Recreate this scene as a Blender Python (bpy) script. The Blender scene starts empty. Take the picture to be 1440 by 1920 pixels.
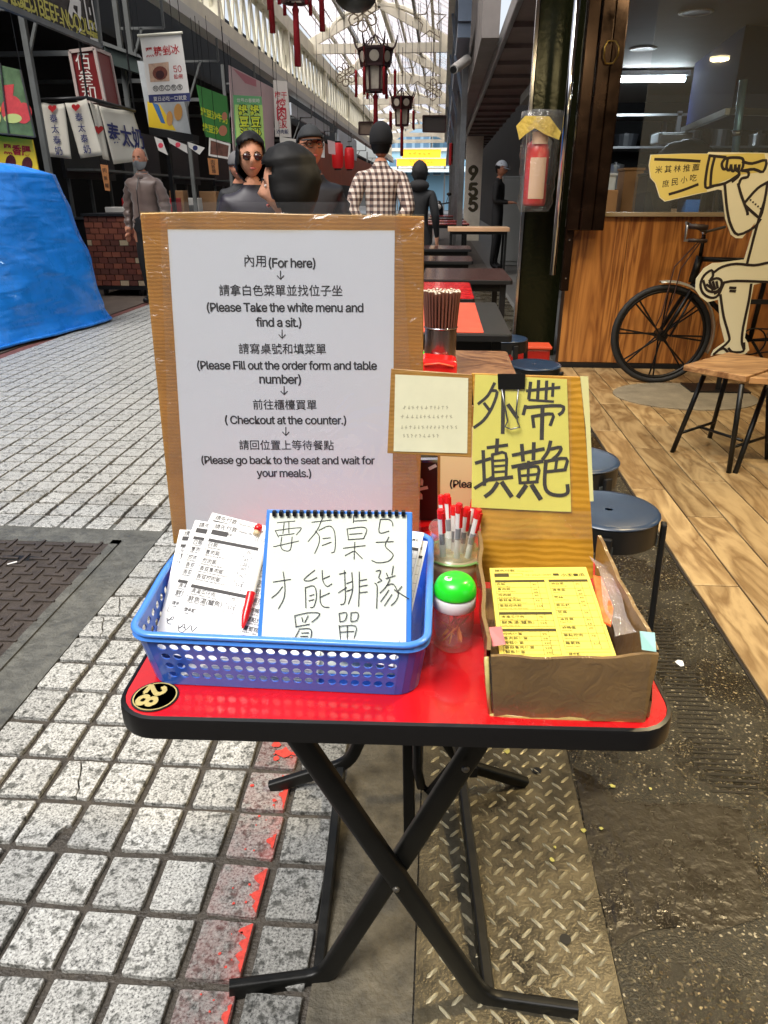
import bpy, math, random
from mathutils import Vector, Matrix, noise
R = math.radians
random.seed(7)
S = bpy.context.scene
COL = S.collection
# ------------------------------------------------------------------ camera, sky, sun, exposure
FPX, CX, CY, H = 1330.0, 720.0, 960.0, 1.25
TH, PSI = R(23.9225), R(4.3234)
cam = bpy.data.objects.new('camera', bpy.data.cameras.new('camera')); COL.objects.link(cam)
cam.location = (0, 0, H); cam.rotation_euler = (R(90) - TH, 0, PSI)
cam.data.sensor_fit = 'VERTICAL'; cam.data.sensor_height = 24; cam.data.lens = FPX / 1920 * 24
cam.data.clip_start = .02; cam.data.clip_end = 600
S.camera = cam
W = bpy.data.worlds.new('World'); S.world = W; W.use_nodes = True
wn = W.node_tree; bg = wn.nodes['Background']
sky = wn.nodes.new('ShaderNodeTexSky'); sky.sky_type = 'NISHITA'; sky.sun_disc = False
SUN_EL, SUN_AZ = 58, 215
sky.sun_elevation = R(SUN_EL); sky.sun_rotation = R(SUN_AZ); sky.dust_density = 4; sky.air_density = 1.0; sky.ozone_density = 1
hs = wn.nodes.new('ShaderNodeHueSaturation'); hs.inputs['Saturation'].default_value = .35
wn.links.new(sky.outputs[0], hs.inputs['Color']); wn.links.new(hs.outputs[0], bg.inputs[0])
bg.inputs[1].default_value = .15
sd = bpy.data.lights.new('sun', 'SUN'); sd.energy = 1.5; sd.angle = R(25); sd.color = (1, .97, .93)
sun = bpy.data.objects.new('sun', sd); COL.objects.link(sun)
az = R(SUN_AZ)
sdir = Vector((math.sin(az) * math.cos(R(SUN_EL)), math.cos(az) * math.cos(R(SUN_EL)), math.sin(R(SUN_EL))))
sun.rotation_euler = (-sdir).to_track_quat('-Z', 'Y').to_euler()
S.view_settings.view_transform = 'Standard'; S.view_settings.look = 'None'
S.view_settings.exposure = 0.8; S.view_settings.gamma = 1
S.cycles.use_denoising = True
S.cycles.max_bounces = 7; S.cycles.diffuse_bounces = 3; S.cycles.glossy_bounces = 3; S.cycles.transmission_bounces = 4
S.cycles.transparent_max_bounces = 24; S.cycles.sample_clamp_indirect = 6
S.cycles.caustics_reflective = False; S.cycles.caustics_refractive = False

# ------------------------------------------------------------------ rays of the measured camera: pixel -> place in the market
CT, ST, CP, SP = math.cos(TH), math.sin(TH), math.cos(PSI), math.sin(PSI)
EYE = Vector((0, 0, H))
def ray(x, y):
    u = (x - CX) / FPX; v = -(y - CY) / FPX
    a, b, c = u, CT + v * ST, v * CT - ST
    return Vector((a * CP - b * SP, a * SP + b * CP, c))
def G(x, y, z=0.0):
    r = ray(x, y); return EYE + r * ((z - H) / r.z)
def P(x, y, Y):
    r = ray(x, y); return EYE + r * (Y / r.y)
def PX(x, y, X):
    r = ray(x, y); return EYE + r * (X / r.x)
class Plane:
    def __init__(s, a, b, c):
        s.p = Vector(a); s.n = (Vector(b) - s.p).cross(Vector(c) - s.p).normalized()
        if s.n.dot(EYE - s.p) < 0: s.n = -s.n
    def shift(s, d):
        q = Plane.__new__(Plane); q.p = s.p + s.n * d; q.n = s.n.copy(); return q
    def hit(s, x, y, off=0.0):
        r = ray(x, y); q = s.p + s.n * off
        return EYE + r * ((q - EYE).dot(s.n) / r.dot(s.n))

# ------------------------------------------------------------------ materials
def lin(c):
    return tuple(((v / 255) / 12.92 if v / 255 <= .04045 else ((v / 255 + .055) / 1.055) ** 2.4) for v in c)
MATS = {}
def mat(name, col, rough=.5, metal=0.0, var=0.0, vs=8.0, bump=0.0, bs=60.0, rnd=0.0, emit=None, es=1.0, coat=0.0, world=True, spec=None, alpha=1.0, trans=0.0, col2=None, rv=0.0, sheen=0.0):
    if name in MATS: return MATS[name]
    m = bpy.data.materials.new(name); m.use_nodes = True; nt = m.node_tree; N = nt.nodes; L = nt.links
    b = N['Principled BSDF']; b.inputs['Roughness'].default_value = rough; b.inputs['Metallic'].default_value = metal
    b.inputs['Base Color'].default_value = (*col, 1); b.inputs['Coat Weight'].default_value = coat
    if spec is not None: b.inputs['Specular IOR Level'].default_value = spec
    b.inputs['Alpha'].default_value = alpha; b.inputs['Transmission Weight'].default_value = trans
    b.inputs['Sheen Weight'].default_value = sheen
    if emit: b.inputs['Emission Color'].default_value = (*emit, 1); b.inputs['Emission Strength'].default_value = es
    if var or bump or rnd or rv:
        if world: co = N.new('ShaderNodeNewGeometry').outputs['Position']
        else: co = N.new('ShaderNodeTexCoord').outputs['Object']
    if var or rv:
        nz = N.new('ShaderNodeTexNoise'); nz.inputs['Scale'].default_value = vs; nz.inputs['Detail'].default_value = 6; nz.inputs['Roughness'].default_value = .65
        L.new(co, nz.inputs['Vector'])
        if var:
            cr = N.new('ShaderNodeValToRGB'); cr.color_ramp.elements[0].position = .32; cr.color_ramp.elements[1].position = .7
            d = col2 if col2 else tuple(c * (1 - var) for c in col)
            cr.color_ramp.elements[0].color = (*d, 1); cr.color_ramp.elements[1].color = (*[min(1, c * (1 + var * .45)) for c in col], 1)
            L.new(nz.outputs['Fac'], cr.inputs['Fac']); out = cr.outputs['Color']
        else: out = None
        if rv:
            mr = N.new('ShaderNodeMapRange'); mr.inputs['From Min'].default_value = .3; mr.inputs['From Max'].default_value = .7
            mr.inputs['To Min'].default_value = max(0.03, rough - rv); mr.inputs['To Max'].default_value = min(1, rough + rv)
            L.new(nz.outputs['Fac'], mr.inputs['Value']); L.new(mr.outputs['Result'], b.inputs['Roughness'])
    else: out = None
    if rnd:
        oi = N.new('ShaderNodeObjectInfo'); mr = N.new('ShaderNodeMapRange'); mr.inputs['To Min'].default_value = 1 - rnd; mr.inputs['To Max'].default_value = 1 + rnd * .5
        L.new(oi.outputs['Random'], mr.inputs['Value'])
        mx = N.new('ShaderNodeMix'); mx.data_type = 'RGBA'; mx.blend_type = 'MULTIPLY'; mx.inputs['Factor'].default_value = 1
        if out: L.new(out, mx.inputs['A'])
        else: mx.inputs['A'].default_value = (*col, 1)
        L.new(mr.outputs['Result'], mx.inputs['B']); out = mx.outputs['Result']
    if out: L.new(out, b.inputs['Base Color'])
    if bump:
        n2 = N.new('ShaderNodeTexNoise'); n2.inputs['Scale'].default_value = bs; n2.inputs['Detail'].default_value = 4
        bm = N.new('ShaderNodeBump'); bm.inputs['Strength'].default_value = bump; bm.inputs['Distance'].default_value = .01
        L.new(co, n2.inputs['Vector']); L.new(n2.outputs['Fac'], bm.inputs['Height']); L.new(bm.outputs['Normal'], b.inputs['Normal'])
    MATS[name] = m; return m
def srgb(name, r, g, b, **k): return mat(name, lin((r, g, b)), **k)

def granite():
    m = bpy.data.materials.new('granite'); m.use_nodes = True; nt = m.node_tree; N = nt.nodes; L = nt.links; b = N['Principled BSDF']
    pos = N.new('ShaderNodeNewGeometry').outputs['Position']
    n1 = N.new('ShaderNodeTexNoise'); n1.inputs['Scale'].default_value = 210; n1.inputs['Detail'].default_value = 3; n1.inputs['Roughness'].default_value = .7
    n2 = N.new('ShaderNodeTexVoronoi'); n2.inputs['Scale'].default_value = 260
    n3 = N.new('ShaderNodeTexNoise'); n3.inputs['Scale'].default_value = 62; n3.inputs['Detail'].default_value = 2
    for n in (n1, n2, n3): L.new(pos, n.inputs['Vector'])
    c1 = N.new('ShaderNodeValToRGB'); e = c1.color_ramp.elements
    e[0].position = .35; e[0].color = (.07, .07, .065, 1); e[1].position = .63; e[1].color = (.68, .68, .65, 1)
    x = c1.color_ramp.elements.new(.47); x.color = (.42, .42, .40, 1)
    L.new(n1.outputs['Fac'], c1.inputs['Fac'])
    c2 = N.new('ShaderNodeValToRGB'); c2.color_ramp.elements[0].position = .0; c2.color_ramp.elements[0].color = (.75, .74, .72, 1); c2.color_ramp.elements[1].color = (1.1, 1.1, 1.08, 1)
    L.new(n2.outputs['Color'], c2.inputs['Fac'])
    mx = N.new('ShaderNodeMix'); mx.data_type = 'RGBA'; mx.blend_type = 'MULTIPLY'; mx.inputs['Factor'].default_value = 1
    L.new(c1.outputs['Color'], mx.inputs['A']); L.new(c2.outputs['Color'], mx.inputs['B'])
    c3 = N.new('ShaderNodeValToRGB'); c3.color_ramp.elements[0].position = .33; c3.color_ramp.elements[0].color = (.22, .22, .2, 1); c3.color_ramp.elements[1].position = .46; c3.color_ramp.elements[1].color = (1, 1, 1, 1)
    L.new(n3.outputs['Fac'], c3.inputs['Fac'])
    mx2 = N.new('ShaderNodeMix'); mx2.data_type = 'RGBA'; mx2.blend_type = 'MULTIPLY'; mx2.inputs['Factor'].default_value = .9
    L.new(mx.outputs['Result'], mx2.inputs['A']); L.new(c3.outputs['Color'], mx2.inputs['B'])
    oi = N.new('ShaderNodeObjectInfo'); mr = N.new('ShaderNodeMapRange'); mr.inputs['To Min'].default_value = .74; mr.inputs['To Max'].default_value = 1.06; L.new(oi.outputs['Random'], mr.inputs['Value'])
    n4 = N.new('ShaderNodeTexNoise'); n4.inputs['Scale'].default_value = 1.6; n4.inputs['Detail'].default_value = 4; L.new(pos, n4.inputs['Vector'])
    # damp band beside the drain strip, with the table's shade painted into the stones
    sx = N.new('ShaderNodeSeparateXYZ'); L.new(pos, sx.inputs[0])
    db = N.new('ShaderNodeMapRange'); db.inputs['From Min'].default_value = -.46; db.inputs['From Max'].default_value = -.40; db.inputs['To Min'].default_value = 1; db.inputs['To Max'].default_value = .52
    L.new(sx.outputs['X'], db.inputs['Value'])
    m1 = N.new('ShaderNodeMath'); m1.operation = 'MULTIPLY'; L.new(db.outputs['Result'], m1.inputs[0]); L.new(mr.outputs['Result'], m1.inputs[1])
    mx3 = N.new('ShaderNodeMix'); mx3.data_type = 'RGBA'; mx3.blend_type = 'MULTIPLY'; mx3.inputs['Factor'].default_value = 1
    L.new(mx2.outputs['Result'], mx3.inputs['A']); L.new(m1.outputs[0], mx3.inputs['B'])
    n9 = N.new('ShaderNodeTexNoise'); n9.inputs['Scale'].default_value = 38; n9.inputs['Detail'].default_value = 6; n9.inputs['Roughness'].default_value = .7; L.new(pos, n9.inputs['Vector'])
    r1 = N.new('ShaderNodeMapRange'); r1.inputs['From Min'].default_value = -.345; r1.inputs['From Max'].default_value = -.312; r1.inputs['To Min'].default_value = .12; r1.inputs['To Max'].default_value = .40; L.new(sx.outputs['X'], r1.inputs['Value'])
    r2 = N.new('ShaderNodeMath'); r2.operation = 'COMPARE'; r2.inputs[1].default_value = -.357; r2.inputs[2].default_value = .053; L.new(sx.outputs['X'], r2.inputs[0])
    r3 = N.new('ShaderNodeMapRange'); r3.inputs['From Min'].default_value = .66; r3.inputs['From Max'].default_value = .42; L.new(n9.outputs['Fac'], r3.inputs['Value'])
    r4 = N.new('ShaderNodeMath'); r4.operation = 'MULTIPLY'; L.new(r1.outputs['Result'], r4.inputs[0]); L.new(r2.outputs[0], r4.inputs[1]); r5 = N.new('ShaderNodeMath'); r5.operation = 'MULTIPLY'; L.new(r4.outputs[0], r5.inputs[0]); L.new(r3.outputs['Result'], r5.inputs[1])
    mx5 = N.new('ShaderNodeMix'); mx5.data_type = 'RGBA'; L.new(r5.outputs[0], mx5.inputs['Factor']); L.new(mx3.outputs['Result'], mx5.inputs['A']); mx5.inputs['B'].default_value = (*lin((190, 74, 66)), 1)
    L.new(mx5.outputs['Result'], b.inputs['Base Color'])
    b.inputs['Roughness'].default_value = .42
    bp = N.new('ShaderNodeBump'); bp.inputs['Strength'].default_value = .5; bp.inputs['Distance'].default_value = .002; L.new(n3.outputs['Fac'], bp.inputs['Height']); L.new(bp.outputs['Normal'], b.inputs['Normal'])
    return m
GRAN = granite()

def wood(name, ca, cb, scale=(6, .6, 6), rough=.45, axis='Z', rnd=.15, world=True, coat=.1, ring=3.0):
    m = bpy.data.materials.new(name); m.use_nodes = True; nt = m.node_tree; N = nt.nodes; L = nt.links; b = N['Principled BSDF']
    co = N.new('ShaderNodeNewGeometry').outputs['Position'] if world else N.new('ShaderNodeTexCoord').outputs['Object']
    mp = N.new('ShaderNodeMapping'); mp.inputs['Scale'].default_value = scale
    oi = N.new('ShaderNodeObjectInfo'); cm = N.new('ShaderNodeCombineXYZ'); mm = N.new('ShaderNodeMath'); mm.operation = 'MULTIPLY'; mm.inputs[1].default_value = 30
    L.new(oi.outputs['Random'], mm.inputs[0]); L.new(mm.outputs[0], cm.inputs[0]); L.new(mm.outputs[0], cm.inputs[2]); L.new(cm.outputs[0], mp.inputs['Location'])
    L.new(co, mp.inputs['Vector'])
    n = N.new('ShaderNodeTexNoise'); n.inputs['Scale'].default_value = 1.5; n.inputs['Detail'].default_value = 5; n.inputs['Distortion'].default_value = .8
    L.new(mp.outputs[0], n.inputs['Vector'])
    ml = N.new('ShaderNodeMath'); ml.operation = 'MULTIPLY'; ml.inputs[1].default_value = ring * 4
    fr = N.new('ShaderNodeMath'); fr.operation = 'PINGPONG'; fr.inputs[1].default_value = 1
    L.new(n.outputs['Fac'], ml.inputs[0]); L.new(ml.outputs[0], fr.inputs[0])
    n2 = N.new('ShaderNodeTexNoise'); n2.inputs['Scale'].default_value = 9; n2.inputs['Detail'].default_value = 8; L.new(mp.outputs[0], n2.inputs['Vector'])
    ad = N.new('ShaderNodeMix'); ad.data_type = 'FLOAT'; ad.inputs['Factor'].default_value = .45
    L.new(fr.outputs[0], ad.inputs['A']); L.new(n2.outputs['Fac'], ad.inputs['B'])
    cr = N.new('ShaderNodeValToRGB'); cr.color_ramp.elements[0].position = .2; cr.color_ramp.elements[1].position = .75
    cr.color_ramp.elements[0].color = (*lin(cb), 1); cr.color_ramp.elements[1].color = (*lin(ca), 1)
    L.new(ad.outputs['Result'], cr.inputs['Fac'])
    mr = N.new('ShaderNodeMapRange'); mr.inputs['To Min'].default_value = 1 - rnd; mr.inputs['To Max'].default_value = 1 + rnd; L.new(oi.outputs['Random'], mr.inputs['Value'])
    mx = N.new('ShaderNodeMix'); mx.data_type = 'RGBA'; mx.blend_type = 'MULTIPLY'; mx.inputs['Factor'].default_value = 1
    L.new(cr.outputs['Color'], mx.inputs['A']); L.new(mr.outputs['Result'], mx.inputs['B']); L.new(mx.outputs['Result'], b.inputs['Base Color'])
    b.inputs['Roughness'].default_value = rough; b.inputs['Coat Weight'].default_value = coat; b.inputs['Coat Roughness'].default_value = .25
    bp = N.new('ShaderNodeBump'); bp.inputs['Strength'].default_value = .15; bp.inputs['Distance'].default_value = .003; L.new(n2.outputs['Fac'], bp.inputs['Height']); L.new(bp.outputs['Normal'], b.inputs['Normal'])
    return m

def film(name, tint=(1, 1, 1), clear=.75, rough=.12, bump=.6, bs=18):
    """clear plastic sheet: mostly see-through, glossy wrinkles"""
    m = bpy.data.materials.new(name); m.use_nodes = True; nt = m.node_tree; N = nt.nodes; L = nt.links
    N.remove(N['Principled BSDF']); out = N['Material Output']
    tr = N.new('ShaderNodeBsdfTransparent'); tr.inputs[0].default_value = (*tint, 1)
    gl = N.new('ShaderNodeBsdfGlossy'); gl.inputs['Roughness'].default_value = rough; gl.inputs[0].default_value = (1, 1, 1, 1)
    df = N.new('ShaderNodeBsdfDiffuse'); df.inputs[0].default_value = (*tint, 1)
    m1 = N.new('ShaderNodeMixShader'); m1.inputs[0].default_value = 1 - clear; L.new(tr.outputs[0], m1.inputs[1]); L.new(df.outputs[0], m1.inputs[2])
    fr = N.new('ShaderNodeLayerWeight'); fr.inputs[0].default_value = .5
    pw = N.new('ShaderNodeMath'); pw.operation = 'POWER'; pw.inputs[1].default_value = 4; L.new(fr.outputs['Facing'], pw.inputs[0])
    ma = N.new('ShaderNodeMath'); ma.operation = 'MULTIPLY_ADD'; ma.inputs[1].default_value = .6; ma.inputs[2].default_value = .05; L.new(pw.outputs[0], ma.inputs[0])
    m2 = N.new('ShaderNodeMixShader'); L.new(ma.outputs[0], m2.inputs[0]); L.new(m1.outputs[0], m2.inputs[1]); L.new(gl.outputs[0], m2.inputs[2])
    if bump:
        pos = N.new('ShaderNodeNewGeometry').outputs['Position']; n = N.new('ShaderNodeTexNoise'); n.inputs['Scale'].default_value = bs; n.inputs['Detail'].default_value = 3; n.inputs['Distortion'].default_value = 1
        b = N.new('ShaderNodeBump'); b.inputs['Strength'].default_value = bump; b.inputs['Distance'].default_value = .02
        L.new(pos, n.inputs['Vector']); L.new(n.outputs['Fac'], b.inputs['Height']); L.new(b.outputs['Normal'], gl.inputs['Normal'])
    L.new(m2.outputs[0], out.inputs['Surface']); return m

def taped_card(name, col, band=70, direction=(0, 0, 1), gloss=.16, strength=.5):
    """cardboard with its corrugation showing through packing tape"""
    m = bpy.data.materials.new(name); m.use_nodes = True; nt = m.node_tree; N = nt.nodes; L = nt.links; b = N['Principled BSDF']
    pos = N.new('ShaderNodeNewGeometry').outputs['Position']
    n = N.new('ShaderNodeTexNoise'); n.inputs['Scale'].default_value = 14; n.inputs['Detail'].default_value = 6; L.new(pos, n.inputs['Vector'])
    mp = N.new('ShaderNodeMapping'); mp.inputs['Scale'].default_value = (5, 5, 12); L.new(pos, mp.inputs['Vector'])
    n2 = N.new('ShaderNodeTexNoise'); n2.inputs['Scale'].default_value = 4; n2.inputs['Detail'].default_value = 5; L.new(mp.outputs[0], n2.inputs['Vector'])
    mixf = N.new('ShaderNodeMix'); mixf.data_type = 'FLOAT'; mixf.inputs['Factor'].default_value = .3; L.new(n.outputs['Fac'], mixf.inputs['A']); L.new(n2.outputs['Fac'], mixf.inputs['B'])
    cr = N.new('ShaderNodeValToRGB'); cr.color_ramp.elements[0].position = .35; cr.color_ramp.elements[1].position = .65
    c = lin(col); cr.color_ramp.elements[0].color = (c[0] * .82, c[1] * .80, c[2] * .74, 1); cr.color_ramp.elements[1].color = (*[min(1, v * 1.2) for v in c], 1)
    L.new(mixf.outputs['Result'], cr.inputs['Fac']); L.new(cr.outputs['Color'], b.inputs['Base Color'])
    wv = N.new('ShaderNodeTexWave'); wv.bands_direction = 'Z'; wv.inputs['Scale'].default_value = band / 6.28 * 7; wv.inputs['Distortion'].default_value = 2.5; wv.inputs['Detail'].default_value = 2; L.new(pos, wv.inputs['Vector'])
    n3 = N.new('ShaderNodeTexNoise'); n3.inputs['Scale'].default_value = 45; n3.inputs['Detail'].default_value = 3; n3.inputs['Distortion'].default_value = 1.5; L.new(pos, n3.inputs['Vector'])
    ad = N.new('ShaderNodeMath'); ad.operation = 'ADD'; L.new(wv.outputs['Fac'], ad.inputs[0]); L.new(n3.outputs['Fac'], ad.inputs[1])
    bp = N.new('ShaderNodeBump'); bp.inputs['Strength'].default_value = strength; bp.inputs['Distance'].default_value = .004; L.new(ad.outputs[0], bp.inputs['Height'])
    L.new(bp.outputs['Normal'], b.inputs['Normal']); L.new(bp.outputs['Normal'], b.inputs['Coat Normal'])
    b.inputs['Roughness'].default_value = .5; b.inputs['Coat Weight'].default_value = .9; b.inputs['Coat Roughness'].default_value = gloss
    return m

M_ = dict(
    mortar=srgb('mortar', 72, 66, 58, rough=.6, var=.45, vs=30, bump=.6, bs=140, rv=.25),
    patch=srgb('patch_concrete', 98, 98, 92, rough=.55, var=.4, vs=16, bump=1.0, bs=45, rv=.15),
    strip=srgb('strip_concrete', 92, 86, 72, rough=.7, var=.5, vs=22, bump=.5, bs=90),
    black=srgb('black_plastic', 14, 14, 15, rough=.45),
    blackm=srgb('black_metal', 22, 22, 22, rough=.42, metal=.3, var=.3, vs=20),
    cream=srgb('cream_paint', 232, 227, 206, rough=.5, var=.18, vs=2),
    steel=srgb('steel', 150, 150, 150, rough=.3, metal=.9, var=.2, vs=6),
    chrome=srgb('chrome', 200, 200, 205, rough=.12, metal=1),
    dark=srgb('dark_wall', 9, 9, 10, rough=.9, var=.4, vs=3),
    white=srgb('white_paper', 232, 232, 230, rough=.6),
    ink=srgb('ink', 22, 22, 26, rough=.6),
    red=srgb('red_paint', 200, 28, 26, rough=.35),
    skin=srgb('skin', 205, 150, 122, rough=.68, var=.18, vs=26, spec=.3, bump=.1, bs=60),
    skin2=srgb('skin_tan', 178, 122, 96, rough=.68, var=.18, vs=26, spec=.3, bump=.1, bs=60),
    hair=srgb('hair', 9, 8, 8, rough=.6, spec=.25),
)
M = M_

# ------------------------------------------------------------------ mesh builder
ORG = {}
class MB:
    def __init__(s): s.v = []; s.f = []; s.m = []; s.cur = 0
    def add(s, vs, fs):
        n = len(s.v); s.v += [tuple(v) for v in vs]; s.f += [tuple(i + n for i in f) for f in fs]; s.m += [s.cur] * len(fs); return s
    def box(s, c, d, rot=None):
        c = Vector(c); hx, hy, hz = d[0] / 2, d[1] / 2, d[2] / 2
        vs = [Vector((x, y, z)) for z in (-hz, hz) for y in (-hy, hy) for x in (-hx, hx)]
        if rot is not None: vs = [rot @ v for v in vs]
        return s.add([v + c for v in vs], [(0, 2, 3, 1), (4, 5, 7, 6), (0, 1, 5, 4), (2, 6, 7, 3), (0, 4, 6, 2), (1, 3, 7, 5)])
    def bx(s, x0, x1, y0, y1, z0, z1): return s.box(((x0 + x1) / 2, (y0 + y1) / 2, (z0 + z1) / 2), (abs(x1 - x0), abs(y1 - y0), abs(z1 - z0)))
    def quad(s, a, b, c, d): return s.add([a, b, c, d], [(0, 1, 2, 3)])
    def bar(s, a, b, w, h, up=(0, 0, 1)):
        a, b = Vector(a), Vector(b); t = (b - a).normalized(); up = Vector(up)
        if abs(t.dot(up)) > .98: up = Vector((0, 1, 0))
        x = t.cross(up).normalized() * (w / 2); y = x.cross(t).normalized() * (h / 2)
        vs = [p + i * x + j * y for p in (a, b) for i, j in ((-1, -1), (1, -1), (1, 1), (-1, 1))]
        return s.add(vs, [(0, 1, 2, 3), (7, 6, 5, 4), (0, 4, 5, 1), (1, 5, 6, 2), (2, 6, 7, 3), (3, 7, 4, 0)])
    def tube(s, pts, r, n=8, closed=False, flat=1.0, up=None, sq=None):
        pts = [Vector(p) for p in pts]; k = len(pts); rs = r if isinstance(r, (list, tuple)) else [r] * k
        base = len(s.v); prev = None
        for i, p in enumerate(pts):
            if closed: t = (pts[(i + 1) % k] - pts[i - 1])
            else: t = pts[min(i + 1, k - 1)] - pts[max(i - 1, 0)]
            t.normalize()
            if prev is None:
                u = Vector(up) if up else (Vector((0, 0, 1)) if abs(t.z) < .9 else Vector((1, 0, 0)))
            else: u = prev
            x = (u - t * u.dot(t)).normalized(); prev = x; y = t.cross(x)
            for j in range(n):
                a = 2 * math.pi * (j + (.5 if sq else 0)) / n; ca, sa = math.cos(a), math.sin(a)
                if sq: ca = math.copysign(abs(ca) ** sq, ca); sa = math.copysign(abs(sa) ** sq, sa)
                s.v.append(tuple(p + x * (ca * rs[i]) + y * (sa * rs[i] * flat)))
        m = k if closed else k - 1
        for i in range(m):
            for j in range(n):
                a = base + i * n + j; b2 = base + i * n + (j + 1) % n; c = base + ((i + 1) % k) * n + (j + 1) % n; d = base + ((i + 1) % k) * n + j
                s.f.append((a, b2, c, d)); s.m.append(s.cur)
        if not closed:
            s.f.append(tuple(base + j for j in reversed(range(n)))); s.m.append(s.cur)
            s.f.append(tuple(base + (k - 1) * n + j for j in range(n))); s.m.append(s.cur)
        return s
    def lathe(s, prof, c=(0, 0, 0), n=24, sx=1.0, sy=1.0, rot=None):
        c = Vector(c); base = len(s.v); k = len(prof)
        for r, z in prof:
            for j in range(n):
                a = 2 * math.pi * j / n; v = Vector((r * math.cos(a) * sx, r * math.sin(a) * sy, z))
                if rot is not None: v = rot @ v
                s.v.append(tuple(v + c))
        for i in range(k - 1):
            for j in range(n):
                s.f.append((base + i * n + j, base + i * n + (j + 1) % n, base + (i + 1) * n + (j + 1) % n, base + (i + 1) * n + j)); s.m.append(s.cur)
        if prof[0][0] > 1e-5: s.f.append(tuple(base + j for j in reversed(range(n)))); s.m.append(s.cur)
        if prof[-1][0] > 1e-5: s.f.append(tuple(base + (k - 1) * n + j for j in range(n))); s.m.append(s.cur)
        return s
    def prism(s, poly, ext):
        """poly: 3D points of a flat outline; ext: extrusion vector"""
        e = Vector(ext); n = len(poly); vs = [Vector(p) for p in poly] + [Vector(p) + e for p in poly]
        return s.add(vs, [tuple(range(n - 1, -1, -1)), tuple(range(n, 2 * n))] + [(i, (i + 1) % n, n + (i + 1) % n, n + i) for i in range(n)])
    def ell(s, c, r, n=12, k=8, rot=None):
        c = Vector(c); base = len(s.v)
        for i in range(k + 1):
            ph = math.pi * i / k
            for j in range(n):
                a = 2 * math.pi * j / n; v = Vector((r[0] * math.sin(ph) * math.cos(a), r[1] * math.sin(ph) * math.sin(a), r[2] * math.cos(ph)))
                if rot is not None: v = rot @ v
                s.v.append(tuple(v + c))
        for i in range(k):
            for j in range(n): s.f.append((base + i * n + j, base + i * n + (j + 1) % n, base + (i + 1) * n + (j + 1) % n, base + (i + 1) * n + j)); s.m.append(s.cur)
        return s
    def data(s, name, mats, smooth=False, org=None):
        me = bpy.data.meshes.new(name)
        vs = s.v if org is None else [(v[0] - org[0], v[1] - org[1], v[2] - org[2]) for v in s.v]
        me.from_pydata(vs, [], s.f)
        for m in (mats if isinstance(mats, (list, tuple)) else [mats]): me.materials.append(m)
        if any(s.m): me.polygons.foreach_set('material_index', s.m)
        if smooth: me.polygons.foreach_set('use_smooth', [True] * len(s.f))
        me.update(); return me
    def build(s, name, mats, parent=None, smooth=False, bevel=0.0, kind=None, angle=None):
        org = ORG.get(parent.name) if parent is not None else None
        me = s.data(name, mats, smooth, org)
        if smooth and angle: me.set_sharp_from_angle(angle=R(angle))
        o = bpy.data.objects.new(name, me); COL.objects.link(o)
        if parent is not None:
            o.parent = parent; ORG[o.name] = org if org is not None else Vector((0, 0, 0))
        else: ORG[o.name] = Vector((0, 0, 0))
        if bevel:
            b = o.modifiers.new('bevel', 'BEVEL'); b.width = bevel; b.segments = 2; b.limit_method = 'ANGLE'; b.angle_limit = R(40)
        if kind: o['kind'] = kind
        return o
def thing(name, label, cat, loc=(0, 0, 0), group=None):
    o = bpy.data.objects.new(name, None); COL.objects.link(o); o.location = loc; o.empty_display_size = .1
    o['label'] = label; o['category'] = cat
    if group: o['group'] = group
    ORG[o.name] = Vector(loc); return o
def tag(o, label, cat, group=None):
    o['label'] = label; o['category'] = cat
    if group: o['group'] = group
    return o
def struct(o): o['kind'] = 'structure'; return o
def dup(o, parent=None):
    c = o.copy(); COL.objects.link(c); c.parent = parent
    for ch in list(o.children):
        d = dup(ch, c)
    return c

# ------------------------------------------------------------------ lettering and strokes on planes
_tc = {}
import os
FONT = None
try:
    FONT = bpy.data.fonts.load(os.path.join(bpy.utils.system_resource('DATAFILES'), 'fonts', 'Inter.woff2'))
except Exception: pass
def glyphs(s, off=0.0):
    k = (s, off)
    if k in _tc: return _tc[k]
    c = bpy.data.curves.new('t', 'FONT'); c.body = s; c.size = 1; c.resolution_u = 2; c.offset = off
    if FONT and all(ord(q) < 128 for q in s): c.font = FONT; c.offset = 0; c.resolution_u = 3; c.space_character = .93
    o = bpy.data.objects.new('t', c); COL.objects.link(o); bpy.context.view_layer.update()
    me = bpy.data.meshes.new_from_object(o.evaluated_get(bpy.context.evaluated_depsgraph_get()))
    vs = [(v.co.x, v.co.y) for v in me.vertices]; fs = [tuple(p.vertices) for p in me.polygons]
    bpy.data.objects.remove(o); bpy.data.curves.remove(c); bpy.data.meshes.remove(me)
    _tc[k] = (vs, fs); return _tc[k]
def lay_text(mb, s, a, b, nrm, off=0.0, hs=1.0, lift=.0006):
    """text s spanning a->b (middle line of the glyphs) on a plane of normal nrm"""
    vs, fs = glyphs(s, off)
    if not vs: return
    x0 = min(v[0] for v in vs); x1 = max(v[0] for v in vs); a, b = Vector(a), Vector(b); d = b - a; w = d.length; d = d / w
    up = nrm.cross(d).normalized(); k = w / (x1 - x0); cy = .36
    st_ = ((0, 0),) if not (FONT and off > .008 and all(ord(q) < 128 for q in s)) else ((-off * .9, 0), (off * .9, 0), (0, off * .7), (0, -off * .7))
    for i_, (ox, oy) in enumerate(st_): mb.add([a + d * ((v[0] - x0 + ox) * k) + up * ((v[1] - cy + oy) * k * hs) + nrm * (lift + .00001 * i_) for v in vs], fs)
def ptext(mb, s, p0, p1, pl, off=0.0, hs=1.0, lift=.0006): lay_text(mb, s, pl.hit(*p0), pl.hit(*p1), pl.n, off, hs, lift)
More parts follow.
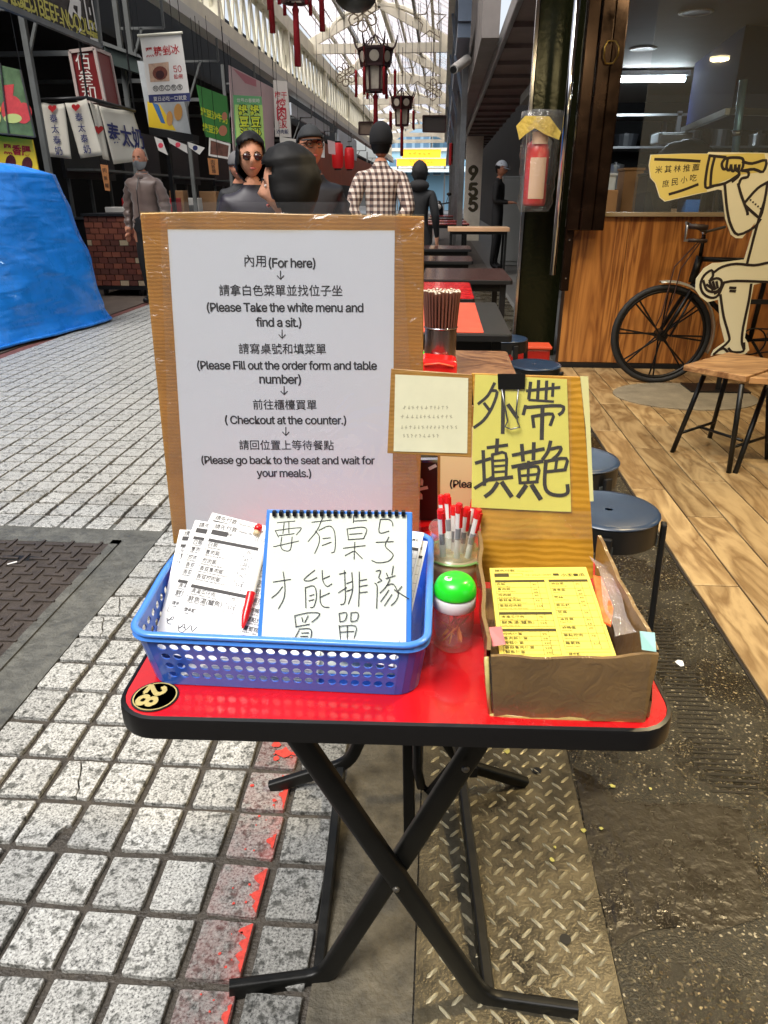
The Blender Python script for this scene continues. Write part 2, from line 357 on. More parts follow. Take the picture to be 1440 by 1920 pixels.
def vtext(mb, s, top, bot, wpx, pl, off=0.0, lift=.0006, hs=1.0):
    n = len(s)
    for i, ch in enumerate(s):
        t = (i + .5) / n; x = top[0] + (bot[0] - top[0]) * t; y = top[1] + (bot[1] - top[1]) * t
        ptext(mb, ch, (x - wpx / 2, y), (x + wpx / 2, y), pl, off, hs, lift)
def ribbon(mb, pts, w, nrm, lift=.0008, taper=False):
    """a flat brush stroke through 3D pts"""
    pts = [Vector(p) for p in pts]; k = len(pts); base = len(mb.v); ws = w if isinstance(w, (list, tuple)) else [w] * k
    for i, p in enumerate(pts):
        t = (pts[min(i + 1, k - 1)] - pts[max(i - 1, 0)]).normalized(); x = nrm.cross(t) * (ws[i] / 2)
        e = t * (ws[i] * .35) * (-1 if i == 0 else 1 if i == k - 1 else 0)
        mb.v.append(tuple(p + e - x + nrm * lift)); mb.v.append(tuple(p + e + x + nrm * lift))
    for i in range(k - 1): mb.f.append((base + 2 * i, base + 2 * i + 1, base + 2 * i + 3, base + 2 * i + 2)); mb.m.append(mb.cur)
def smooth_pts(pts, n=3):
    if len(pts) < 3: return [Vector((*p, 0)) for p in pts]
    out = []; q = [Vector((*p, 0)) for p in pts]; q = [q[0] * 2 - q[1]] + q + [q[-1] * 2 - q[-2]]
    for i in range(1, len(q) - 2):
        for j in range(n):
            t = j / n; a, b, c, d = q[i - 1], q[i], q[i + 1], q[i + 2]
            out.append(.5 * (2 * b + (c - a) * t + (2 * a - 5 * b + 4 * c - d) * t * t + (3 * b - a - 3 * c + d) * t ** 3))
    out.append(q[-2]); return out
def pstrokes(mb, lines, w, pl, tr=lambda x, y: (x, y), lift=.0008, curve=True):
    for i, ln in enumerate(lines):
        pts = smooth_pts(ln) if curve else [Vector((*p, 0)) for p in ln]
        ribbon(mb, [pl.hit(*tr(p.x, p.y)) for p in pts], w, pl.n, lift + i * .00002)
def slab(mb, px, pl, th):
    mb.prism([pl.hit(*p) for p in px], -pl.n * th)
def rrect(x0, x1, y0, y1, r, n=6):
    out = []
    for cx, cy, a0 in ((x1 - r, y1 - r, 0), (x0 + r, y1 - r, 90), (x0 + r, y0 + r, 180), (x1 - r, y0 + r, 270)):
        for i in range(n + 1):
            a = R(a0 + 90 * i / n); out.append((cx + r * math.cos(a), cy + r * math.sin(a)))
    return out

# ================================================================== THE GROUND
TX, TY, X0, Y0 = .1125, .126, -.188, 1.265          # granite grid: pitch and one crossing
ground = struct(MB().bx(-14, 14, -3, 120, -.3, 0).build('ground', M['mortar'])); ground['label'] = 'dark mortar ground between the granite setts'
def sett(seed, crack=0):
    rnd = random.Random(seed); w, h, t = TX - .0160, TY - .0170, .011; mb = MB()
    def outline():
        pts = []
        for (x0, y0), (x1, y1) in zip([(-1, -1), (1, -1), (1, 1), (-1, 1)], [(1, -1), (1, 1), (-1, 1), (-1, -1)]):
            for k in (.028, .28, .5, .72, .972):
                j = .016 if k in (.28, .5, .72) else .022
                pts.append(((x0 + (x1 - x0) * k) * w / 2 * (1 + rnd.uniform(-j, j)), (y0 + (y1 - y0) * k) * h / 2 * (1 + rnd.uniform(-j, j))))
        return pts
    o = outline(); tz = [rnd.uniform(-.0012, .0012) for _ in range(2)]
    def put(pts):
        n = len(pts); cx = sum(p[0] for p in pts) / n; cy = sum(p[1] for p in pts) / n
        z = lambda p: t + p[0] * tz[0] * 12 + p[1] * tz[1] * 12
        top = [((p[0] - cx) * .972 + cx, (p[1] - cy) * .972 + cy, z(p)) for p in pts]; mid = [(p[0], p[1], z(p) - .0018) for p in pts]; bot = [(p[0], p[1], -.004) for p in pts]
        vs = top + mid + bot
        mb.add(vs, [tuple(range(n))] + [(i + n, (i + 1) % n + n, (i + 1) % n, i) for i in range(n)] + [(i + 2 * n, (i + 1) % n + 2 * n, (i + 1) % n + n, i + n) for i in range(n)])
    if crack == 0: put(o)
    elif crack == 1:
        i, j = 3, 13; A_, B_ = Vector((*o[i], 0)), Vector((*o[j], 0)); nn = Vector((-(B_ - A_).y, (B_ - A_).x, 0)).normalized(); jag = [A_.lerp(B_, f) + nn * rnd.uniform(-.006, .006) for f in (.2, .4, .6, .8)]
        put([p for p in o[i:j + 1]] + [(q.x - nn.x * .0016, q.y - nn.y * .0016) for q in reversed(jag)]); put([(p[0] + nn.x * .002, p[1] + nn.y * .002) for p in o[j:] + o[:i + 1]] + [(q.x + nn.x * .0016, q.y + nn.y * .0016) for q in jag])
    else:
        A_, B_ = Vector((*o[3], 0)), Vector((*o[7], 0)); c_ = Vector(((o[3][0] + o[7][0]) / 2 - .006, (o[3][1] + o[7][1]) / 2 + .008, 0))
        put(o[:4] + [tuple((A_.lerp(c_, .5) + Vector((.003, .002, 0)))[:2]), (c_.x, c_.y), tuple((B_.lerp(c_, .4) + Vector((-.002, .003, 0)))[:2])] + o[7:])
    return mb.data('tile', GRAN)
setts = [sett(i) for i in range(9)]; cracked = [sett(50, 1), sett(51, 1), sett(52, 2)]
cells = []
for iy in range(-7, 320):
    y = Y0 + TY * (iy + .5)
    for ix in range(-31, 0):
        x = X0 + TX * (ix + .5)
        if x < -1.09 and y < 2.58: 
            if not (y < .9): continue
        cells.append((y * y + .35 * (x + .4) ** 2 + (4 if x < -1.1 and y < 1 else 0), x, y, ix, iy))
cells.sort()
hit_crack = {(-6, -1): 0, (-8, -2): 1, (-6, -2): 2, (-8, 4): 1, (-8, 5): 0}
for k, (d, x, y, ix, iy) in enumerate(cells[:298]):
    me = cracked[hit_crack[(ix, iy)]] if (ix, iy) in hit_crack else setts[(ix * 7 + iy * 13 + ix * iy) % 9]
    o = bpy.data.objects.new('tile', me); COL.objects.link(o); o.parent = ground
    o.location = (x + random.uniform(-.0022, .0022), y + random.uniform(-.0022, .0022), random.uniform(-.0012, .001)); o.rotation_euler = (0, 0, R(random.uniform(-1.3, 1.3)) + (math.pi if (ix + iy) % 2 else 0))
far = MB()
for d, x, y, ix, iy in cells[298:]:
    w, h = TX - .014, TY - .015; j = lambda: random.uniform(-.0025, .0025); z = .009 + random.uniform(-.001, .001)
    b = [(x - w / 2 + j(), y - h / 2 + j()), (x + w / 2 + j(), y - h / 2 + j()), (x + w / 2 + j(), y + h / 2 + j()), (x - w / 2 + j(), y + h / 2 + j())]
    far.add([(p[0], p[1], z) for p in b] + [(p[0], p[1], -.002) for p in b], [(0, 1, 2, 3), (4, 5, 1, 0), (5, 6, 2, 1), (6, 7, 3, 2), (7, 4, 0, 3)])
far.build('distant_tiles', GRAN, ground, kind='stuff')
# worn red line painted along one column of setts, and the red line at the far side
rp = MB(); rr = random.Random(3)
for j in range(-6, 1):
    y0_ = Y0 + TY * j + .010; y1_ = Y0 + TY * (j + 1) - .010; cov_ = (.9, .5, .85, .9, .35, .95, .25)[j + 6]; n_ = 16; xr = -.3105
    st = rr.uniform(0, 1 - cov_); pts = []; l = []
    for i in range(n_ + 1):
        t_ = (st + cov_ * i / n_); w_ = (.004 + .013 * abs(noise.noise(Vector((j * 3.1, t_ * 4, 0)))) * 3.2) * min(1, 5 * min(i, n_ - i) / n_ + .15)
        l.append((xr - w_ + rr.uniform(-.001, .001), y0_ + (y1_ - y0_) * t_, .0128)); pts.append((xr, y0_ + (y1_ - y0_) * t_, .0128))
    for i in range(n_): rp.prism([l[i], pts[i], pts[i + 1], l[i + 1]], (0, 0, .0006))
    for q_ in range(5):
        cx_, cy_, r_ = xr - rr.uniform(.012, .06), rr.uniform(y0_, y1_), rr.uniform(.0015, .004)
        rp.prism([(cx_ + r_ * rr.uniform(.5, 1.2) * math.cos(a_ * .9), cy_ + r_ * rr.uniform(.5, 1.2) * math.sin(a_ * .9), .0128) for a_ in range(7)], (0, 0, .0006))
for x, y, r in ((-.345, 1.32, .022), (-.37, 1.345, .014), (-.325, 1.36, .016), (-.332, 1.225, .010), (-.36, 1.30, .010), (-.395, 1.21, .006), (-.34, 1.395, .012), (-.335, 1.17, .006)):
    rp.prism([(x + r * rr.uniform(.5, 1.1) * math.cos(a * .7), y + r * rr.uniform(.5, 1) * math.sin(a * .7), .0135) for a in range(9)], (0, 0, .0006))
RPM = srgb('worn_red_paint', 205, 66, 54, rough=.7, var=.35, vs=120)
rp.build('worn_red_line', RPM, ground, kind='stuff')
struct(MB().bx(-3.78, -3.66, 4, 40, 0, .004).build('red_kerb_line', srgb('old_red', 118, 72, 64, rough=.7, var=.4, vs=14)))
struct(MB().bx(-14, -3.66 - .13, -3, 60, 0, .012).build('left_pavement', srgb('left_pave', 96, 84, 74, rough=.7, var=.35, vs=6)))

# patched concrete with a chequered access cover
struct(MB().bx(-3.2, -1.088, .95, 2.585, .0, .007).build('concrete_patch', M['patch']))
A = G(205, 1025); cov = thing('access_cover', 'rusty brown square access cover with woven raised treads set in the grey concrete patch', 'manhole cover', (A.x - .6, A.y - .6, .007))
RUST = srgb('cover_iron', 84, 76, 70, rough=.5, metal=.35, var=.35, vs=24, bump=.4, bs=120)
mb = MB(); cx1, cy1 = A.x, A.y; cx0, cy0 = A.x - 1.25, .98
mb.bx(cx0, cx1, cy0, cy1, .007, .012); mb.build('plate', RUST, cov)
fr = MB()
for a, b in (((cx1 + .018, cy0), (cx1 + .018, cy1 + .035)), ((cx0, cy1 + .018), (cx1 + .035, cy1 + .018))):
    fr.bar((a[0], a[1], .009), (b[0], b[1], .009), .034, .008)
fr.build('frame', M['patch'], cov)
tr = MB(); p = .058
nx = int((cx1 - cx0) / p) + 1; ny = int((cy1 - cy0) / p) + 1
for i in range(nx):
    for j in range(ny):
        x = cx1 - .03 - i * p - (j % 2) * 0; y = cy1 - .03 - j * p
        if x < cx0 + .02 or y < cy0 + .02: continue
        if (i + j) % 2: tr.bar((x - .036, y, .0145), (x + .036, y, .0145), .010, .006)
        else: tr.bar((x, y - .038, .0145), (x, y + .038, .0145), .010, .006)
tr.build('raised_tread', RUST, cov, kind='stuff')
q = G(38, 1052); mb = MB(); mb.prism([(q.x + .055 * math.cos(a * .42) * (1.6 if True else 1), q.y + .02 * math.sin(a * .42), .0128) for a in range(15)], (0, 0, .0006)); mb.build('lifting_slot', M['black'], cov)
tag(MB().bar(G(14, 1058, .02), G(32, 1053, .02), .008, .002).build('litter_scrap', M['white']), 'white paper scrap lying on the slot of the access cover', 'litter')

# strip, steel plate, dark terrazzo, plank floor
struct(MB().bx(-.188 + .004, -.009, .3, 12, 0, .006).build('concrete_strip', M['strip']))
PLATE = mat('checker_steel', lin((112, 104, 84)), rough=.36, metal=.6, var=.5, vs=9, bump=.25, bs=200, rv=.14, col2=lin((50, 46, 38)))
pl = thing('checker_plate', 'long worn steel floor plate with raised treads under the red table', 'floor plate', (.17, 1.4, .004))
mb = MB(); mb.bx(-.006, .345, .35, 2.5, .003, .008); mb.build('plate', PLATE, pl)
mb = MB(); i = 0
def tread(mb, x, y, a, L=.0150, w=.0034, h=.0036):
    c, s = math.cos(a), math.sin(a); z = .008
    ring = [(-L, 0), (-L * .6, -w), (L * .6, -w), (L, 0), (L * .6, w), (-L * .6, w)]
    top = [(-L * .62, 0), (0, -w * .35), (L * .62, 0), (0, w * .35)]
    vs = [(x + u * c - v * s, y + u * s + v * c, z) for u, v in ring] + [(x + u * c - v * s, y + u * s + v * c, z + h) for u, v in top]
    mb.add(vs, [(6, 7, 8, 9), (0, 1, 7, 6), (1, 2, 7), (2, 3, 8, 7), (3, 4, 9, 8), (4, 5, 9), (5, 0, 6, 9)])
pt_ = .0305 / math.sqrt(2)
for i in range(-110, 110):
    for j in range(-10, 120):
        x = (i + j) * pt_ - .3; y = (j - i) * pt_ + .36
        if not (.012 < x < .333 and .36 < y < 2.48): continue
        tread(mb, x, y, R(45) if (i + j) % 2 else R(-45))
mb.build('tread', mat('tread_steel', lin((222, 212, 178)), rough=.28, metal=.6, var=.35, vs=14), pl, kind='stuff')
mb = MB()
for x, y in ((G(1006, 1451).x, G(1006, 1451).y), (G(1059, 1768).x, G(1059, 1768).y)):
    MB().prism([(x + .0105 * math.cos(a * .524), y + .0105 * math.sin(a * .524), .0108) for a in range(12)], (0, 0, .0004)).build('bolt_hole', M['black'], pl)
mb = MB()
rr = random.Random(11)
for px, py, r in ((950, 1408, .010), (1093, 1556, .007), (1035, 1612, .006), (1148, 1473, .007), (1220, 1478, .005), (1127, 1553, .005), (1041, 1588, .004)):
    c = G(px, py, .011); mb.prism([(c.x + r * rr.uniform(.5, 1.1) * math.cos(a * .8), c.y + r * rr.uniform(.5, 1.1) * math.sin(a * .8), .0095) for a in range(8)], (0, 0, .0015))
mb.cur = 0
o = mb.build('wet_leaf_bits', srgb('yellow_leaf', 205, 200, 110, rough=.5)); o['kind'] = 'stuff'; tag(o, 'small yellow wet scraps scattered on the steel plate', 'litter')
def terrazzo():
    m = bpy.data.materials.new('dark_terrazzo'); m.use_nodes = True; nt = m.node_tree; N = nt.nodes; L = nt.links; b = N['Principled BSDF']
    pos = N.new('ShaderNodeNewGeometry').outputs['Position']
    v = N.new('ShaderNodeTexVoronoi'); v.inputs['Scale'].default_value = 240; L.new(pos, v.inputs['Vector'])
    n = N.new('ShaderNodeTexNoise'); n.inputs['Scale'].default_value = 5; n.inputs['Detail'].default_value = 6; L.new(pos, n.inputs['Vector'])
    n5 = N.new('ShaderNodeTexNoise'); n5.inputs['Scale'].default_value = 260; n5.inputs['Detail'].default_value = 2; L.new(pos, n5.inputs['Vector'])
    c1 = N.new('ShaderNodeValToRGB'); e = c1.color_ramp.elements; e[0].position = .0; e[0].color = (.008, .008, .006, 1); e[1].position = 1; e[1].color = (.34, .31, .24, 1)
    for ps, cc in ((.82, (.024, .020, .012, 1)), (.95, (.08, .068, .04, 1))): x = e.new(ps); x.color = cc
    sp = N.new('ShaderNodeSeparateColor'); L.new(v.outputs['Color'], sp.inputs[0]); L.new(sp.outputs[0], c1.inputs['Fac'])
    c2 = N.new('ShaderNodeValToRGB'); c2.color_ramp.elements[0].position = .4; c2.color_ramp.elements[0].color = (.7, .6, .4, 1); c2.color_ramp.elements[1].position = .62; c2.color_ramp.elements[1].color = (1.3, 1.25, 1.1, 1)
    L.new(n.outputs['Fac'], c2.inputs['Fac'])
    mx = N.new('ShaderNodeMix'); mx.data_type = 'RGBA'; mx.blend_type = 'MULTIPLY'; mx.inputs['Factor'].default_value = 1
    L.new(c1.outputs['Color'], mx.inputs['A']); L.new(c2.outputs['Color'], mx.inputs['B']); L.new(mx.outputs['Result'], b.inputs['Base Color'])
    mr = N.new('ShaderNodeMapRange'); mr.inputs['From Min'].default_value = .4; mr.inputs['From Max'].default_value = .62; mr.inputs['To Min'].default_value = .12; mr.inputs['To Max'].default_value = .45
    L.new(n.outputs['Fac'], mr.inputs['Value']); L.new(mr.outputs['Result'], b.inputs['Roughness'])
    bp = N.new('ShaderNodeBump'); bp.inputs['Strength'].default_value = .6; bp.inputs['Distance'].default_value = .004; L.new(n5.outputs['Fac'], bp.inputs['Height']); L.new(bp.outputs['Normal'], b.inputs['Normal'])
    return m
TERR = terrazzo()
struct(MB().bx(.906, 2.3, 5.95, 60, 0, .004).build('right_pavement', srgb('right_pave', 84, 82, 78, rough=.5, var=.3, vs=3))); struct(MB().bx(.347, .905, .2, 14, 0, .005).build('terrazzo_strip', TERR))
c = G(1275, 1247); tag(MB().prism([(c.x + .012 * math.cos(a * .9) * (1.3 if a % 2 else .8), c.y + .016 * math.sin(a * .9), .006) for a in range(7)], (0, 0, .001)).build('paper_scrap', M['white']), 'white scrap lying on the dark terrazzo right of the table', 'litter')
# an irregular mortar patch worn smooth in the terrazzo, and fine ribs beside it
mb = MB(); ppx = [(1075, 1440), (1110, 1455), (1160, 1500), (1240, 1508), (1330, 1505), (1390, 1520), (1405, 1590), (1425, 1660), (1432, 1720), (1330, 1750), (1280, 1738), (1215, 1745), (1180, 1760), (1150, 1780), (1130, 1700), (1105, 1600), (1090, 1510)]
mb.prism([G(x, y, .0055) for x, y in ppx], (0, 0, .001)); struct(mb.build('mortar_patch', srgb('wet_mortar', 46, 39, 27, rough=.3, var=.5, vs=9, bump=.5, bs=50, rv=.2)))
mb = MB()
for i in range(40):
    y = 1.28 + i * .018; a = .655 + .01 * math.sin(i * .9); mb.bar((a, y, .0052), (a + .085 + .03 * random.random(), y + .001, .0052), .006, .0026)
mb.build('ribbed_edge', srgb('ribs', 34, 30, 24, rough=.4, var=.4, vs=30), bpy.data.objects['terrazzo_strip'], kind='stuff')
fl = struct(MB().bx(.907, 9, -2, 5.72, 0, .006).build('shop_floor', srgb('floor_grout', 30, 22, 14, rough=.7)))
PLK = wood('plank_tile', (166, 140, 98), (116, 90, 56), scale=(5, 1.1, 5), rough=.38, rnd=.2, coat=.25, ring=2.2)
pm = None; PW, PL = .1585, .90
for c in range(26):
    x0 = .912 + c * PW; ph = {0: 3.135, 1: 2.70, 2: 3.0}.get(c % 3) + .13 * ((c * 5) % 4)
    y = ph - PL * 6
    while y < 5.72:
        a, b = max(y, -.5), min(y + PL, 5.72)
        if b - a > .02 and b > .6:
            key = round(b - a, 3)
            me = MATS.get(('pk', key))
            if me is None:
                g = .0032; m_ = MB(); hw, hl = PW / 2 - g, (b - a) / 2 - g
                m_.add([(-hw, -hl, 0), (hw, -hl, 0), (hw, hl, 0), (-hw, hl, 0), (-hw, -hl, .0065), (hw, -hl, .0065), (hw, hl, .0065), (-hw, hl, .0065), (-hw + .002, -hl + .002, .008), (hw - .002, -hl + .002, .008), (hw - .002, hl - .002, .008), (-hw + .002, hl - .002, .008)],
                       [(0, 1, 5, 4), (1, 2, 6, 5), (2, 3, 7, 6), (3, 0, 4, 7), (4, 5, 9, 8), (5, 6, 10, 9), (6, 7, 11, 10), (7, 4, 8, 11), (8, 9, 10, 11)])
                me = m_.data('plank', PLK); MATS[('pk', key)] = me
            o = bpy.data.objects.new('plank', me); COL.objects.link(o); o.parent = fl; o.location = (x0 + PW / 2, (a + b) / 2, .006 + random.uniform(0, .0006))
        y += PL
mb = MB(); c = G(1275, 748); e = []
for i in range(36):
    a = i * R(10); e.append((c.x + .03 + .47 * math.cos(a), c.y + .02 + .36 * math.sin(a), .0145))
mb.prism(e, (0, 0, .006)); tag(mb.build('oval_mat', srgb('mat_grey', 122, 112, 92, rough=.75, var=.3, vs=7, bump=.3, bs=60)), 'grey oval stone mat under the front wheel of the bicycle', 'mat')

# ================================================================== RIGHT SIDE: wood wall, window, kitchen, columns
WALLW = wood('panel_wood', (176, 116, 56), (112, 62, 24), scale=(4, 4, .35), rough=.35, rnd=.1, coat=.25, ring=4)
wy = 5.75
wall = struct(MB().bx(.957, 8, wy + .02, wy + .14, 0, 1.12).build('counter_wall', srgb('wall_core', 60, 36, 16)))
x = .957; k = 0
while x < 6:
    w = (.42, .56, .40, .48)[k % 4]; MB().bx(x + .0015, x + w - .0015, wy, wy + .019, .05, 1.12).build('panel', WALLW, wall, bevel=.002); x += w; k += 1
MB().bx(.957, 8, wy - .012, wy + .0, 0, .048).build('skirting', M['black'], wall)
MB().bx(.945, 8, wy - .03, wy + .16, 1.121, 1.15).build('sill', srgb('sill', 150, 132, 104, rough=.35), wall, bevel=.003)
win = struct(MB().bx(.955, 8, wy + .06, wy + .11, 2.56, 2.70).build('window_head', M['blackm'])); win['label'] = 'dark head rail of the kitchen window'
GL = film('window_glass', (.93, .96, .97), clear=.97, rough=.02, bump=0)
for i in range(4): MB().bx(1.40 + i * 1.3, 1.40 + (i + 1) * 1.3 - .004, wy + .08, wy + .086, 1.151, 2.559).build('pane', GL, win)
MB().bx(2.72, 2.76, wy + .05, wy + .12, 1.151, 2.559).build('mullion', M['blackm'], win)
CEIL = srgb('ceiling_grey', 118, 114, 108, rough=.7, var=.12, vs=3)
struct(MB().bx(.70, 9, -2, wy + .04, 2.78, 2.9).build('eatery_ceiling', CEIL))
struct(MB().bx(1.10, 9, wy + .17, 12.2, 2.50, 2.62).build('kitchen_ceiling', CEIL))
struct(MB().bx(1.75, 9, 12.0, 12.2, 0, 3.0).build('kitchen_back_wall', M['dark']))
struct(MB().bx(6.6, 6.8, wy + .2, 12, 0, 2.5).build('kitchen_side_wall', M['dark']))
struct(MB().bx(.957, 9, wy + .2, 12, 0, .01).build('kitchen_floor', srgb('kfloor', 60, 58, 55, rough=.5)))
struct(MB().bx(8.9, 9, -2, wy, 0, 2.8).build('eatery_side_wall', srgb('side_wall', 110, 84, 54, rough=.7)))
# warm lamps of the eating area
for i, (x, y, e_) in enumerate(((1.45, 4.4, 11), (3.4, 4.2, 12), (1.35, 1.7, 34), (3.2, 1.6, 16))):
    t = thing('ceiling_lamp', 'warm round ceiling lamp over the plank floor, number %s' % ('one', 'two', 'three', 'four')[i], 'ceiling light', (x, y, 2.77), 'warm lamps over the eating area')
    m_ = MB(); m_.lathe([(.0, -.03), (.10, -.03), (.11, -.015), (.11, .008)], (x, y, 2.77), 24); m_.build('diffuser', mat('warm_face', (1, .8, .5), emit=(1, .78, .42), es=9), t, smooth=True); MB().lathe([(.112, -.012), (.13, -.008), (.13, .009)], (x, y, 2.77), 24).build('rim', M['steel'], t, smooth=True)
    ld = bpy.data.lights.new('warm_lamp', 'AREA'); ld.shape = 'DISK'; ld.size = .2; ld.energy = e_; ld.color = (1, .78, .44); lo = bpy.data.objects.new('warm_lamp', ld); COL.objects.link(lo); lo.location = (x, y, 2.73)
# downlights in the kitchen ceiling
LAMP = mat('lamp_face', (1, .95, .85), emit=(1, .93, .8), es=2.0)
for px, py in ((1305, 24), (1206, 92)):
    r = ray(px, py); c = EYE + r * ((2.497 - H) / r.z)
    t = thing('ceiling_light', 'round recessed ceiling light nearer to the window' if px > 1250 else 'round recessed ceiling light farther from the window', 'ceiling light', c, 'round ceiling lights in the kitchen')
    m_ = MB(); m_.lathe([(.10, 0), (.115, -.004), (.125, 0.0), (.125, .003)], c, 24); m_.build('rim', srgb('rim_white', 200, 196, 184, rough=.4), t, smooth=True)
    MB().lathe([(.0, .0), (.098, -.002), (.098, .002)], c, 24).build('diffuser', srgb('diffuser', 120, 116, 108, rough=.4), t)
# lit tube
a, b = P(1162, 152, 9.0), P(1284, 147, 9.0)
a.z = b.z = (a.z + b.z) / 2; t = thing('tube_light', 'bright white tube lamp glowing behind the kitchen window', 'tube light', (a + b) / 2)
MB().tube([a, b], .022, 12).build('tube', mat('tube_glow', (1, 1, 1), emit=(.86, .95, 1), es=38), t, smooth=True)
m_ = MB(); m_.box(((a + b) / 2) + Vector((0, .02, .06)), ((b - a).length + .1, .11, .05))
for e_ in (a, b): m_.box(e_ + Vector((0, .01, .02)), (.03, .05, .07))
m_.build('batten', srgb('batten', 210, 214, 216, rough=.4), t, bevel=.004)
ld = bpy.data.lights.new('tube_lamp', 'AREA'); ld.shape = 'RECTANGLE'; ld.size = 1.1; ld.size_y = .06; ld.energy = 15; ld.color = (.82, .93, 1)
lo = bpy.data.objects.new('tube_lamp', ld); COL.objects.link(lo); lo.location = (a + b) / 2 + Vector((0, -.03, -.04)); lo.rotation_euler = (R(25), 0, 0)
# extractor hood: deep steel box, the blue of the glare put into its colour
hood = thing('extractor_hood', 'deep steel extractor hood, coloured with blue glare, hanging from the kitchen ceiling', 'extractor hood', (3.0, 8, 2.0))
HB = srgb('hood_glare_blue', 10, 28, 78, rough=.85, spec=.1, var=.25, vs=2)
f0, f1 = P(1285, 240, 8.7), P(1290, 60, 8.7); n0, n1 = P(1384, 130, 6.9), P(1398, -30, 6.9)
pts = [Vector(f0), Vector((n0.x, n0.y, f0.z)), Vector((n0.x, n0.y, 2.50)), Vector((f0.x, f0.y, 2.50))]
m_ = MB(); m_.prism(pts, Vector((1.5, .55, 0))); m_.build('shell', HB, hood)
m_ = MB(); m_.bar(pts[0] + Vector((-.02, 0, -.02)), pts[1] + Vector((-.02, 0, -.02)), .05, .05); m_.bar(pts[1] + Vector((0, -.02, -.02)), pts[1] + Vector((1.5, .53, -.02)), .05, .05); m_.build('rim', M['steel'], hood)
# kitchen equipment seen through the glass
KD = srgb('kit_dark', 22, 23, 26, rough=.5); CARD = srgb('carton', 150, 112, 74, rough=.8, var=.15, vs=6); CRATE = srgb('kit_white', 190, 196, 200, rough=.5)
def kbox(name, label, cat, px0, px1, py0, py1, Y, dep, m, lid=None, group=None):
    a, b = P(px0, py1, Y), P(px1, py0, Y); t = thing(name, label, cat, ((a.x + b.x) / 2, Y + dep / 2, a.z), group)
    MB().bx(a.x, b.x, Y, Y + dep, a.z, b.z).build('body', m, t, bevel=.006)
    if lid: MB().bx(a.x - .008, b.x + .008, Y - .008, Y + dep + .008, b.z + .001, b.z + .022).build('lid', lid, t, bevel=.004)
    return t
bench = thing('steel_worktop', 'long steel worktop behind the kitchen window carrying boxes', 'worktop', (2.5, 6.6, 0))
MB().bx(1.1, 4.4, 6.25, 7.1, 1.03, 1.07).build('top', M['steel'], bench); MB().bx(1.14, 4.36, 6.3, 7.05, .05, 1.029).build('cabinet', KD, bench)
zt = 1.072
def kstand(name, label, cat, px0, px1, py0, Y, dep, m, lid=None, group=None):
    a, b = P(px0, py0, Y), P(px1, py0, Y); t = thing(name, label, cat, ((a.x + b.x) / 2, Y + dep / 2, zt), group)
    MB().bx(a.x, b.x, Y, Y + dep, zt, a.z).build('body', m, t, bevel=.006)
    if lid: MB().bx(a.x - .008, b.x + .008, Y - .008, Y + dep + .008, a.z + .001, a.z + .022).build('lid', lid, t, bevel=.004)
    return t
kstand('carton', 'plain brown carton at the left end of the kitchen worktop', 'carton', 1122, 1160, 356, 6.3, .2, CARD)
kstand('storage_box', 'pale grey lidded box behind the brown carton on the worktop', 'storage box', 1124, 1156, 330, 6.6, .25, CRATE, CRATE)
kstand('carton', 'tan carton with flaps standing right of the pale lidded box', 'carton', 1172, 1208, 320, 6.75, .25, CARD, CARD)
kstand('rice_cooker', 'squat black appliance in the middle of the kitchen worktop', 'appliance', 1215, 1268, 330, 6.35, .3, KD, KD)
shelf = thing('kitchen_rack', 'tall dark steel rack filling the back of the kitchen', 'rack', (3, 10.5, 0))
for x in (1.6, 2.8, 4.0, 5.2):
    for y in (10, 10.6): MB().bx(x, x + .05, y, y + .05, 0, 2.2).build('upright', M['steel'], shelf)
for z in (.9, 1.35, 1.8, 2.15): MB().bx(1.6, 5.25, 10, 10.65, z, z + .025).build('shelf', M['steel'], shelf)
rr = random.Random(5); n = 0
looks = ('white plastic tub', 'brown paper carton', 'dark lidded pot', 'blue plastic tub', 'grey steel pan')
for z in (.925, 1.375, 1.825):
    x = 1.75
    while x < 5.0:
        w = rr.uniform(.18, .34); hh = rr.uniform(.15, .32); k = rr.randrange(5); m = (CRATE, CARD, KD, srgb('tub_blue', 60, 110, 160, rough=.5), M['steel'])[k]
        o = (MB().bx(x, x + w, 10.1, 10.45, z, z + hh) if k in (0, 1, 3) else MB().lathe([(w * .4, 0), (w * .45, hh * .8), (w * .47, hh * .8), (w * .47, hh * .88), (.02, hh * .95), (.02, hh)], (x + w / 2, 10.28, z), 16)).build('kitchen_container', m, bevel=.004 if k in (0, 1, 3) else 0)
        shelfn = {.925: 'lowest', 1.375: 'middle', 1.825: 'top'}[z]
        tag(o, '%s on the %s shelf of the kitchen rack, place %s along it' % (looks[k], shelfn, ['one', 'two', 'three', 'four', 'five', 'six', 'seven', 'eight', 'nine', 'ten', 'eleven', 'twelve'][n % 12]), 'container', 'containers on the kitchen rack')
        x += w + rr.uniform(.06, .16); n += 1
    n = 0
t = thing('wall_cabinet', 'white wall cabinet with a lit underside above the black bag', 'cabinet', P(1270, 268, 8.5)); a, b = P(1233, 268, 8.5), P(1300, 248, 8.5)
MB().bx(a.x, b.x, 8.5, 8.8, a.z, b.z).build('body', CRATE, t, bevel=.01); MB().bx(a.x + .02, b.x - .02, 8.47, 8.499, a.z + .02, b.z - .02).build('front', CRATE, t, bevel=.004)
# black bag heap behind the standee
m_ = MB(); c = P(1285, 300, 7.3)
m_.ell(c, (.26, .18, .16), 20, 12)
m_.v = [tuple(Vector(v) + Vector((1, .5, 1)) * (.05 * noise.noise(Vector(v) * 9))) for v in m_.v]
tag(m_.build('black_bag', KD, smooth=True), 'crumpled black bag heaped behind the yellow standee', 'bag')
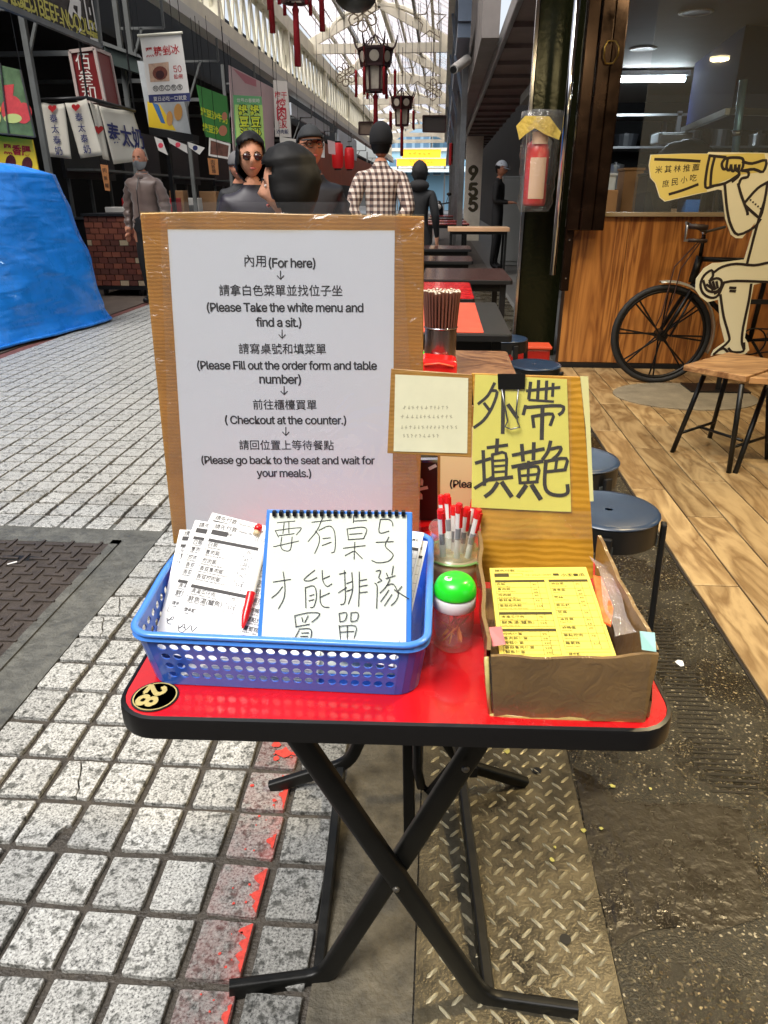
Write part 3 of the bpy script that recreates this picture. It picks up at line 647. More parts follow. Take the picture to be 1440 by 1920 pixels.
# stand under the bag so it is carried
a = P(1230, 330, 7.15); t = thing('pot_stand', 'dark stand that carries the crumpled black bag', 'stand', (c.x, 7.3, 0)); MB().bx(c.x - .3, c.x + .3, 7.1, 7.5, c.z - .18, c.z - .14).build('top', KD, t)
for dx in (-.27, .27):
    for dy in (7.13, 7.47): MB().bx(c.x + dx - .02, c.x + dx + .02, dy - .02, dy + .02, 0.01, c.z - .181).build('leg', KD, t)
t = thing('steel_pipe', 'slim bluish steel pipe running up behind the window', 'pipe', P(1374, 290, 6.6))
MB().tube([P(1374, 340, 6.6), P(1382, 245, 6.6), P(1394, 150, 6.6)], .03, 12).build('pipe', srgb('pipe_blue', 110, 150, 176, rough=.3, metal=.5), t, smooth=True)
MB().tube([P(1381, 255, 6.6), P(1382, 245, 6.6)], .037, 12).build('collar', M['steel'], t, smooth=True)

# black steel column with bright edge trim; brown shutter guide with chrome rod
col = thing('black_column', 'glossy black steel column holding the bagged fire extinguisher', 'column', (.85, 6.35, 0))
MB().bx(.655, .985, 6.2, 6.45, 0, 3.4).build('shaft', mat('black_olive_reflection', lin((34, 36, 18)), rough=.2, metal=.5, var=.4, vs=30, bump=.15, bs=30), col, bevel=.006)  # olive lamp reflection is put into the black steel's base colour
MB().bx(.628, .653, 6.17, 6.22, 0, 3.4).build('edge_trim', M['chrome'], col, bevel=.003)
BR = mat('brown_metal', lin((46, 31, 22)), rough=.22, metal=.75, var=.35, vs=5, rv=.1)
gd = thing('shutter_guide', 'hanging brown folded metal shutter stack beside the kitchen window', 'shutter', P(1085, 432, 5.62))
a = P(1056, 432, 5.62); b = P(1110, 432, 5.62); zb = a.z
nslat = 3; w = (b.x - a.x + .06) / nslat
for i in range(nslat):
    x = a.x + .02 + i * w; MB().bx(x + .001, x + w - .001, 5.60 - .02 * (i % 2), 5.66 - .02 * (i % 2), zb, 2.776).build('slat', BR, gd, bevel=.008)
hx = b.x - .015
m_ = MB(); z0 = P(1140, 120, 5.58).z; z1 = P(1140, 78, 5.58).z
m_.tube([(hx - .03, 5.56, z0), (hx - .05, 5.53, z0 + .04), (hx - .05, 5.53, z1 - .04), (hx - .03, 5.56, z1), (hx + .02, 5.56, z1), (hx + .04, 5.53, z1 - .04), (hx + .04, 5.53, z0 + .04), (hx + .02, 5.56, z0)], .006, 8, closed=True)
m_.build('pull_handle', srgb('brass', 120, 100, 50, rough=.3, metal=.9), gd, smooth=True)
rod = thing('chrome_rod', 'bright chrome guide post left of the brown shutter stack', 'post', (a.x - .04, 5.66, .6))
m_ = MB(); m_.tube([(a.x - .045, 5.65, .72), (a.x - .045, 5.65, 2.777)], .022, 14); m_.build('rod', M['chrome'], rod, smooth=True)
m_ = MB(); c = P(1057, 545, 5.66); m_.bx(c.x - .03, c.x + .03, 5.63, 5.69, c.z, 1.3); m_.build('sleeve', BR, rod, bevel=.006)
for py in (450, 522): q = P(1063, py, 5.62); MB().lathe([(.008, 0), (.006, .006), (0, .007)], (c.x, 5.63, q.z), 10, rot=Matrix.Rotation(R(90), 3, 'X')).build('screw', M['chrome'], rod)
# fire extinguisher in its plastic bag, hung on the column
fc = P(1006, 320, 6.02); fe = thing('fire_extinguisher', 'red fire extinguisher wrapped in a clear plastic bag on the black column', 'fire extinguisher', (fc.x, fc.y, fc.z))
zt2, zb2 = P(1006, 258, 6.02).z, P(1006, 386, 6.02).z; r_ = .088
m_ = MB(); m_.lathe([(r_ * .9, zb2), (r_, zb2 + .02), (r_, zt2 - .10), (r_ * .85, zt2 - .05), (r_ * .5, zt2 - .01), (.03, zt2)], (fc.x, fc.y, 0), 24); m_.build('cylinder', srgb('ext_red', 190, 24, 20, rough=.25, coat=.5), fe, smooth=True)
m_ = MB(); m_.lathe([(.02, zt2), (.02, zt2 + .03), (.028, zt2 + .03), (.028, zt2 + .05)], (fc.x, fc.y, 0), 12); m_.build('valve', M['steel'], fe)
m_ = MB(); m_.bar((fc.x - .02, fc.y - .02, zt2 + .055), (fc.x + .09, fc.y - .04, zt2 + .085), .02, .008); m_.bar((fc.x - .02, fc.y - .02, zt2 + .045), (fc.x + .08, fc.y - .04, zt2 + .03), .02, .008); m_.build('handle', M['black'], fe)
m_ = MB(); m_.tube([(fc.x + .02, fc.y - .03, zt2 + .04), (fc.x + .10, fc.y - .04, zt2 - .02), (fc.x + .10, fc.y - .03, zt2 - .2), (fc.x + .085, fc.y - .05, zb2 + .15)], .010, 8); m_.build('hose', M['black'], fe, smooth=True)
m_ = MB(); z = zb2 + .04
for zz0, zz1 in ((zb2 + .05, zb2 + .33), (zb2 + .42, zb2 + .50)):
    pts = [(fc.x + (r_ + .002) * math.sin(R(a_)), fc.y - (r_ + .002) * math.cos(R(a_))) for a_ in range(-40, 41, 10)]
    for (x0, y0), (x1, y1) in zip(pts, pts[1:]): m_.quad((x0, y0, zz0), (x1, y1, zz0), (x1, y1, zz1), (x0, y0, zz1))
m_.build('paper_label', srgb('ext_label', 206, 176, 150, rough=.5), fe, smooth=True)
m_ = MB(); prof = []
for i in range(13):
    t_ = i / 12; prof.append((r_ * (1.25 + .35 * math.sin(t_ * 3)) + (.03 if t_ > .8 else 0), zb2 - .04 + (zt2 + .17 - zb2 + .04) * t_))
m_.lathe(prof, (fc.x + .01, fc.y, 0), 30); m_.v = [tuple(Vector(v) + Vector((1, 1, .3)) * (.035 * noise.noise(Vector(v) * 12))) for v in m_.v]
m_.build('plastic_bag', film('bag_film', (.97, .95, .9), clear=.955, rough=.08, bump=.7, bs=22), fe, smooth=True)
m_ = MB(); m_.prism([P(x, y, 5.90) for x, y in ((968, 236), (985, 217), (1030, 218), (1052, 248), (1048, 262), (1022, 252), (1003, 240), (985, 252), (974, 262))], (0, .012, 0))
m_.build('yellow_cover', srgb('yellow_film', 206, 180, 84, rough=.3, var=.3, vs=20, bump=.8, bs=40, coat=.5), fe)
# canopy over the row of tables, right facade posts
CAN = srgb('canopy_brown', 110, 92, 84, rough=.55, var=.25, vs=3)
struct(MB().bx(.70, 1.50, 6.6, 40, 2.98, 3.05).build('table_canopy', CAN)); cp = bpy.data.objects['table_canopy']
for i in range(20): MB().bx(.70, 1.50, 6.8 + i * 1.2, 6.88 + i * 1.2, 2.93, 2.979).build('canopy_rib', CAN, cp)
MB().bx(.64, .698, 6.6, 40, 2.93, 3.10).build('gutter', M['steel'], cp, bevel=.01)
struct(MB().bx(2.3, 2.5, 12.3, 60, 0, 6).build('right_shop_wall', srgb('rs_wall', 40, 36, 34, rough=.8, var=.3, vs=2)))

# ================================================================== THE RED TABLE AND WHAT STANDS ON IT
ZT = .72
ta = R(2.2); tcx, tcy = -.038, .617
def T(x, y, z=0.0): return Vector((tcx + x * math.cos(ta) - y * math.sin(ta), tcy + x * math.sin(ta) + y * math.cos(ta), z))
tb = thing('folding_table', 'red topped folding table with rounded black edge and crossed black legs, marked 28', 'table', (tcx, tcy + .3, 0))
REDL = mat('red_laminate', lin((206, 22, 28)), rough=.24, var=.14, vs=12, coat=.35, rv=.1)
m_ = MB(); m_.prism([T(x, y, ZT - .006) for x, y in rrect(-.312, .312, .004, .615, .045)], (0, 0, .006)); m_.build('tabletop', REDL, tb)
m_ = MB(); out = rrect(-.318, .318, -.002, .621, .05); inn = rrect(-.3125, .3125, .0035, .6155, .0455); n = len(out)
rings = [(out, -.027), (out, -.004), (out, -.0005), (inn, .0008), (inn, -.006)]
vs = []
for k, (o_, dz) in enumerate(rings):
    for i, (x, y) in enumerate(o_):
        if k == 2: x2, y2 = inn[i]; x, y = x * .75 + x2 * .25, y * .75 + y2 * .25
        vs.append(T(x, y, ZT + dz))
m_.add(vs, [(k * n + i, k * n + (i + 1) % n, (k + 1) * n + (i + 1) % n, (k + 1) * n + i) for k in range(4) for i in range(n)] + [tuple(range(n - 1, -1, -1))])
m_.build('edge_band', srgb('rubber_edge', 17, 16, 16, rough=.38), tb, smooth=True, angle=40)
c = G(291, 1307, ZT)
stk = MB(); stk.lathe([(.0270, .0002), (.0270, .0012), (0, .0012)], (c.x, c.y, ZT), 40); sk = stk.build('number_sticker', srgb('sticker_black', 26, 28, 24, rough=.3), tb)
m_ = MB(); m_.lathe([(.0235, .00125), (.0250, .00125), (.0250, .0016), (.0235, .0016), (.0235, .00125)], (c.x, c.y, ZT), 40)
pl_h = Plane((0, 0, ZT), (1, 0, ZT), (0, 1, ZT))
lay_text(m_, '28', c + Vector((.003, .0175, 0)), c + Vector((-.003, -.0175, 0)), Vector((0, 0, 1)), off=.05, lift=.0016, hs=.95)
m_.build('gold_print', srgb('gold_print', 196, 178, 112, rough=.35), sk)
LEG = srgb('leg_metal', 24, 24, 22, rough=.4, metal=.4, var=.4, vs=25, rv=.1)
def leg(name, pts, w=.036, h=.016, up=(0, 1, 0)):
    """flat-oval steel tube through pts with rounded bends"""
    q = [Vector(p) for p in pts]; out = [q[0]]
    for i in range(1, len(q) - 1):
        a, b = (q[i - 1] - q[i]).normalized(), (q[i + 1] - q[i]).normalized(); r = .035
        for t_ in (0, .25, .5, .75, 1):
            p0, p2 = q[i] + a * r, q[i] + b * r; out.append((1 - t_) ** 2 * p0 + 2 * t_ * (1 - t_) * q[i] + t_ * t_ * p2)
    out.append(q[-1]); m_ = MB(); m_.tube(out, h * .62, 16, up=up, flat=w / (h * 1.24) * .94, sq=.45); return m_.build(name, LEG, tb, smooth=True, angle=50)
fy, by = .775, 1.235
def lp(px, py, Y): return P(px, py, Y)
leg('leg', [lp(530, 1340, fy), lp(905, 1872, fy), G(1083, 1897, .014)])
leg('leg', [lp(925, 1345, fy + .02), lp(608, 1832, fy + .02), G(430, 1856, .014)])
leg('leg', [P(700, 1330, by), P(655, 1430, by), G(507, 1476, .014)], w=.030)
leg('leg', [P(800, 1330, by), P(866, 1432, by), G(985, 1468, .014)], w=.030)
a = P(597, 1838, fy + .02); b = P(640, 1440, by); m_ = MB(); m_.bar(a, b, .020, .034); m_.build('runner', LEG, tb, bevel=.004)
a = P(917, 1872, fy); b = P(863, 1440, by); m_ = MB(); m_.bar(a, b, .020, .034); m_.build('runner', LEG, tb, bevel=.004)
m_ = MB(); m_.bar(P(880, 1450, 1.0), P(860, 1385, 1.12), .03, .018); m_.build('brace', LEG, tb)
m_ = MB(); m_.bar(P(765, 1330, 1.05), P(768, 1570, 1.0), .022, .02, up=(0, 1, 0)); m_.build('brace', LEG, tb, bevel=.003)
m_ = MB(); m_.tube([P(784, 1330, 1.0), P(782, 1440, 1.0), P(790, 1475, .99), P(806, 1486, .99), P(880, 1400, .98)], .009, 8); m_.build('latch_bar', LEG, tb, smooth=True)
RIV = srgb('rivet', 120, 116, 108, rough=.4, metal=.8)
for px, py, Y in ((743, 1667, fy - .02), (873, 1442, fy - .001)):
    q = P(px, py, Y); MB().lathe([(.006, 0), (.0045, .003), (0, .004)], q, 12, rot=Matrix.Rotation(R(90), 3, 'X')).build('rivet', RIV, tb, smooth=True)
for x, y in ((-.22, .16), (.22, .16), (-.22, .5), (.22, .5)):
    q = T(x, y, ZT - .036); MB().box(q, (.04, .025, .017)).build('bracket', LEG, tb)
m_ = MB(); m_.bar(T(-.22, .1, ZT - .05), T(-.22, .58, ZT - .05), .022, .022); m_.build('rail', LEG, tb)
m_ = MB(); m_.bar(T(.22, .1, ZT - .05), T(.22, .58, ZT - .05), .022, .022); m_.build('rail', LEG, tb)

# ---- the big instruction board
CARDB = taped_card('brown_card', (156, 114, 50), band=50, strength=.10, gloss=.2)
BP = Plane(P(322, 1000, 1.09), P(785, 1000, 1.09), P(262, 400, 1.15))
bd = thing('instruction_board', 'tall cardboard sign with a white dine-in instruction sheet, propped behind the blue basket', 'sign board', BP.hit(555, 1020))
m_ = MB(); slab(m_, [(262, 399), (400, 396), (560, 401), (795, 405), (793, 700), (785, 1018), (560, 1019), (325, 1020), (292, 700)], BP, .011); m_.build('cardboard', CARDB, bd, bevel=.0015)
m_ = MB(); PB2 = BP.shift(.0009); slab(m_, [(314, 430), (740, 432), (735, 1012), (351, 1014)], PB2, .0007); ps = m_.build('paper_sheet', srgb('paper_cool', 200, 203, 208, rough=.55), bd)
m_ = MB()
for s_, x0, x1, y, o_ in (('內用', 458.5, 498.5, 489, .006), ('(For here)', 504, 591, 489, .02), ('請拿白色菜單並找位子坐', 411, 642, 544.5, .006), ('(Please Take the white menu and', 388, 681, 572.6, .02), ('find a sit.)', 480, 564.6, 600.4, .02), ('請寫桌號和填菜單', 447.8, 611.3, 654, .006), ('(Please Fill out the order form and table', 369.7, 706.4, 681.4, .02), ('number)', 486.5, 563.8, 707, .02), ('前往櫃檯買單', 474.4, 593.6, 758.7, .006), ('( Checkout at the counter.)', 422, 648.8, 784, .02), ('請回位置上等待餐點', 448.6, 625.8, 834.4, .006), ('(Please go back to the seat and wait for', 377.7, 702.3, 859.4, .02), ('your meals.)', 481.6, 583, 883.6, .02)):
    ptext(m_, s_, (x0, y), (x1, y + .8), PB2, off=o_, lift=.0005)
for x, y in ((526, 516), (529, 626.6), (532.8, 732.5), (536, 809)):
    pstrokes(m_, [[(x, y - 8), (x, y + 7)]], .0016, PB2, curve=False, lift=.0005); pstrokes(m_, [[(x - 6, y + 1), (x, y + 7.5), (x + 6, y + 1)]], .0016, PB2, curve=False, lift=.0006)
m_.build('lettering', M['ink'], ps)
FILM = film('clear_film', (1, 1, 1), clear=.975, rough=.07, bump=.4, bs=9)
def sheet(mb, px, pl, off, nx=10, ny=10, wob=.001, seed=0):
    """a thin wavy sheet over the quad px (TL, TR, BR, BL)"""
    tl, tr_, br, bl = px; base = len(mb.v)
    for j in range(ny + 1):
        for i in range(nx + 1):
            u, v = i / nx, j / ny; x = (tl[0] * (1 - u) + tr_[0] * u) * (1 - v) + (bl[0] * (1 - u) + br[0] * u) * v; y = (tl[1] * (1 - u) + tr_[1] * u) * (1 - v) + (bl[1] * (1 - u) + br[1] * u) * v
            p = pl.hit(x, y, off); w = (noise.noise(Vector((p.x * 14 + seed, p.y * 14, p.z * 14))) + .5) * wob; mb.v.append(tuple(p + pl.n * w))
    for j in range(ny):
        for i in range(nx): a = base + j * (nx + 1) + i; mb.f.append((a, a + 1, a + nx + 2, a + nx + 1)); mb.m.append(mb.cur)
m_ = MB(); sheet(m_, [(300, 379), (748, 379), (790, 1000), (322, 1004)], PB2, .0018, 16, 20, .0022); m_.build('plastic_cover', FILM, bd, smooth=True)
TAPE = film('packing_tape', (.98, .86, .62), clear=.95, rough=.12, bump=.55, bs=26)
m_ = MB(); sheet(m_, [(264, 398), (312, 397), (349, 1005), (326, 1006)], BP, .0012, 4, 24, .002, 3); sheet(m_, [(741, 400), (794, 405), (786, 1004), (737, 1004)], BP, .0012, 4, 24, .002, 5); sheet(m_, [(262, 396), (796, 402), (795, 430), (266, 428)], BP, .0024, 24, 3, .002, 7)
m_.build('tape', TAPE, bd, smooth=True)

# ---- pale sign and dark menu board standing behind
YP = Plane((0, 1.135, .9), (1, 1.135, .9), (0, 1.135, 1.2))
t = thing('takeaway_instruction_sign', 'yellowish instruction sheet showing only (Plea behind the pen cup', 'sign board', YP.hit(900, 1000))
m_ = MB(); slab(m_, [(821, 760), (1010, 764), (1010, 1002), (820, 1002)], YP, .006); m_.build('cardboard', CARDB, t)
m_ = MB(); PY2 = Plane((0, 1.134, .9), (1, 1.134, .9), (0, 1.134, 1.2)); slab(m_, [(826, 800), (1004, 802), (1004, 998), (825, 998)], PY2, .0007); o = m_.build('paper_sheet', srgb('paper_cream', 222, 206, 150, rough=.6), t)
m_ = MB(); ptext(m_, '(Please', (844, 904), (905, 905), PY2, off=.02); m_.build('lettering', M['ink'], o)
DP = Plane((0, 1.16, .9), (1, 1.16, .9), (0, 1.16, 1.2))
t = thing('dark_menu_board', 'dark brown board with white brushed marks between the cardboard sign and the yellowish sheet', 'menu board', DP.hit(803, 1000))
m_ = MB(); slab(m_, [(765, 868), (820, 867), (820, 994), (765, 995)], DP, .01); m_.build('panel', srgb('dark_brown', 48, 26, 22, rough=.4), t)
m_ = MB(); slab(m_, [(763, 863), (822, 862), (822, 867), (763, 868)], DP, .012); m_.build('top_rim', M['chrome'], t)
m_ = MB(); pstrokes(m_, [[(782, 905), (790, 899), (790, 908)], [(782, 918), (800, 914)], [(781, 932), (788, 926), (789, 934)], [(806, 878), (816, 873)]], .006, DP); m_.build('white_marks', M['white'], t)

# ---- blue basket
BLUE = mat('blue_plastic', lin((44, 92, 190)), rough=.28, spec=.6, coat=.2, var=.06, vs=20)
bk = thing('plastic_basket', 'blue perforated plastic basket full of order sheets on the red table', 'basket', (-.172, .80, ZT + .001))
bz0, bz1 = ZT + .0012, ZT + .076
bot = dict(x0=-.331, x1=-.011, y0=.668, y1=.930); top = dict(x0=-.3435, x1=-.0015, y0=.658, y1=.946)
def hump(u): return .013 * math.sin(math.pi * min(1, max(0, u))) ** 1.5
def wallpt(side, u, v):
    """u 0..1 along the straight run of a side, v 0..1 upwards; corners are rounded separately"""
    r = .028; x0 = bot['x0'] + (top['x0'] - bot['x0']) * v; x1 = bot['x1'] + (top['x1'] - bot['x1']) * v; y0 = bot['y0'] + (top['y0'] - bot['y0']) * v; y1 = bot['y1'] + (top['y1'] - bot['y1']) * v
    z = bz0 + (bz1 - bz0) * v
    if side == 0: return Vector((x0 + r + (x1 - x0 - 2 * r) * u, y0, z))
    if side == 1: return Vector((x1, y0 + r + (y1 - y0 - 2 * r) * u, z + hump(u) * v))
    if side == 2: return Vector((x1 - r - (x1 - x0 - 2 * r) * u, y1, z))
    return Vector((x0, y1 - r - (y1 - y0 - 2 * r) * u, z + hump(u) * v))
def corner(side, t_, v):
    r = .028; x0 = bot['x0'] + (top['x0'] - bot['x0']) * v; x1 = bot['x1'] + (top['x1'] - bot['x1']) * v; y0 = bot['y0'] + (top['y0'] - bot['y0']) * v; y1 = bot['y1'] + (top['y1'] - bot['y1']) * v
    cx, cy = ((x1 - r, y0 + r), (x1 - r, y1 - r), (x0 + r, y1 - r), (x0 + r, y0 + r))[side]; a0 = (-90, 0, 90, 180)[side]
    a = R(a0 + 90 * t_); return Vector((cx + r * math.cos(a), cy + r * math.sin(a), bz0 + (bz1 - bz0) * v))
m_ = MB()
def perf(side, nx, va=.12, vb=.86, ny=4, rr_=.62):
    n8 = 10; L = (wallpt(side, 1, .5) - wallpt(side, 0, .5)).length; cw = L / nx; chh = (bz1 - bz0) * (vb - va) / ny; rad = min(cw, chh) / 2 * .66
    def at(U, V): return wallpt(side, U / L, V / (bz1 - bz0))
    hz = (bz1 - bz0)
    for i in range(nx):
        for v0, v1 in ((0, va * hz), (vb * hz, hz)): m_.quad(at(i * cw, v0), at((i + 1) * cw, v0), at((i + 1) * cw, v1), at(i * cw, v1))
        for j in range(ny):
            u0 = i * cw; v0 = va * hz + j * chh; cx, cy = u0 + cw / 2, v0 + chh / 2
            inner = [(cx + rad * 1.12 * math.cos(2 * math.pi * (k + .5) / 12), cy + rad * math.sin(2 * math.pi * (k + .5) / 12)) for k in range(12)]
            outer = []
            for k in range(12):
                a = 2 * math.pi * (k + .5) / 12; c_, s_ = math.cos(a), math.sin(a); m = max(abs(c_), abs(s_))
                outer.append((cx + cw / 2 * c_ / m if abs(c_) >= abs(s_) - 1e-6 else cx + cw / 2 * (c_ / m), cy + chh / 2 * (s_ / m)))
            for k in range(12):
                k2 = (k + 1) % 12; m_.quad(at(*outer[k]), at(*outer[k2]), at(*inner[k2]), at(*inner[k]))
            for q, (ka, kb) in enumerate(((1, 1), )): pass
            # corner fillers
            for sx, sy, ka, kb in ((1, 1, 1, 1), ):
                pass
            for (ex, ey, ka) in ((1, 1, 1), (-1, 1, 4), (-1, -1, 7), (1, -1, 10)):
                a, b = outer[ka - 0 if ka < 12 else 0], outer[(ka + 1) % 12]
                m_.add([at(*outer[ka % 12]), at(cx + ex * cw / 2, cy + ey * chh / 2), at(*outer[(ka - 1) % 12])], [(0, 1, 2)])
                m_.add([at(*outer[ka % 12]), at(cx + ex * cw / 2, cy + ey * chh / 2), at(*outer[(ka + 1) % 12])], [(0, 1, 2)])
for sd_, nx in ((0, 20), (1, 15), (2, 20), (3, 15)): perf(sd_, nx)
for sd_ in range(4):
    for k in range(5):
        for v0, v1 in ((0, .33), (.33, .66), (.66, 1)): m_.quad(corner(sd_, k / 5, v0), corner(sd_, (k + 1) / 5, v0), corner(sd_, (k + 1) / 5, v1), corner(sd_, k / 5, v1))
bp_ = [corner(sd_, k / 5, 0) for sd_ in (3, 0, 1, 2) for k in range(6)]
m_.add(bp_, [tuple(range(len(bp_)))])
o = m_.build('basket_wall', BLUE, bk); sm = o.modifiers.new('s', 'SOLIDIFY'); sm.thickness = .0018; sm.offset = 0
rim = []
for sd_ in range(4):
    for k in range(0, 13): rim.append(wallpt(sd_, k / 12, 1))
    for k in range(1, 6): rim.append(corner(sd_, k / 6, 1))
m_ = MB(); m_.tube(rim, .0034, 8, closed=True, up=(0, 0, 1), flat=1.4)
lo_ = [p + (Vector((-.172, .80, p.z)) - p).normalized() * -.004 + Vector((0, 0, -.008)) for p in rim]
k = len(rim); m_.add([tuple(p) for p in rim] + [tuple(p) for p in lo_], [(i, (i + 1) % k, k + (i + 1) % k, k + i) for i in range(k)])
m_.build('rim', mat('blue_rim_sky_sheen', lin((76, 138, 226)), rough=.22, coat=.3), bk, smooth=True)  # same blue plastic; the sky's reflection is painted as a lighter rim

# ---- order sheets: printed layout shared by the white and the yellow ones
def menu_print(mb, O, u, v, n, w, h, kind, lim=9):
    def q(x, y): return O + u * (x * w) + v * (y * h)
    def tx(s_, x, y, wd, off=.0, hs=1.0):
        if s_ and y < lim - .02: lay_text(mb, s_, q(x, y), q(x + wd, y), n, off, hs, lift=.0004)
    def rect(x0, y0, x1, y1, l=.0003):
        y1 = min(y1, lim)
        if y1 > y0: mb.add([q(x0, y0) + n * l, q(x1, y0) + n * l, q(x1, y1) + n * l, q(x0, y1) + n * l], [(0, 1, 2, 3)])
    def hl(x0, x1, y, t_=.0022): rect(x0, y, x1, y + t_)
    def vl(x, y0, y1, t_=.0030): rect(x, y0, x + t_, y1)
    tx('請先付款', .05, .033, .21, .006); tx('Please pay first', .28, .036, .17)
    rect(.04, .060, .19, .098); hl(.17, .33, .062); hl(.17, .33, .095); vl(.33, .062, .096)
    tx('桌號', .18, .078, .05) if kind == 'w' else tx('02-2365-0089', .36, .078, .26)
    if kind == 'w': tx('02-2365-0089', .44, .062, .22); tx('02-2370-7118', .44, .083, .22); tx('小王煮瓜', .72, .07, .22, .02)
    else: tx('小王煮瓜', .72, .085, .24, .03); rect(.64, .066, .70, .09)
    hl(.04, .66, .108, .002)
    def block(x0, x1, y, title, eng, rows, rh=.036):
        rect(x0, y, x1, y + .024); yy = y + .028
        for nm, en, pr in rows:
            k_ = len(pr); hh = rh * max(1, .5 * k_ + .15)
            tx(nm, x0 + .015, yy + .014, .043 * len(nm), .006); tx(en, x0 + .015, yy + .036, min(.27, .011 * len(en)))
            for i, pp in enumerate(pr): tx(pp, x1 - .130, yy + .015 + i * hh / k_, .019 * len(pp), .012)
            yy += hh; hl(x0, x1, yy - .003)
        for xx in (x1 - .15, x1 - .075): vl(xx, y + .02, yy - .003)
        vl(x0, y, yy - .002, .003); vl(x1 - .003, y, yy - .002, .003); hl(x0, x1, yy - .003, .002); return yy
    y = block(.04, .54, .13, '飯類', 'Rice Dishes', [('白飯', 'Steamed Rice', ('20',)), ('魯肉飯', 'Minced Pork Rice', ('65', '35')), ('焢肉飯', 'Braised Pork Rice', ('60',)), ('香菇魯肉飯', 'Minced Pork with Mushroom', ('75',)), ('香菇焢肉飯', 'Braised Pork with Mushroom', ('115',))], .058 if kind == 'w' else .05)
    y = block(.04, .54, y + .02, '湯類', 'Soup', [('清湯瓜仔肉', 'Stewed Melon Pork Soup', ('70',)), ('鮮魚湯(鱸魚)', 'Fresh Fish Soup', ('115',))], .058 if kind == 'w' else .05)
    if kind == 'y': y = block(.04, .54, y + .015, '便當', 'Bento', [('焢肉便當', '', ('90',)), ('魯肉飯便當', '', ('95',)), ('香菇便當', '', ('120',)), ('香菇魯肉便當', '', ('125',)), ('鮮魚便當', '', ('150',))], .036)
    else:
        hl(.04, .54, y + .02, .002); hl(.04, .54, y + .10, .002); vl(.04, y + .02, y + .1, .003); vl(.537, y + .02, y + .1, .003); tx('總金額', .055, y + .035, .1, .018); tx('Total', .055, y + .055, .05)
        # small line drawing under the box
        if lim < .9: return
        pts = [q(.06 + .012 * i + .0, y + .15 + .02 * math.sin(i * 1.3)) for i in range(14)]; ribbon(mb, pts, .0011, n, .0004)
        pts = [q(.10 + .03 * math.cos(i * .6), y + .17 + .018 * math.sin(i * .6)) for i in range(11)]; ribbon(mb, pts, .0009, n, .0004)
    y = block(.58, .97, .13, '小菜', 'Side Dishes', [('滷白菜', 'Stewed Cabbage', ('60',)), ('燙青菜', 'Greens', ('60', '35')), ('筍絲', 'Bamboo Shoot', ('60', '35')), ('苦瓜封', 'Bitter Melon', ('70',)), ('豆腐', 'Tofu', ('15',)), ('油豆腐', 'Fried Tofu', ('20', '15')), ('滷鴨蛋', 'Duck Egg', ('20',)), ('單點焢肉', 'Stewed Pork', ('75',)), ('蘿蔔糕', 'Radish Cake', ('115',))], .062)
    hl(.58, .97, y + .02, .002); tx('總金額', .6, y + .035, .1, .018)
def order_sheet(name, label, cat, pl, tl, tr_, w, h, kind, th, m, inkm, group=None, off=0.0):
    O = pl.hit(*tl, off); u = (pl.hit(*tr_, off) - O).normalized(); v = u.cross(pl.n).normalized()
    if v.z > 0: v = -v
    hm = h
    if w is None: w = (pl.hit(*tr_, off) - O).length
    while hm > .05 and any((p.y < (.6745 if kind == 'w' else .655)) or p.z < ZT + .005 for p in (O + v * hm, O + u * w + v * hm)): hm -= .002
    t = thing(name, label, cat, O + v * hm, group); m_ = MB(); poly = [O, O + u * w, O + u * w + v * hm, O + v * hm]
    m_.prism(poly, -pl.n * th); m_.build('paper', m, t)
    m_ = MB(); menu_print(m_, O, u, v, pl.n, w, h, kind, hm / h); m_.build('printing', inkm, t); return O, u, v
MP = Plane(P(300, 1183, .715), P(480, 1190, .715), P(440, 980, .835))
PW_ = srgb('menu_white', 236, 236, 234, rough=.6); PI = srgb('menu_ink', 60, 58, 58, rough=.7)
order_sheet('order_sheet', 'white order sheet standing highest at the back of the fan, only its top edge showing', 'order sheet', MP, (398, 961), (470, 979), .15, .17, 'w', .0006, PW_, PI, 'white order sheets in the blue basket', -.013)
order_sheet('order_sheet', 'leftmost white order sheet of the fan, mostly covered', 'order sheet', MP, (337, 993), (400, 995), .15, .165, 'w', .002, PW_, PI, 'white order sheets in the blue basket', -.010)
order_sheet('order_sheet', 'second white order sheet of the fan, between the leftmost and the front one', 'order sheet', MP, (366, 975), (430, 985), .15, .18, 'w', .002, PW_, PI, 'white order sheets in the blue basket', -.0055)
order_sheet('order_sheet', 'front white order sheet tilted in the basket with a red pen lying on it', 'order sheet', MP, (396, 977), (497, 996), .15, .19, 'w', .003, PW_, PI, 'white order sheets in the blue basket', 0)
t = thing('paper_stack', 'thick stack of white sheets propping the fan inside the basket', 'paper stack', (-.2, .72, ZT + .003))
m_ = MB(); 
for k in range(14): m_.prism([(-.305 + k * .003, .676 + k * .0009 + i_, ZT + .004 + k * .0019) if False else p for i_ in (0,) for p in ((-.30 + k * .0045, .674 + k * .0012, ZT + .003 + k * .0021), (-.13, .674 + k * .0012, ZT + .003 + k * .0021), (-.13, .84, ZT + .003 + k * .0021), (-.30 + k * .0045, .84, ZT + .003 + k * .0021))], (0, 0, .0012))
m_.build('sheet', PW_, t, kind='stuff')
RP_ = Plane(P(780, 1190, .715), P(800, 1190, .715), P(790, 1000, .84))
order_sheet('order_sheet', 'white order sheet standing right of the whiteboard, nearest to the front', 'order sheet', RP_, (690, 984), (795, 999), None, .19, 'w', .002, PW_, PI, 'white order sheets in the blue basket', 0)
order_sheet('order_sheet', 'white order sheet standing right of the whiteboard, behind the nearer one', 'order sheet', RP_, (698, 1000), (802, 1015), None, .18, 'w', .002, PW_, PI, 'white order sheets in the blue basket', -.006)
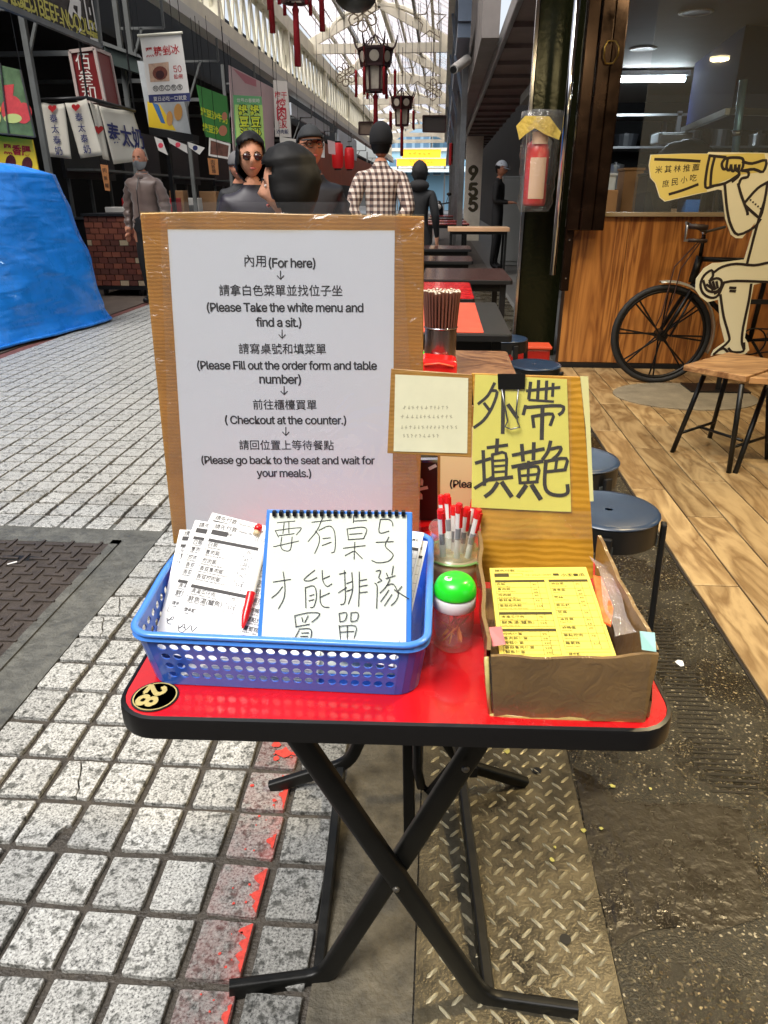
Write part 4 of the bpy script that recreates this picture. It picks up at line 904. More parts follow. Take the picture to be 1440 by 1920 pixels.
# whiteboard
WP = Plane(P(500, 1197, .712), P(770, 1197, .712), P(636, 958, .785))
wb = thing('whiteboard', 'small whiteboard with blue frame and handwritten black characters in the basket', 'whiteboard', WP.hit(630, 1250))
fo = [(500, 955), (773, 960), (771, 1272), (477, 1266)]
m_ = MB(); slab(m_, fo, WP, .006); m_.build('frame', mat('wb_blue', lin((58, 128, 214)), rough=.35), wb, bevel=.0012)
WP2 = WP.shift(.0009)
m_ = MB(); slab(m_, [(506, 962), (763, 965), (761, 1266), (486, 1260)], WP2, .0007); o = m_.build('writing_face', srgb('wb_face', 226, 232, 216, rough=.25, var=.05, vs=12), wb)
f = lambda x, y: (400 + x / 3.6, 950 + y / 3.6)
HW = [[(432, 108), (552, 97)], [(418, 162), (440, 205)], [(418, 162), (500, 150), (585, 142), (590, 155), (560, 190)], [(478, 110), (470, 182)], [(510, 105), (510, 178)], [(445, 195), (545, 182)], [(462, 205), (456, 270), (480, 296), (520, 290), (532, 205)], [(408, 270), (575, 232)],
 [(665, 105), (798, 90)], [(738, 75), (700, 160), (640, 235)], [(690, 165), (715, 200), (712, 250), (685, 315)], [(712, 160), (780, 130), (815, 160), (824, 240), (818, 300), (798, 312)], [(740, 215), (790, 210)], [(735, 262), (795, 240)],
 [(948, 60), (945, 108)], [(948, 97), (1035, 92)], [(903, 150), (912, 222)], [(905, 150), (1000, 138), (1036, 155), (1015, 215)], [(920, 186), (1005, 180)], [(912, 222), (1015, 215)], [(878, 280), (1025, 262)], [(955, 240), (950, 355)], [(945, 300), (890, 330)], [(958, 302), (1005, 350)],
 [(1128, 85), (1120, 175), (1185, 165)], [(1128, 86), (1180, 85), (1205, 100), (1212, 130)], [(1100, 240), (1215, 235)], [(1185, 205), (1160, 265), (1205, 310), (1212, 335), (1180, 368), (1110, 378), (1070, 362)],
 [(405, 508), (522, 490)], [(472, 440), (484, 540), (476, 620), (440, 688)], [(468, 540), (435, 582), (395, 615)],
 [(685, 428), (612, 490), (650, 500), (700, 478)], [(735, 430), (740, 500), (768, 538), (800, 520)], [(735, 490), (785, 468)], [(622, 545), (625, 682)], [(625, 545), (680, 535), (697, 600), (680, 672), (655, 680)], [(650, 602), (680, 592)], [(645, 635), (680, 626)], [(722, 560), (722, 640), (745, 675), (782, 678)], [(725, 610), (785, 582)],
 [(850, 455), (895, 445)], [(885, 430), (892, 590), (885, 650), (860, 660)], [(845, 580), (900, 545)], [(935, 445), (940, 560), (912, 655)], [(900, 518), (935, 505)], [(900, 570), (935, 558)], [(985, 440), (985, 560), (980, 672)], [(990, 498), (1035, 490)], [(990, 538), (1040, 528)], [(990, 580), (1040, 574)],
 [(1098, 435), (1130, 430), (1116, 478), (1137, 495), (1108, 512)], [(1090, 515), (1106, 540), (1102, 685)], [(1168, 448), (1182, 482)], [(1215, 400), (1205, 460)], [(1165, 485), (1228, 465)], [(1192, 490), (1165, 540), (1125, 582)], [(1168, 532), (1215, 522), (1248, 590), (1228, 640), (1200, 665)], [(1185, 562), (1130, 640)], [(1205, 592), (1155, 668)], [(1272, 538), (1240, 575)], [(1222, 560), (1320, 622)],
 [(550, 738), (560, 810)], [(550, 735), (640, 715), (716, 718), (700, 750), (665, 778)], [(600, 748), (604, 775)], [(642, 735), (618, 780)], [(555, 810), (650, 792)], [(580, 832), (548, 895)], [(580, 825), (650, 822), (664, 850), (655, 900)], [(597, 852), (645, 850)], [(590, 874), (640, 874)],
 [(850, 720), (855, 772)], [(850, 720), (900, 715), (890, 765), (855, 775)], [(930, 715), (928, 772)], [(930, 715), (976, 715), (970, 765), (930, 774)], [(850, 800), (860, 900)], [(850, 806), (962, 805), (950, 890)], [(858, 846), (950, 840)], [(905, 805), (905, 905)]]
m_ = MB(); pstrokes(m_, HW, .0011, WP2, f, lift=.0003); m_.build('handwriting', srgb('marker', 34, 34, 40, rough=.5), o)
m_ = MB()
for i in range(20):
    x = 515 + i * 12.7; a = WP2.hit(x, 962.5); m_.box(a + WP2.n * .002, (.0042, .006, .006))
m_.build('binding_tooth', M['black'], wb)
# pens
PRED = srgb('pen_red', 214, 24, 26, rough=.25, coat=.4); PWH = srgb('pen_white', 228, 228, 222, rough=.3, coat=.3)
def pen(label, a, b, clip_up=True, group='red and white ballpoint pens', cat='pen'):
    """a = cap end (top), b = tip end"""
    a, b = Vector(a), Vector(b); d = (b - a).normalized(); L = (b - a).length
    t = thing('ballpoint_pen', label, cat, b, group)
    m_ = MB(); m_.tube([a + d * .012, b - d * .012], .0048, 12); m_.build('barrel', PWH, t, smooth=True, angle=40)
    m_ = MB(); m_.tube([a, a + d * .0018, a + d * .014], [.0042, .0052, .0052], 12); s_ = d.cross(Vector((1, 0, 0))).normalized()
    if s_.dot(EYE - a) < 0: s_ = -s_
    s_ = (s_ + Vector((.6, 0, 0))).normalized()
    m_.bar(a + d * .003 + s_ * .0072, a + d * .036 + s_ * .0066, .0042, .0022, up=s_); m_.build('cap', PRED, t, smooth=True, angle=40)
    m_ = MB(); m_.tube([b - d * .012, b - d * .004, b], [.0046, .003, .0009], 10); m_.build('tip', PRED, t, smooth=True)
    s2 = (EYE - a).normalized(); c_ = a + d * .048; x = d.cross(s2).normalized()
    m_ = MB(); vs = []; 
    for k in range(5):
        an = R(-50 + 25 * k); r3 = (s2 - d * s2.dot(d)).normalized() * math.cos(an) * .00495 + x * math.sin(an) * .00495
        vs += [c_ + r3 - d * .009, c_ + r3 + d * .009]
    m_.add(vs, [(2 * k, 2 * k + 2, 2 * k + 3, 2 * k + 1) for k in range(4)]); m_.build('print_band', srgb('pen_print', 130, 132, 134, rough=.5), t)
    return t
cupc = Vector((.034, .945, ZT))
for i, (px, py, yy, bx, by_, lab) in enumerate([(827, 928, .975, -.014, .012, 'pen at the back left of the cup, its red cap highest'), (838, 926, .970, -.004, .016, 'pen behind, just right of the back left one, cap level with it'), (826, 955, .925, -.018, -.010, 'front left pen of the cup, its cap lower than the pair behind'), (851, 948, .955, .002, .008, 'pen in the middle of the cup whose red clip faces left'), (861, 944, .925, .004, -.016, 'middle front pen of the cup showing a grey print band'), (876, 951, .945, .010, .002, 'pen with broad red clip between the middle and the right pens'), (890, 935, .965, .016, .012, 'tallest pen at the right back'), (898, 955, .925, .016, -.012, 'front right pen of the cup, cap leaning outward')]):
    a = P(px, py, yy); pen('white ' + lab, a, cupc + Vector((bx * .8, by_ * .8, .006)))
t = thing('capped_pen', 'white pen with long red cap lying on the front order sheet beside the whiteboard', 'pen', MP.hit(470, 1115, .007), 'pens lying in the basket')
a, b = MP.hit(493, 1022, .0065), MP.hit(455, 1178, .0065); q = a.lerp(b, .58)
MB().tube([a, a.lerp(b, .02), q], [.003, .0045, .0048], 12).build('barrel', PWH, t, smooth=True, angle=40)
MB().tube([q, q.lerp(b, .02), q.lerp(b, .7), q.lerp(b, .93), b], [.005, .0058, .005, .0026, .0012], 12).build('cap', PRED, t, smooth=True, angle=40)
t = thing('push_button_pen', 'red knobbed pen end poking out above the order sheets left of the whiteboard', 'pen', MP.hit(480, 1000, .0), 'pens lying in the basket')
m_ = MB(); a, b = MP.hit(487, 984, .004), MP.hit(479, 1003, .004); m_.tube([a, a + (b - a) * .25, a + (b - a) * .6], [.0035, .0055, .005], 12); m_.build('cap', PRED, t, smooth=True); m_ = MB(); m_.tube([a + (b - a) * .6, b], .004, 10); m_.build('barrel', srgb('pen_beige', 214, 190, 150, rough=.4), t, smooth=True)
# cup and bowl
CLR = film('clear_plastic', (.96, .98, .94), clear=.93, rough=.04, bump=.1, bs=20)
cup = thing('pen_cup', 'clear plastic cup wrapped in film holding the pens behind the toothpick jar', 'cup', cupc)
m_ = MB(); m_.lathe([(.026, .004), (.028, .005), (.0335, .045), (.0385, .088), (.0395, .089), (.038, .0885), (.033, .045), (.0275, .006), (0, .006)], cupc, 32); m_.v = [tuple(Vector(v) + Vector((1, 1, 0)) * (.0035 * noise.noise(Vector(v) * 60) if v[2] > ZT + .03 else 0)) for v in m_.v]; m_.build('cup_wall', CLR, cup, smooth=True)
bw = thing('glass_bowl', 'stout glass tumbler with green rim and amber content in which the pen cup stands', 'glass', cupc)
m_ = MB(); m_.lathe([(.034, .0012), (.038, .006), (.0415, .03), (.043, .047)], cupc, 32); m_.build('glass_wall', film('bowl_glass', (.92, .78, .48), clear=.62, rough=.05, bump=.15, bs=30), bw, smooth=True)
m_ = MB(); m_.tube([cupc + Vector((.0432 * math.cos(R(a)), .0432 * math.sin(R(a)), .047)) for a in range(0, 360, 12)], .0022, 8, closed=True); m_.build('rim', srgb('green_rim', 122, 160, 84, rough=.2, coat=.6), bw, smooth=True)
m_ = MB(); m_.lathe([(.0, .003), (.033, .0035), (.0375, .03), (.0, .031)], cupc, 28); m_.v = [tuple(Vector(v) + Vector((.3, .3, 1)) * (.004 * noise.noise(Vector(v) * 70))) if v[2] > ZT + .02 else v for v in m_.v]; m_.build('amber_filling', srgb('amber', 168, 124, 58, rough=.35, var=.4, vs=60), bw, smooth=True)
# toothpick jar
jc = Vector((.0305, .778, ZT)); jar = thing('toothpick_jar', 'clear toothpick jar with bright green domed lid and white collar on the red table', 'jar', jc)
JCL = film('jar_plastic', (.99, .93, .91), clear=.96, rough=.03, bump=.05)
m_ = MB(); m_.lathe([(0, .0012), (.0235, .0012), (.0255, .004), (.0242, .008), (.0255, .012), (.0258, .058), (.0245, .066), (.0238, .066), (.0248, .058), (.0245, .014), (.022, .006), (0, .005)], jc, 32); m_.build('jar_wall', JCL, jar, smooth=True)
m_ = MB(); m_.lathe([(.0258, .058), (.0268, .059), (.0268, .0735), (.0258, .075), (.0, .075)], jc, 36); m_.build('collar', srgb('collar_white', 226, 226, 226, rough=.35), jar, smooth=True, angle=50)
m_ = MB(); prof = [(.0266, .0755), (.0270, .078)] + [(.0270 * math.cos(R(a)) ** .55 if a < 89 else 0.0, .078 + .0225 * math.sin(R(a))) for a in range(8, 91, 8)] + [(0, .1005)]
m_.lathe(prof, jc, 36); m_.build('lid', mat('lid_green', lin((40, 214, 40)), rough=.28, coat=.3), jar, smooth=True)
q = jc + Vector((-.008, -.006, .0968)); m_ = MB(); m_.lathe([(.0, .0), (.0062, .0), (.0058, .003), (.0028, .0036), (.0026, .001), (0, .001)], q, 20); m_.build('pour_hole', srgb('pour_white', 236, 240, 236, rough=.3), jar, smooth=True, angle=40)
MB().lathe([(0, .0012), (.0026, .0012), (.0026, .0015), (0, .0015)], q, 12).build('opening', M['black'], jar)
TP = wood('toothpick_wood', (236, 176, 100), (206, 134, 64), rough=.6, rnd=.1)
rr = random.Random(9)
for i in range(11):
    a1, a2 = rr.uniform(0, 6.28), 0; a2 = a1 + rr.uniform(2.2, 4.0); r1, r2 = rr.uniform(.006, .020), rr.uniform(.006, .020)
    p1 = jc + Vector((r1 * math.cos(a1), r1 * math.sin(a1), .008 + rr.uniform(0, .006))); p2 = jc + Vector((r2 * math.cos(a2), r2 * math.sin(a2), .008 + rr.uniform(.025, .046)))
    MB().tube([p1, p1 + (p2 - p1) * .1, p1 + (p2 - p1) * .9, p2], [.0004, .00105, .00105, .0004], 6).build('toothpick', TP, jar)

# ---- taped carton with the yellow sheets
CARDF = taped_card('carton_front', (124, 96, 56), band=0.5, strength=.55, gloss=.12)
cb = thing('taped_carton', 'open cardboard box wrapped in clear tape holding yellow order sheets', 'carton', (.155, .77, ZT))
x0, x1, y0, y1, z0 = .0705, .2420, .6425, .917, ZT + .0015; zz = .8045; th = .0045
def cardwall(name, pts_bottom, pts_top, thick, m=CARDF):
    """wavy-topped cardboard wall"""
    (ax, ay), (bx, by_) = pts_bottom; (cx, cy, cz), (dx, dy, dz) = pts_top; mb = MB(); k = 12; nn = Vector((by_ - ay, ax - bx, 0)).normalized() * thick; vs = []
    rr2 = random.Random(hash(name) % 97 if False else int(ax * 1000) + 5)
    for i in range(k + 1):
        t_ = i / k; w = math.sin(math.pi * t_)
        for j in range(5):
            s_ = j / 4; bxx = Vector((ax + (bx - ax) * t_, ay + (by_ - ay) * t_, z0)); tp_ = Vector((cx + (dx - cx) * t_, cy + (dy - cy) * t_, cz + (dz - cz) * t_ - .004 * w))
            p = bxx.lerp(tp_, s_) + nn * (1.1 * noise.noise(Vector((t_ * 5 + ax * 40, s_ * 3, 2))))
            vs += [p, p - nn]
    fs = []
    for i in range(k):
        for j in range(4):
            a = (i * 5 + j) * 2; b = a + 2; c_ = ((i + 1) * 5 + j) * 2; d = c_ + 2; fs += [(a, c_, d, b), (a + 1, b + 1, d + 1, c_ + 1)]
        a = (i * 5 + 4) * 2; c_ = ((i + 1) * 5 + 4) * 2; fs.append((a, c_, c_ + 1, a + 1))
    mb.add(vs, fs + [(0, 2, 3, 1), (k * 10, k * 10 + 1, k * 10 + 3, k * 10 + 2)]); return mb.build(name, m, cb, smooth=True, angle=40)
cardwall('front_wall', ((x0 + .004, y0), (x1 - .002, y0 + .003)), ((x0 - .004, y0 + .0, zz - .004), (x1 + .003, y0 + .012, zz + .0)), -th)
cardwall('side_wall', ((x1 - .002, y0 + .006), (x1 - .008, y1)), ((x1 + .003, y0 + .016, zz), (x1 - .010, y1, zz + .012)), -th)
cardwall('side_wall', ((x0 + .002, y1), (x0 + .004, y0 + .006)), ((x0 - .002, y1, zz + .012), (x0 - .004, y0 + .008, zz - .004)), -th)
MB().bx(x0 + .005, x1 - .006, y0 + .006, y1, z0, z0 + .003).build('base', CARDF, cb)
CTAPE = film('carton_tape', (.9, .86, .76), clear=.97, rough=.14, bump=.5, bs=30)
m_ = MB(); FP = Plane((x0, y0 - .006, z0), (x1, y0 - .003, z0), (x0 - .004, y0 - .006, zz)); sheet(m_, [(914, 1230), (1222, 1226), (1206, 1348), (924, 1343)], FP, .0002, 14, 6, .0028, 2)
m_.build('tape_wrap', CTAPE, cb, smooth=True)
m_ = MB(); m_.tube([P(918, 1342, .641), P(990, 1346, .640), P(1080, 1349, .641), P(1206, 1352, .643)], .0034, 6, flat=.6); m_.tube([P(919, 1338, .6415), P(915, 1290, .641), P(912, 1232, .640)], .0026, 6, flat=.5); m_.build('tape_edge', srgb('tape_pale', 206, 190, 120, rough=.25, coat=.8, var=.3, vs=60), cb, smooth=True)
MB().prism([P(917, 1176, .688), P(940, 1174, .688), P(948, 1208, .672), P(923, 1212, .672)], (0, -.0012, .0006)).build('red_tape', srgb('tape_red', 206, 74, 58, rough=.4), cb)
o = MB().prism([P(1199, 1183, .671), P(1227, 1186, .667), P(1230, 1222, .652), P(1203, 1218, .655)], (0, -.0012, .0006)).build('teal_tape', srgb('tape_teal', 122, 172, 164, rough=.4), cb)
YPL = Plane(P(945, 1228, .672), P(1163, 1228, .672), P(1005, 1064, .856))
print('yellow z', P(945, 1228, .672), P(1005, 1064, .856))
YELP = srgb('yellow_paper', 224, 208, 92, rough=.6); YI = srgb('yellow_ink', 66, 58, 22, rough=.7)
O_, u_, v_ = order_sheet('yellow_order_sheets', 'stack of yellow take-away order sheets lying in the cardboard box', 'order sheets', YPL, (918, 1065), (1095, 1063), (YPL.hit(1095, 1063) - YPL.hit(918, 1065)).length * 1.02, .235, 'y', .012, YELP, YI)
# crumpled film bag with red and orange print beside the sheets
bg_ = thing('plastic_sachet', 'crumpled clear bag with red and orange content tucked at the right of the carton', 'bag', (.222, .80, ZT + .01))
m_ = MB(); sheet(m_, [(1106, 1040), (1136, 1060), (1190, 1190), (1150, 1200)], Plane(P(1106, 1045, .880), P(1136, 1060, .872), P(1175, 1195, .700)), .0, 8, 16, .012, 9)
m_.build('film', film('sachet_film', (.95, .86, .8), clear=.78, rough=.1, bump=1, bs=60), bg_, smooth=True)
m_ = MB(); m_.prism([P(1112, 1078, .835), P(1128, 1082, .835), P(1150, 1140, .755), P(1146, 1172, .725), P(1133, 1165, .730), P(1118, 1115, .79)], (0, 0, -.003)); m_.build('content', srgb('red_content', 226, 70, 40, rough=.4, var=.5, vs=50, col2=lin((236, 140, 70))), bg_)
# ---- upright card with the brushed yellow notice
RB = Plane(P(905, 1060, .923), P(1112, 1040, .923), P(990, 703, .969))
GOLDC = taped_card('gold_card', (192, 138, 34), band=30, strength=.16, gloss=.08)
rb = thing('takeaway_notice_board', 'upright taped cardboard flap with a yellow sheet of four brushed characters and a white one below', 'sign board', RB.hit(1008, 1090))
rb['label'] = 'taped cardboard flap rising from the carton with a yellow brushed notice clipped on it'
m_ = MB(); slab(m_, [(884, 699), (992, 703), (1088, 706), (1097, 800), (1106, 920), (1113, 1036), (1112, 1085), (906, 1092), (897, 900)], RB, .005); m_.build('cardboard', GOLDC, rb, bevel=.001)
m_ = MB(); slab(m_, [(1088, 705), (1103, 706), (1107, 800), (1113, 940), (1106, 940), (1098, 800)], RB, .002); m_.build('pale_strip', srgb('pale_strip', 224, 216, 150, rough=.3, coat=.5), rb)
NB = Plane(RB.hit(888, 703, .004), RB.hit(1060, 712, .004), RB.hit(885, 945, .003))
m_ = MB(); slab(m_, [(891, 702), (1063, 711), (1071, 960), (1000, 957), (884, 951), (886, 820)], NB, .0008); ny_ = m_.build('yellow_notice', srgb('notice_yellow', 228, 218, 104, rough=.45, var=.06, vs=20), rb)
g = lambda x, y: (720 + x / 2.571, 640 + y / 2.571)
BR_ = [([(532, 203), (500, 262), (456, 300)], 5.4), ([(516, 236), (545, 246), (520, 320), (480, 380), (436, 414)], 5.6), ([(484, 300), (510, 334)], 5.5), ([(575, 232), (572, 440)], 7), ([(600, 308), (640, 366)], 7),
 ([(690, 238), (845, 222)], 5.5), ([(706, 200), (698, 275)], 6), ([(745, 192), (740, 282)], 6), ([(784, 194), (780, 286)], 5.6), ([(815, 205), (812, 262)], 5.5), ([(700, 282), (815, 290)], 4.5), ([(682, 312), (672, 350)], 6), ([(690, 318), (850, 310), (862, 336), (845, 352)], 6), ([(716, 362), (722, 412)], 6), ([(716, 362), (812, 350), (802, 402)], 6), ([(764, 318), (760, 468)], 7.5),
 ([(444, 586), (510, 566)], 6.5), ([(478, 530), (484, 690)], 6.5), ([(440, 706), (520, 656)], 6.5), ([(500, 512), (592, 500)], 6), ([(546, 474), (542, 540)], 7), ([(522, 548), (526, 652)], 5.5), ([(522, 546), (586, 540), (588, 648)], 5.5), ([(530, 576), (582, 572)], 4.4), ([(530, 602), (582, 598)], 4.4), ([(530, 630), (582, 626)], 4.4), ([(498, 668), (616, 654)], 7), ([(546, 684), (520, 722), (490, 746)], 7.5), ([(570, 682), (612, 744)], 8.5),
 ([(622, 548), (768, 518)], 6.5), ([(664, 500), (670, 572)], 7), ([(722, 492), (720, 566)], 7), ([(620, 604), (762, 578)], 7), ([(650, 616), (656, 682)], 6), ([(650, 614), (742, 604), (736, 678)], 6), ([(656, 648), (736, 640)], 5), ([(696, 580), (694, 680)], 5.5), ([(656, 682), (740, 676)], 5.5), ([(682, 698), (648, 746)], 8.5), ([(714, 696), (752, 756)], 9),
 ([(802, 484), (790, 530), (766, 566)], 6.5), ([(796, 520), (852, 510), (842, 540), (815, 566)], 6), ([(780, 578), (878, 564), (872, 618)], 6), ([(832, 574), (826, 620)], 5.5), ([(784, 628), (872, 618)], 6), ([(780, 578), (774, 690), (798, 732), (850, 742), (884, 730), (884, 694)], 7)]
m_ = MB()
for i, (ln, w_) in enumerate(BR_): pstrokes(m_, [ln], w_ / 1330, NB, g, lift=.0004 + i * .00001)
m_.build('brush_lettering', srgb('brush_ink', 54, 50, 46, rough=.5, var=.4, vs=90), ny_)
m_ = MB(); sheet(m_, [(888, 701), (1070, 708), (1074, 962), (884, 954)], NB, .0012, 10, 14, .0016, 4); sheet(m_, [(903, 955), (1108, 958), (1110, 1010), (904, 1012)], RB, .001, 14, 5, .003, 8)
m_.build('clear_wrap', FILM, rb, smooth=True)
SB = Plane(RB.hit(733, 692, .0015), RB.hit(888, 703, .0015), RB.hit(727, 850, .0012))
m_ = MB(); slab(m_, [(733, 691), (886, 702), (884, 858), (726, 850)], SB, .006); o = m_.build('side_card', CARDB, rb, bevel=.001)
m_ = MB(); SB2 = Plane(SB.p + SB.n * .0009, SB.p + SB.n * .0009 + (RB.hit(888, 703) - RB.hit(733, 692)), SB.hit(727, 850, .0009)); slab(m_, [(741, 702), (878, 709), (876, 850), (738, 846)], SB2, .0007); pp = m_.build('pale_sheet', srgb('pale_sheet', 222, 218, 184, rough=.5, var=.05, vs=30), o)
m_ = MB(); rr = random.Random(2)
for yy, xa, xb in ((764, 756, 842), (781, 752, 852), (801, 752, 858), (817, 756, 826)):
    x = xa
    while x < xb: w_ = rr.uniform(4, 7); pstrokes(m_, [[(x, yy + rr.uniform(-3, 2)), (x + w_ * .7, yy + rr.uniform(-2, 3))], [(x + w_ * .4, yy - 3), (x + w_ * .3, yy + 3)]], .0009, SB2, curve=False, lift=.0003); x += w_ + 2.5
m_.build('faint_writing', srgb('faint_ink', 172, 166, 138, rough=.6), pp)
cl = thing('binder_clip', 'black binder clip with wire handles at the top of the yellow notice', 'binder clip', NB.hit(958, 716))
m_ = MB(); a, b, c_, d = NB.hit(933, 701, .006), NB.hit(985, 701, .006), NB.hit(984, 730, .0025), NB.hit(934, 730, .0025); m_.prism([a, b, c_, d], -NB.n * .0012)
e, f_ = RB.hit(933, 701, -.010), RB.hit(985, 701, -.010); m_.prism([a, b, f_, e], Vector((0, 0, -.001))); g1, g2 = RB.hit(934, 728, -.0065), RB.hit(984, 728, -.0065); m_.prism([e, f_, g2, g1], Vector((0, -.001, 0)))
m_.build('clamp', M['black'], cl)
m_ = MB(); m_.tube([NB.hit(x, y, .006) for x, y in ((941, 730), (948, 770), (952, 790), (947, 800), (958, 805), (975, 801), (970, 790), (968, 770), (972, 730))], .0011, 8); m_.build('wire_handle', M['steel'], cl, smooth=True)

# ================================================================== TABLES AND STOOLS BEHIND
WTOP = wood('table_wood', (150, 110, 76), (96, 62, 42), scale=(4, 4, 4), rough=.3, rnd=.05, coat=.3)
BTOP = mat('brown_top', lin((72, 50, 46)), rough=.22, var=.15, vs=4)
GLT = mat('dark_top', lin((52, 52, 50)), rough=.3, var=.1, vs=5)
def dining_table(label, x0, x1, y0, y1, z, top, edge=None, th=.03, group='dining tables in the row', legs=True, r=.02):
    t = thing('dining_table', label, 'table', ((x0 + x1) / 2, (y0 + y1) / 2, 0), group)
    m_ = MB(); m_.prism([(x, y, z - .004) for x, y in rrect(x0 + .004, x1 - .004, y0 + .004, y1 - .004, r)], (0, 0, .004)); m_.build('tabletop', top, t)
    m_ = MB(); m_.prism([(x, y, z - th) for x, y in rrect(x0, x1, y0, y1, r)], (0, 0, th - .003)); m_.build('edge_band', edge or M['black'], t, bevel=.002)
    if legs:
        for x in (x0 + .06, x1 - .06):
            for y in (y0 + .06, y1 - .06): MB().bx(x - .02, x + .02, y - .02, y + .02, .006, z - th).build('leg', M['blackm'], t)
        MB().bx(x0 + .06, x1 - .06, y0 + .05, y0 + .07, z - th - .05, z - th).build('apron', M['blackm'], t)
    return t
dining_table('wood-grain table behind the instruction board with a chopstick canister on it', -.40, .252, 2.02, 2.62, .74, WTOP)
dining_table('dark table with an orange-red paper runner, behind the wood-grain one', -.42, .300, 2.95, 3.93, .74, GLT)
dining_table('bright red topped table with black edge beyond the orange-red runner', -.50, .195, 4.08, 4.90, .74, REDL)
dining_table('long dark brown table reaching to the black column, beyond the red one', -.12, .49, 5.05, 5.92, .74, BTOP)
dining_table('brown table glinting white, first one past the long dark brown table', -.30, .285, 6.60, 7.2, .74, BTOP)
dining_table('brown table glinting white, second one past the long dark brown table', -.30, .33, 8.2, 8.8, .74, BTOP)
zz_ = .74
dining_table('pale wooden serving table in front of the numbered post', P(840, 424, 13.0).x, P(957, 424, 13.0).x, 13.0, 13.7, .78, srgb('pale_wood', 216, 178, 140, rough=.4), srgb('pale_wood_edge', 206, 160, 120, rough=.5), th=.06)
for i, (y, c) in enumerate(((15.4, 'red'), (17.2, 'red'), (19.4, 'brown'), (22, 'red'))):
    dining_table('distant %s table, %s of the four beyond the pale serving table' % (c, ('first', 'second', 'third', 'fourth')[i]), -.35, .55, y, y + .9, .76, REDL if c == 'red' else BTOP, BTOP)
m_ = MB(); m_.bx(-.30, .185, 2.98, 3.88, .7415, .743); tag(m_.build('paper_runner', srgb('runner', 214, 84, 58, rough=.5, var=.2, vs=10)), 'orange-red paper runner lying on the dark table', 'table runner')
# chopstick canister, red box, green lidded jar on the wood table
c = G(824, 694, .74); ch = thing('chopstick_canister', 'steel canister tightly filled with brown chopsticks', 'canister', (c.x, c.y, .74))
m_ = MB(); m_.lathe([(.0, .0015), (.050, .0015), (.0505, .004), (.0505, .137), (.0485, .137), (.0485, .01), (0, .01)], (c.x, c.y, .74), 32); m_.build('canister_wall', mat('can_steel', lin((150, 138, 134)), rough=.22, metal=.95), ch, smooth=True, angle=50)
m_ = MB(); m_.tube([(c.x + .0515 * math.cos(R(a)), c.y + .0515 * math.sin(R(a)), .877) for a in range(0, 360, 12)], .0022, 6, closed=True); m_.build('rim', M['chrome'], ch, smooth=True)
CHS = srgb('chopstick', 104, 66, 54, rough=.4); CHT = srgb('chopstick_end', 226, 214, 196, rough=.5); rr = random.Random(4); k = 0
for ring, nn in ((.0, 1), (.010, 6), (.019, 12), (.028, 18), (.037, 24), (.044, 30)):
    for i in range(nn):
        a = 2 * math.pi * i / nn + ring * 9; ex = 1.25; b0 = Vector((c.x + ring * .9 * math.cos(a), c.y + ring * .9 * math.sin(a), .752)); b1 = Vector((c.x + ring * ex * math.cos(a), c.y + ring * ex * math.sin(a), .74 + .245 + rr.uniform(-.003, .003)))
        m_ = MB(); m_.tube([b0, b1], [.0024, .0036], 6); m_.cur = 1; d = (b1 - b0).normalized(); m_.tube([b1, b1 + d * .002], [.0036, .0030], 6); m_.build('chopstick', [CHS, CHT], ch)
q = P(806, 668, 2.42); hz_ = q.z - .74; t = thing('green_lidded_jar', 'small jar with green lid between the canister and the red packet', 'jar', (q.x, q.y, .74)); q = Vector((q.x, q.y, .74))
m_ = MB(); m_.lathe([(0, .001), (.026, .001), (.029, .004), (.029, hz_ - .012)], q, 24); m_.build('jar_wall', srgb('milky', 190, 186, 176, rough=.2, coat=.4), t, smooth=True); m_ = MB(); m_.lathe([(.030, hz_ - .012), (.031, hz_), (.028, hz_ + .012), (.014, hz_ + .02), (0, hz_ + .021)], q, 24); m_.build('lid', MATS['lid_green'], t, smooth=True)
q = P(822, 673, 2.14); t = thing('red_packet', 'shiny red plastic packet standing in front of the green lidded jar', 'packet', (q.x, q.y, .74))
m_ = MB(); a0, a1 = P(789, 673, 2.14), P(858, 673, 2.14); m_.bx(a0.x, a1.x, 2.14, 2.24, .7415, q.z); m_.v = [tuple(Vector(v) + Vector((0, 0, -.008 if (v[0] > a1.x - .001 and v[2] > .75) else 0))) for v in m_.v]; o = m_.build('wrapper', srgb('packet_red', 226, 30, 26, rough=.2, coat=.6), t, bevel=.012)
m_ = MB(); m_.tube([(a0.x + .01, 2.137, q.z - .018), ((a0.x + a1.x) / 2, 2.134, q.z - .012), (a1.x - .01, 2.137, q.z - .022)], .003, 6); m_.build('fold', srgb('packet_seam', 240, 90, 60, rough=.3), t, smooth=True)
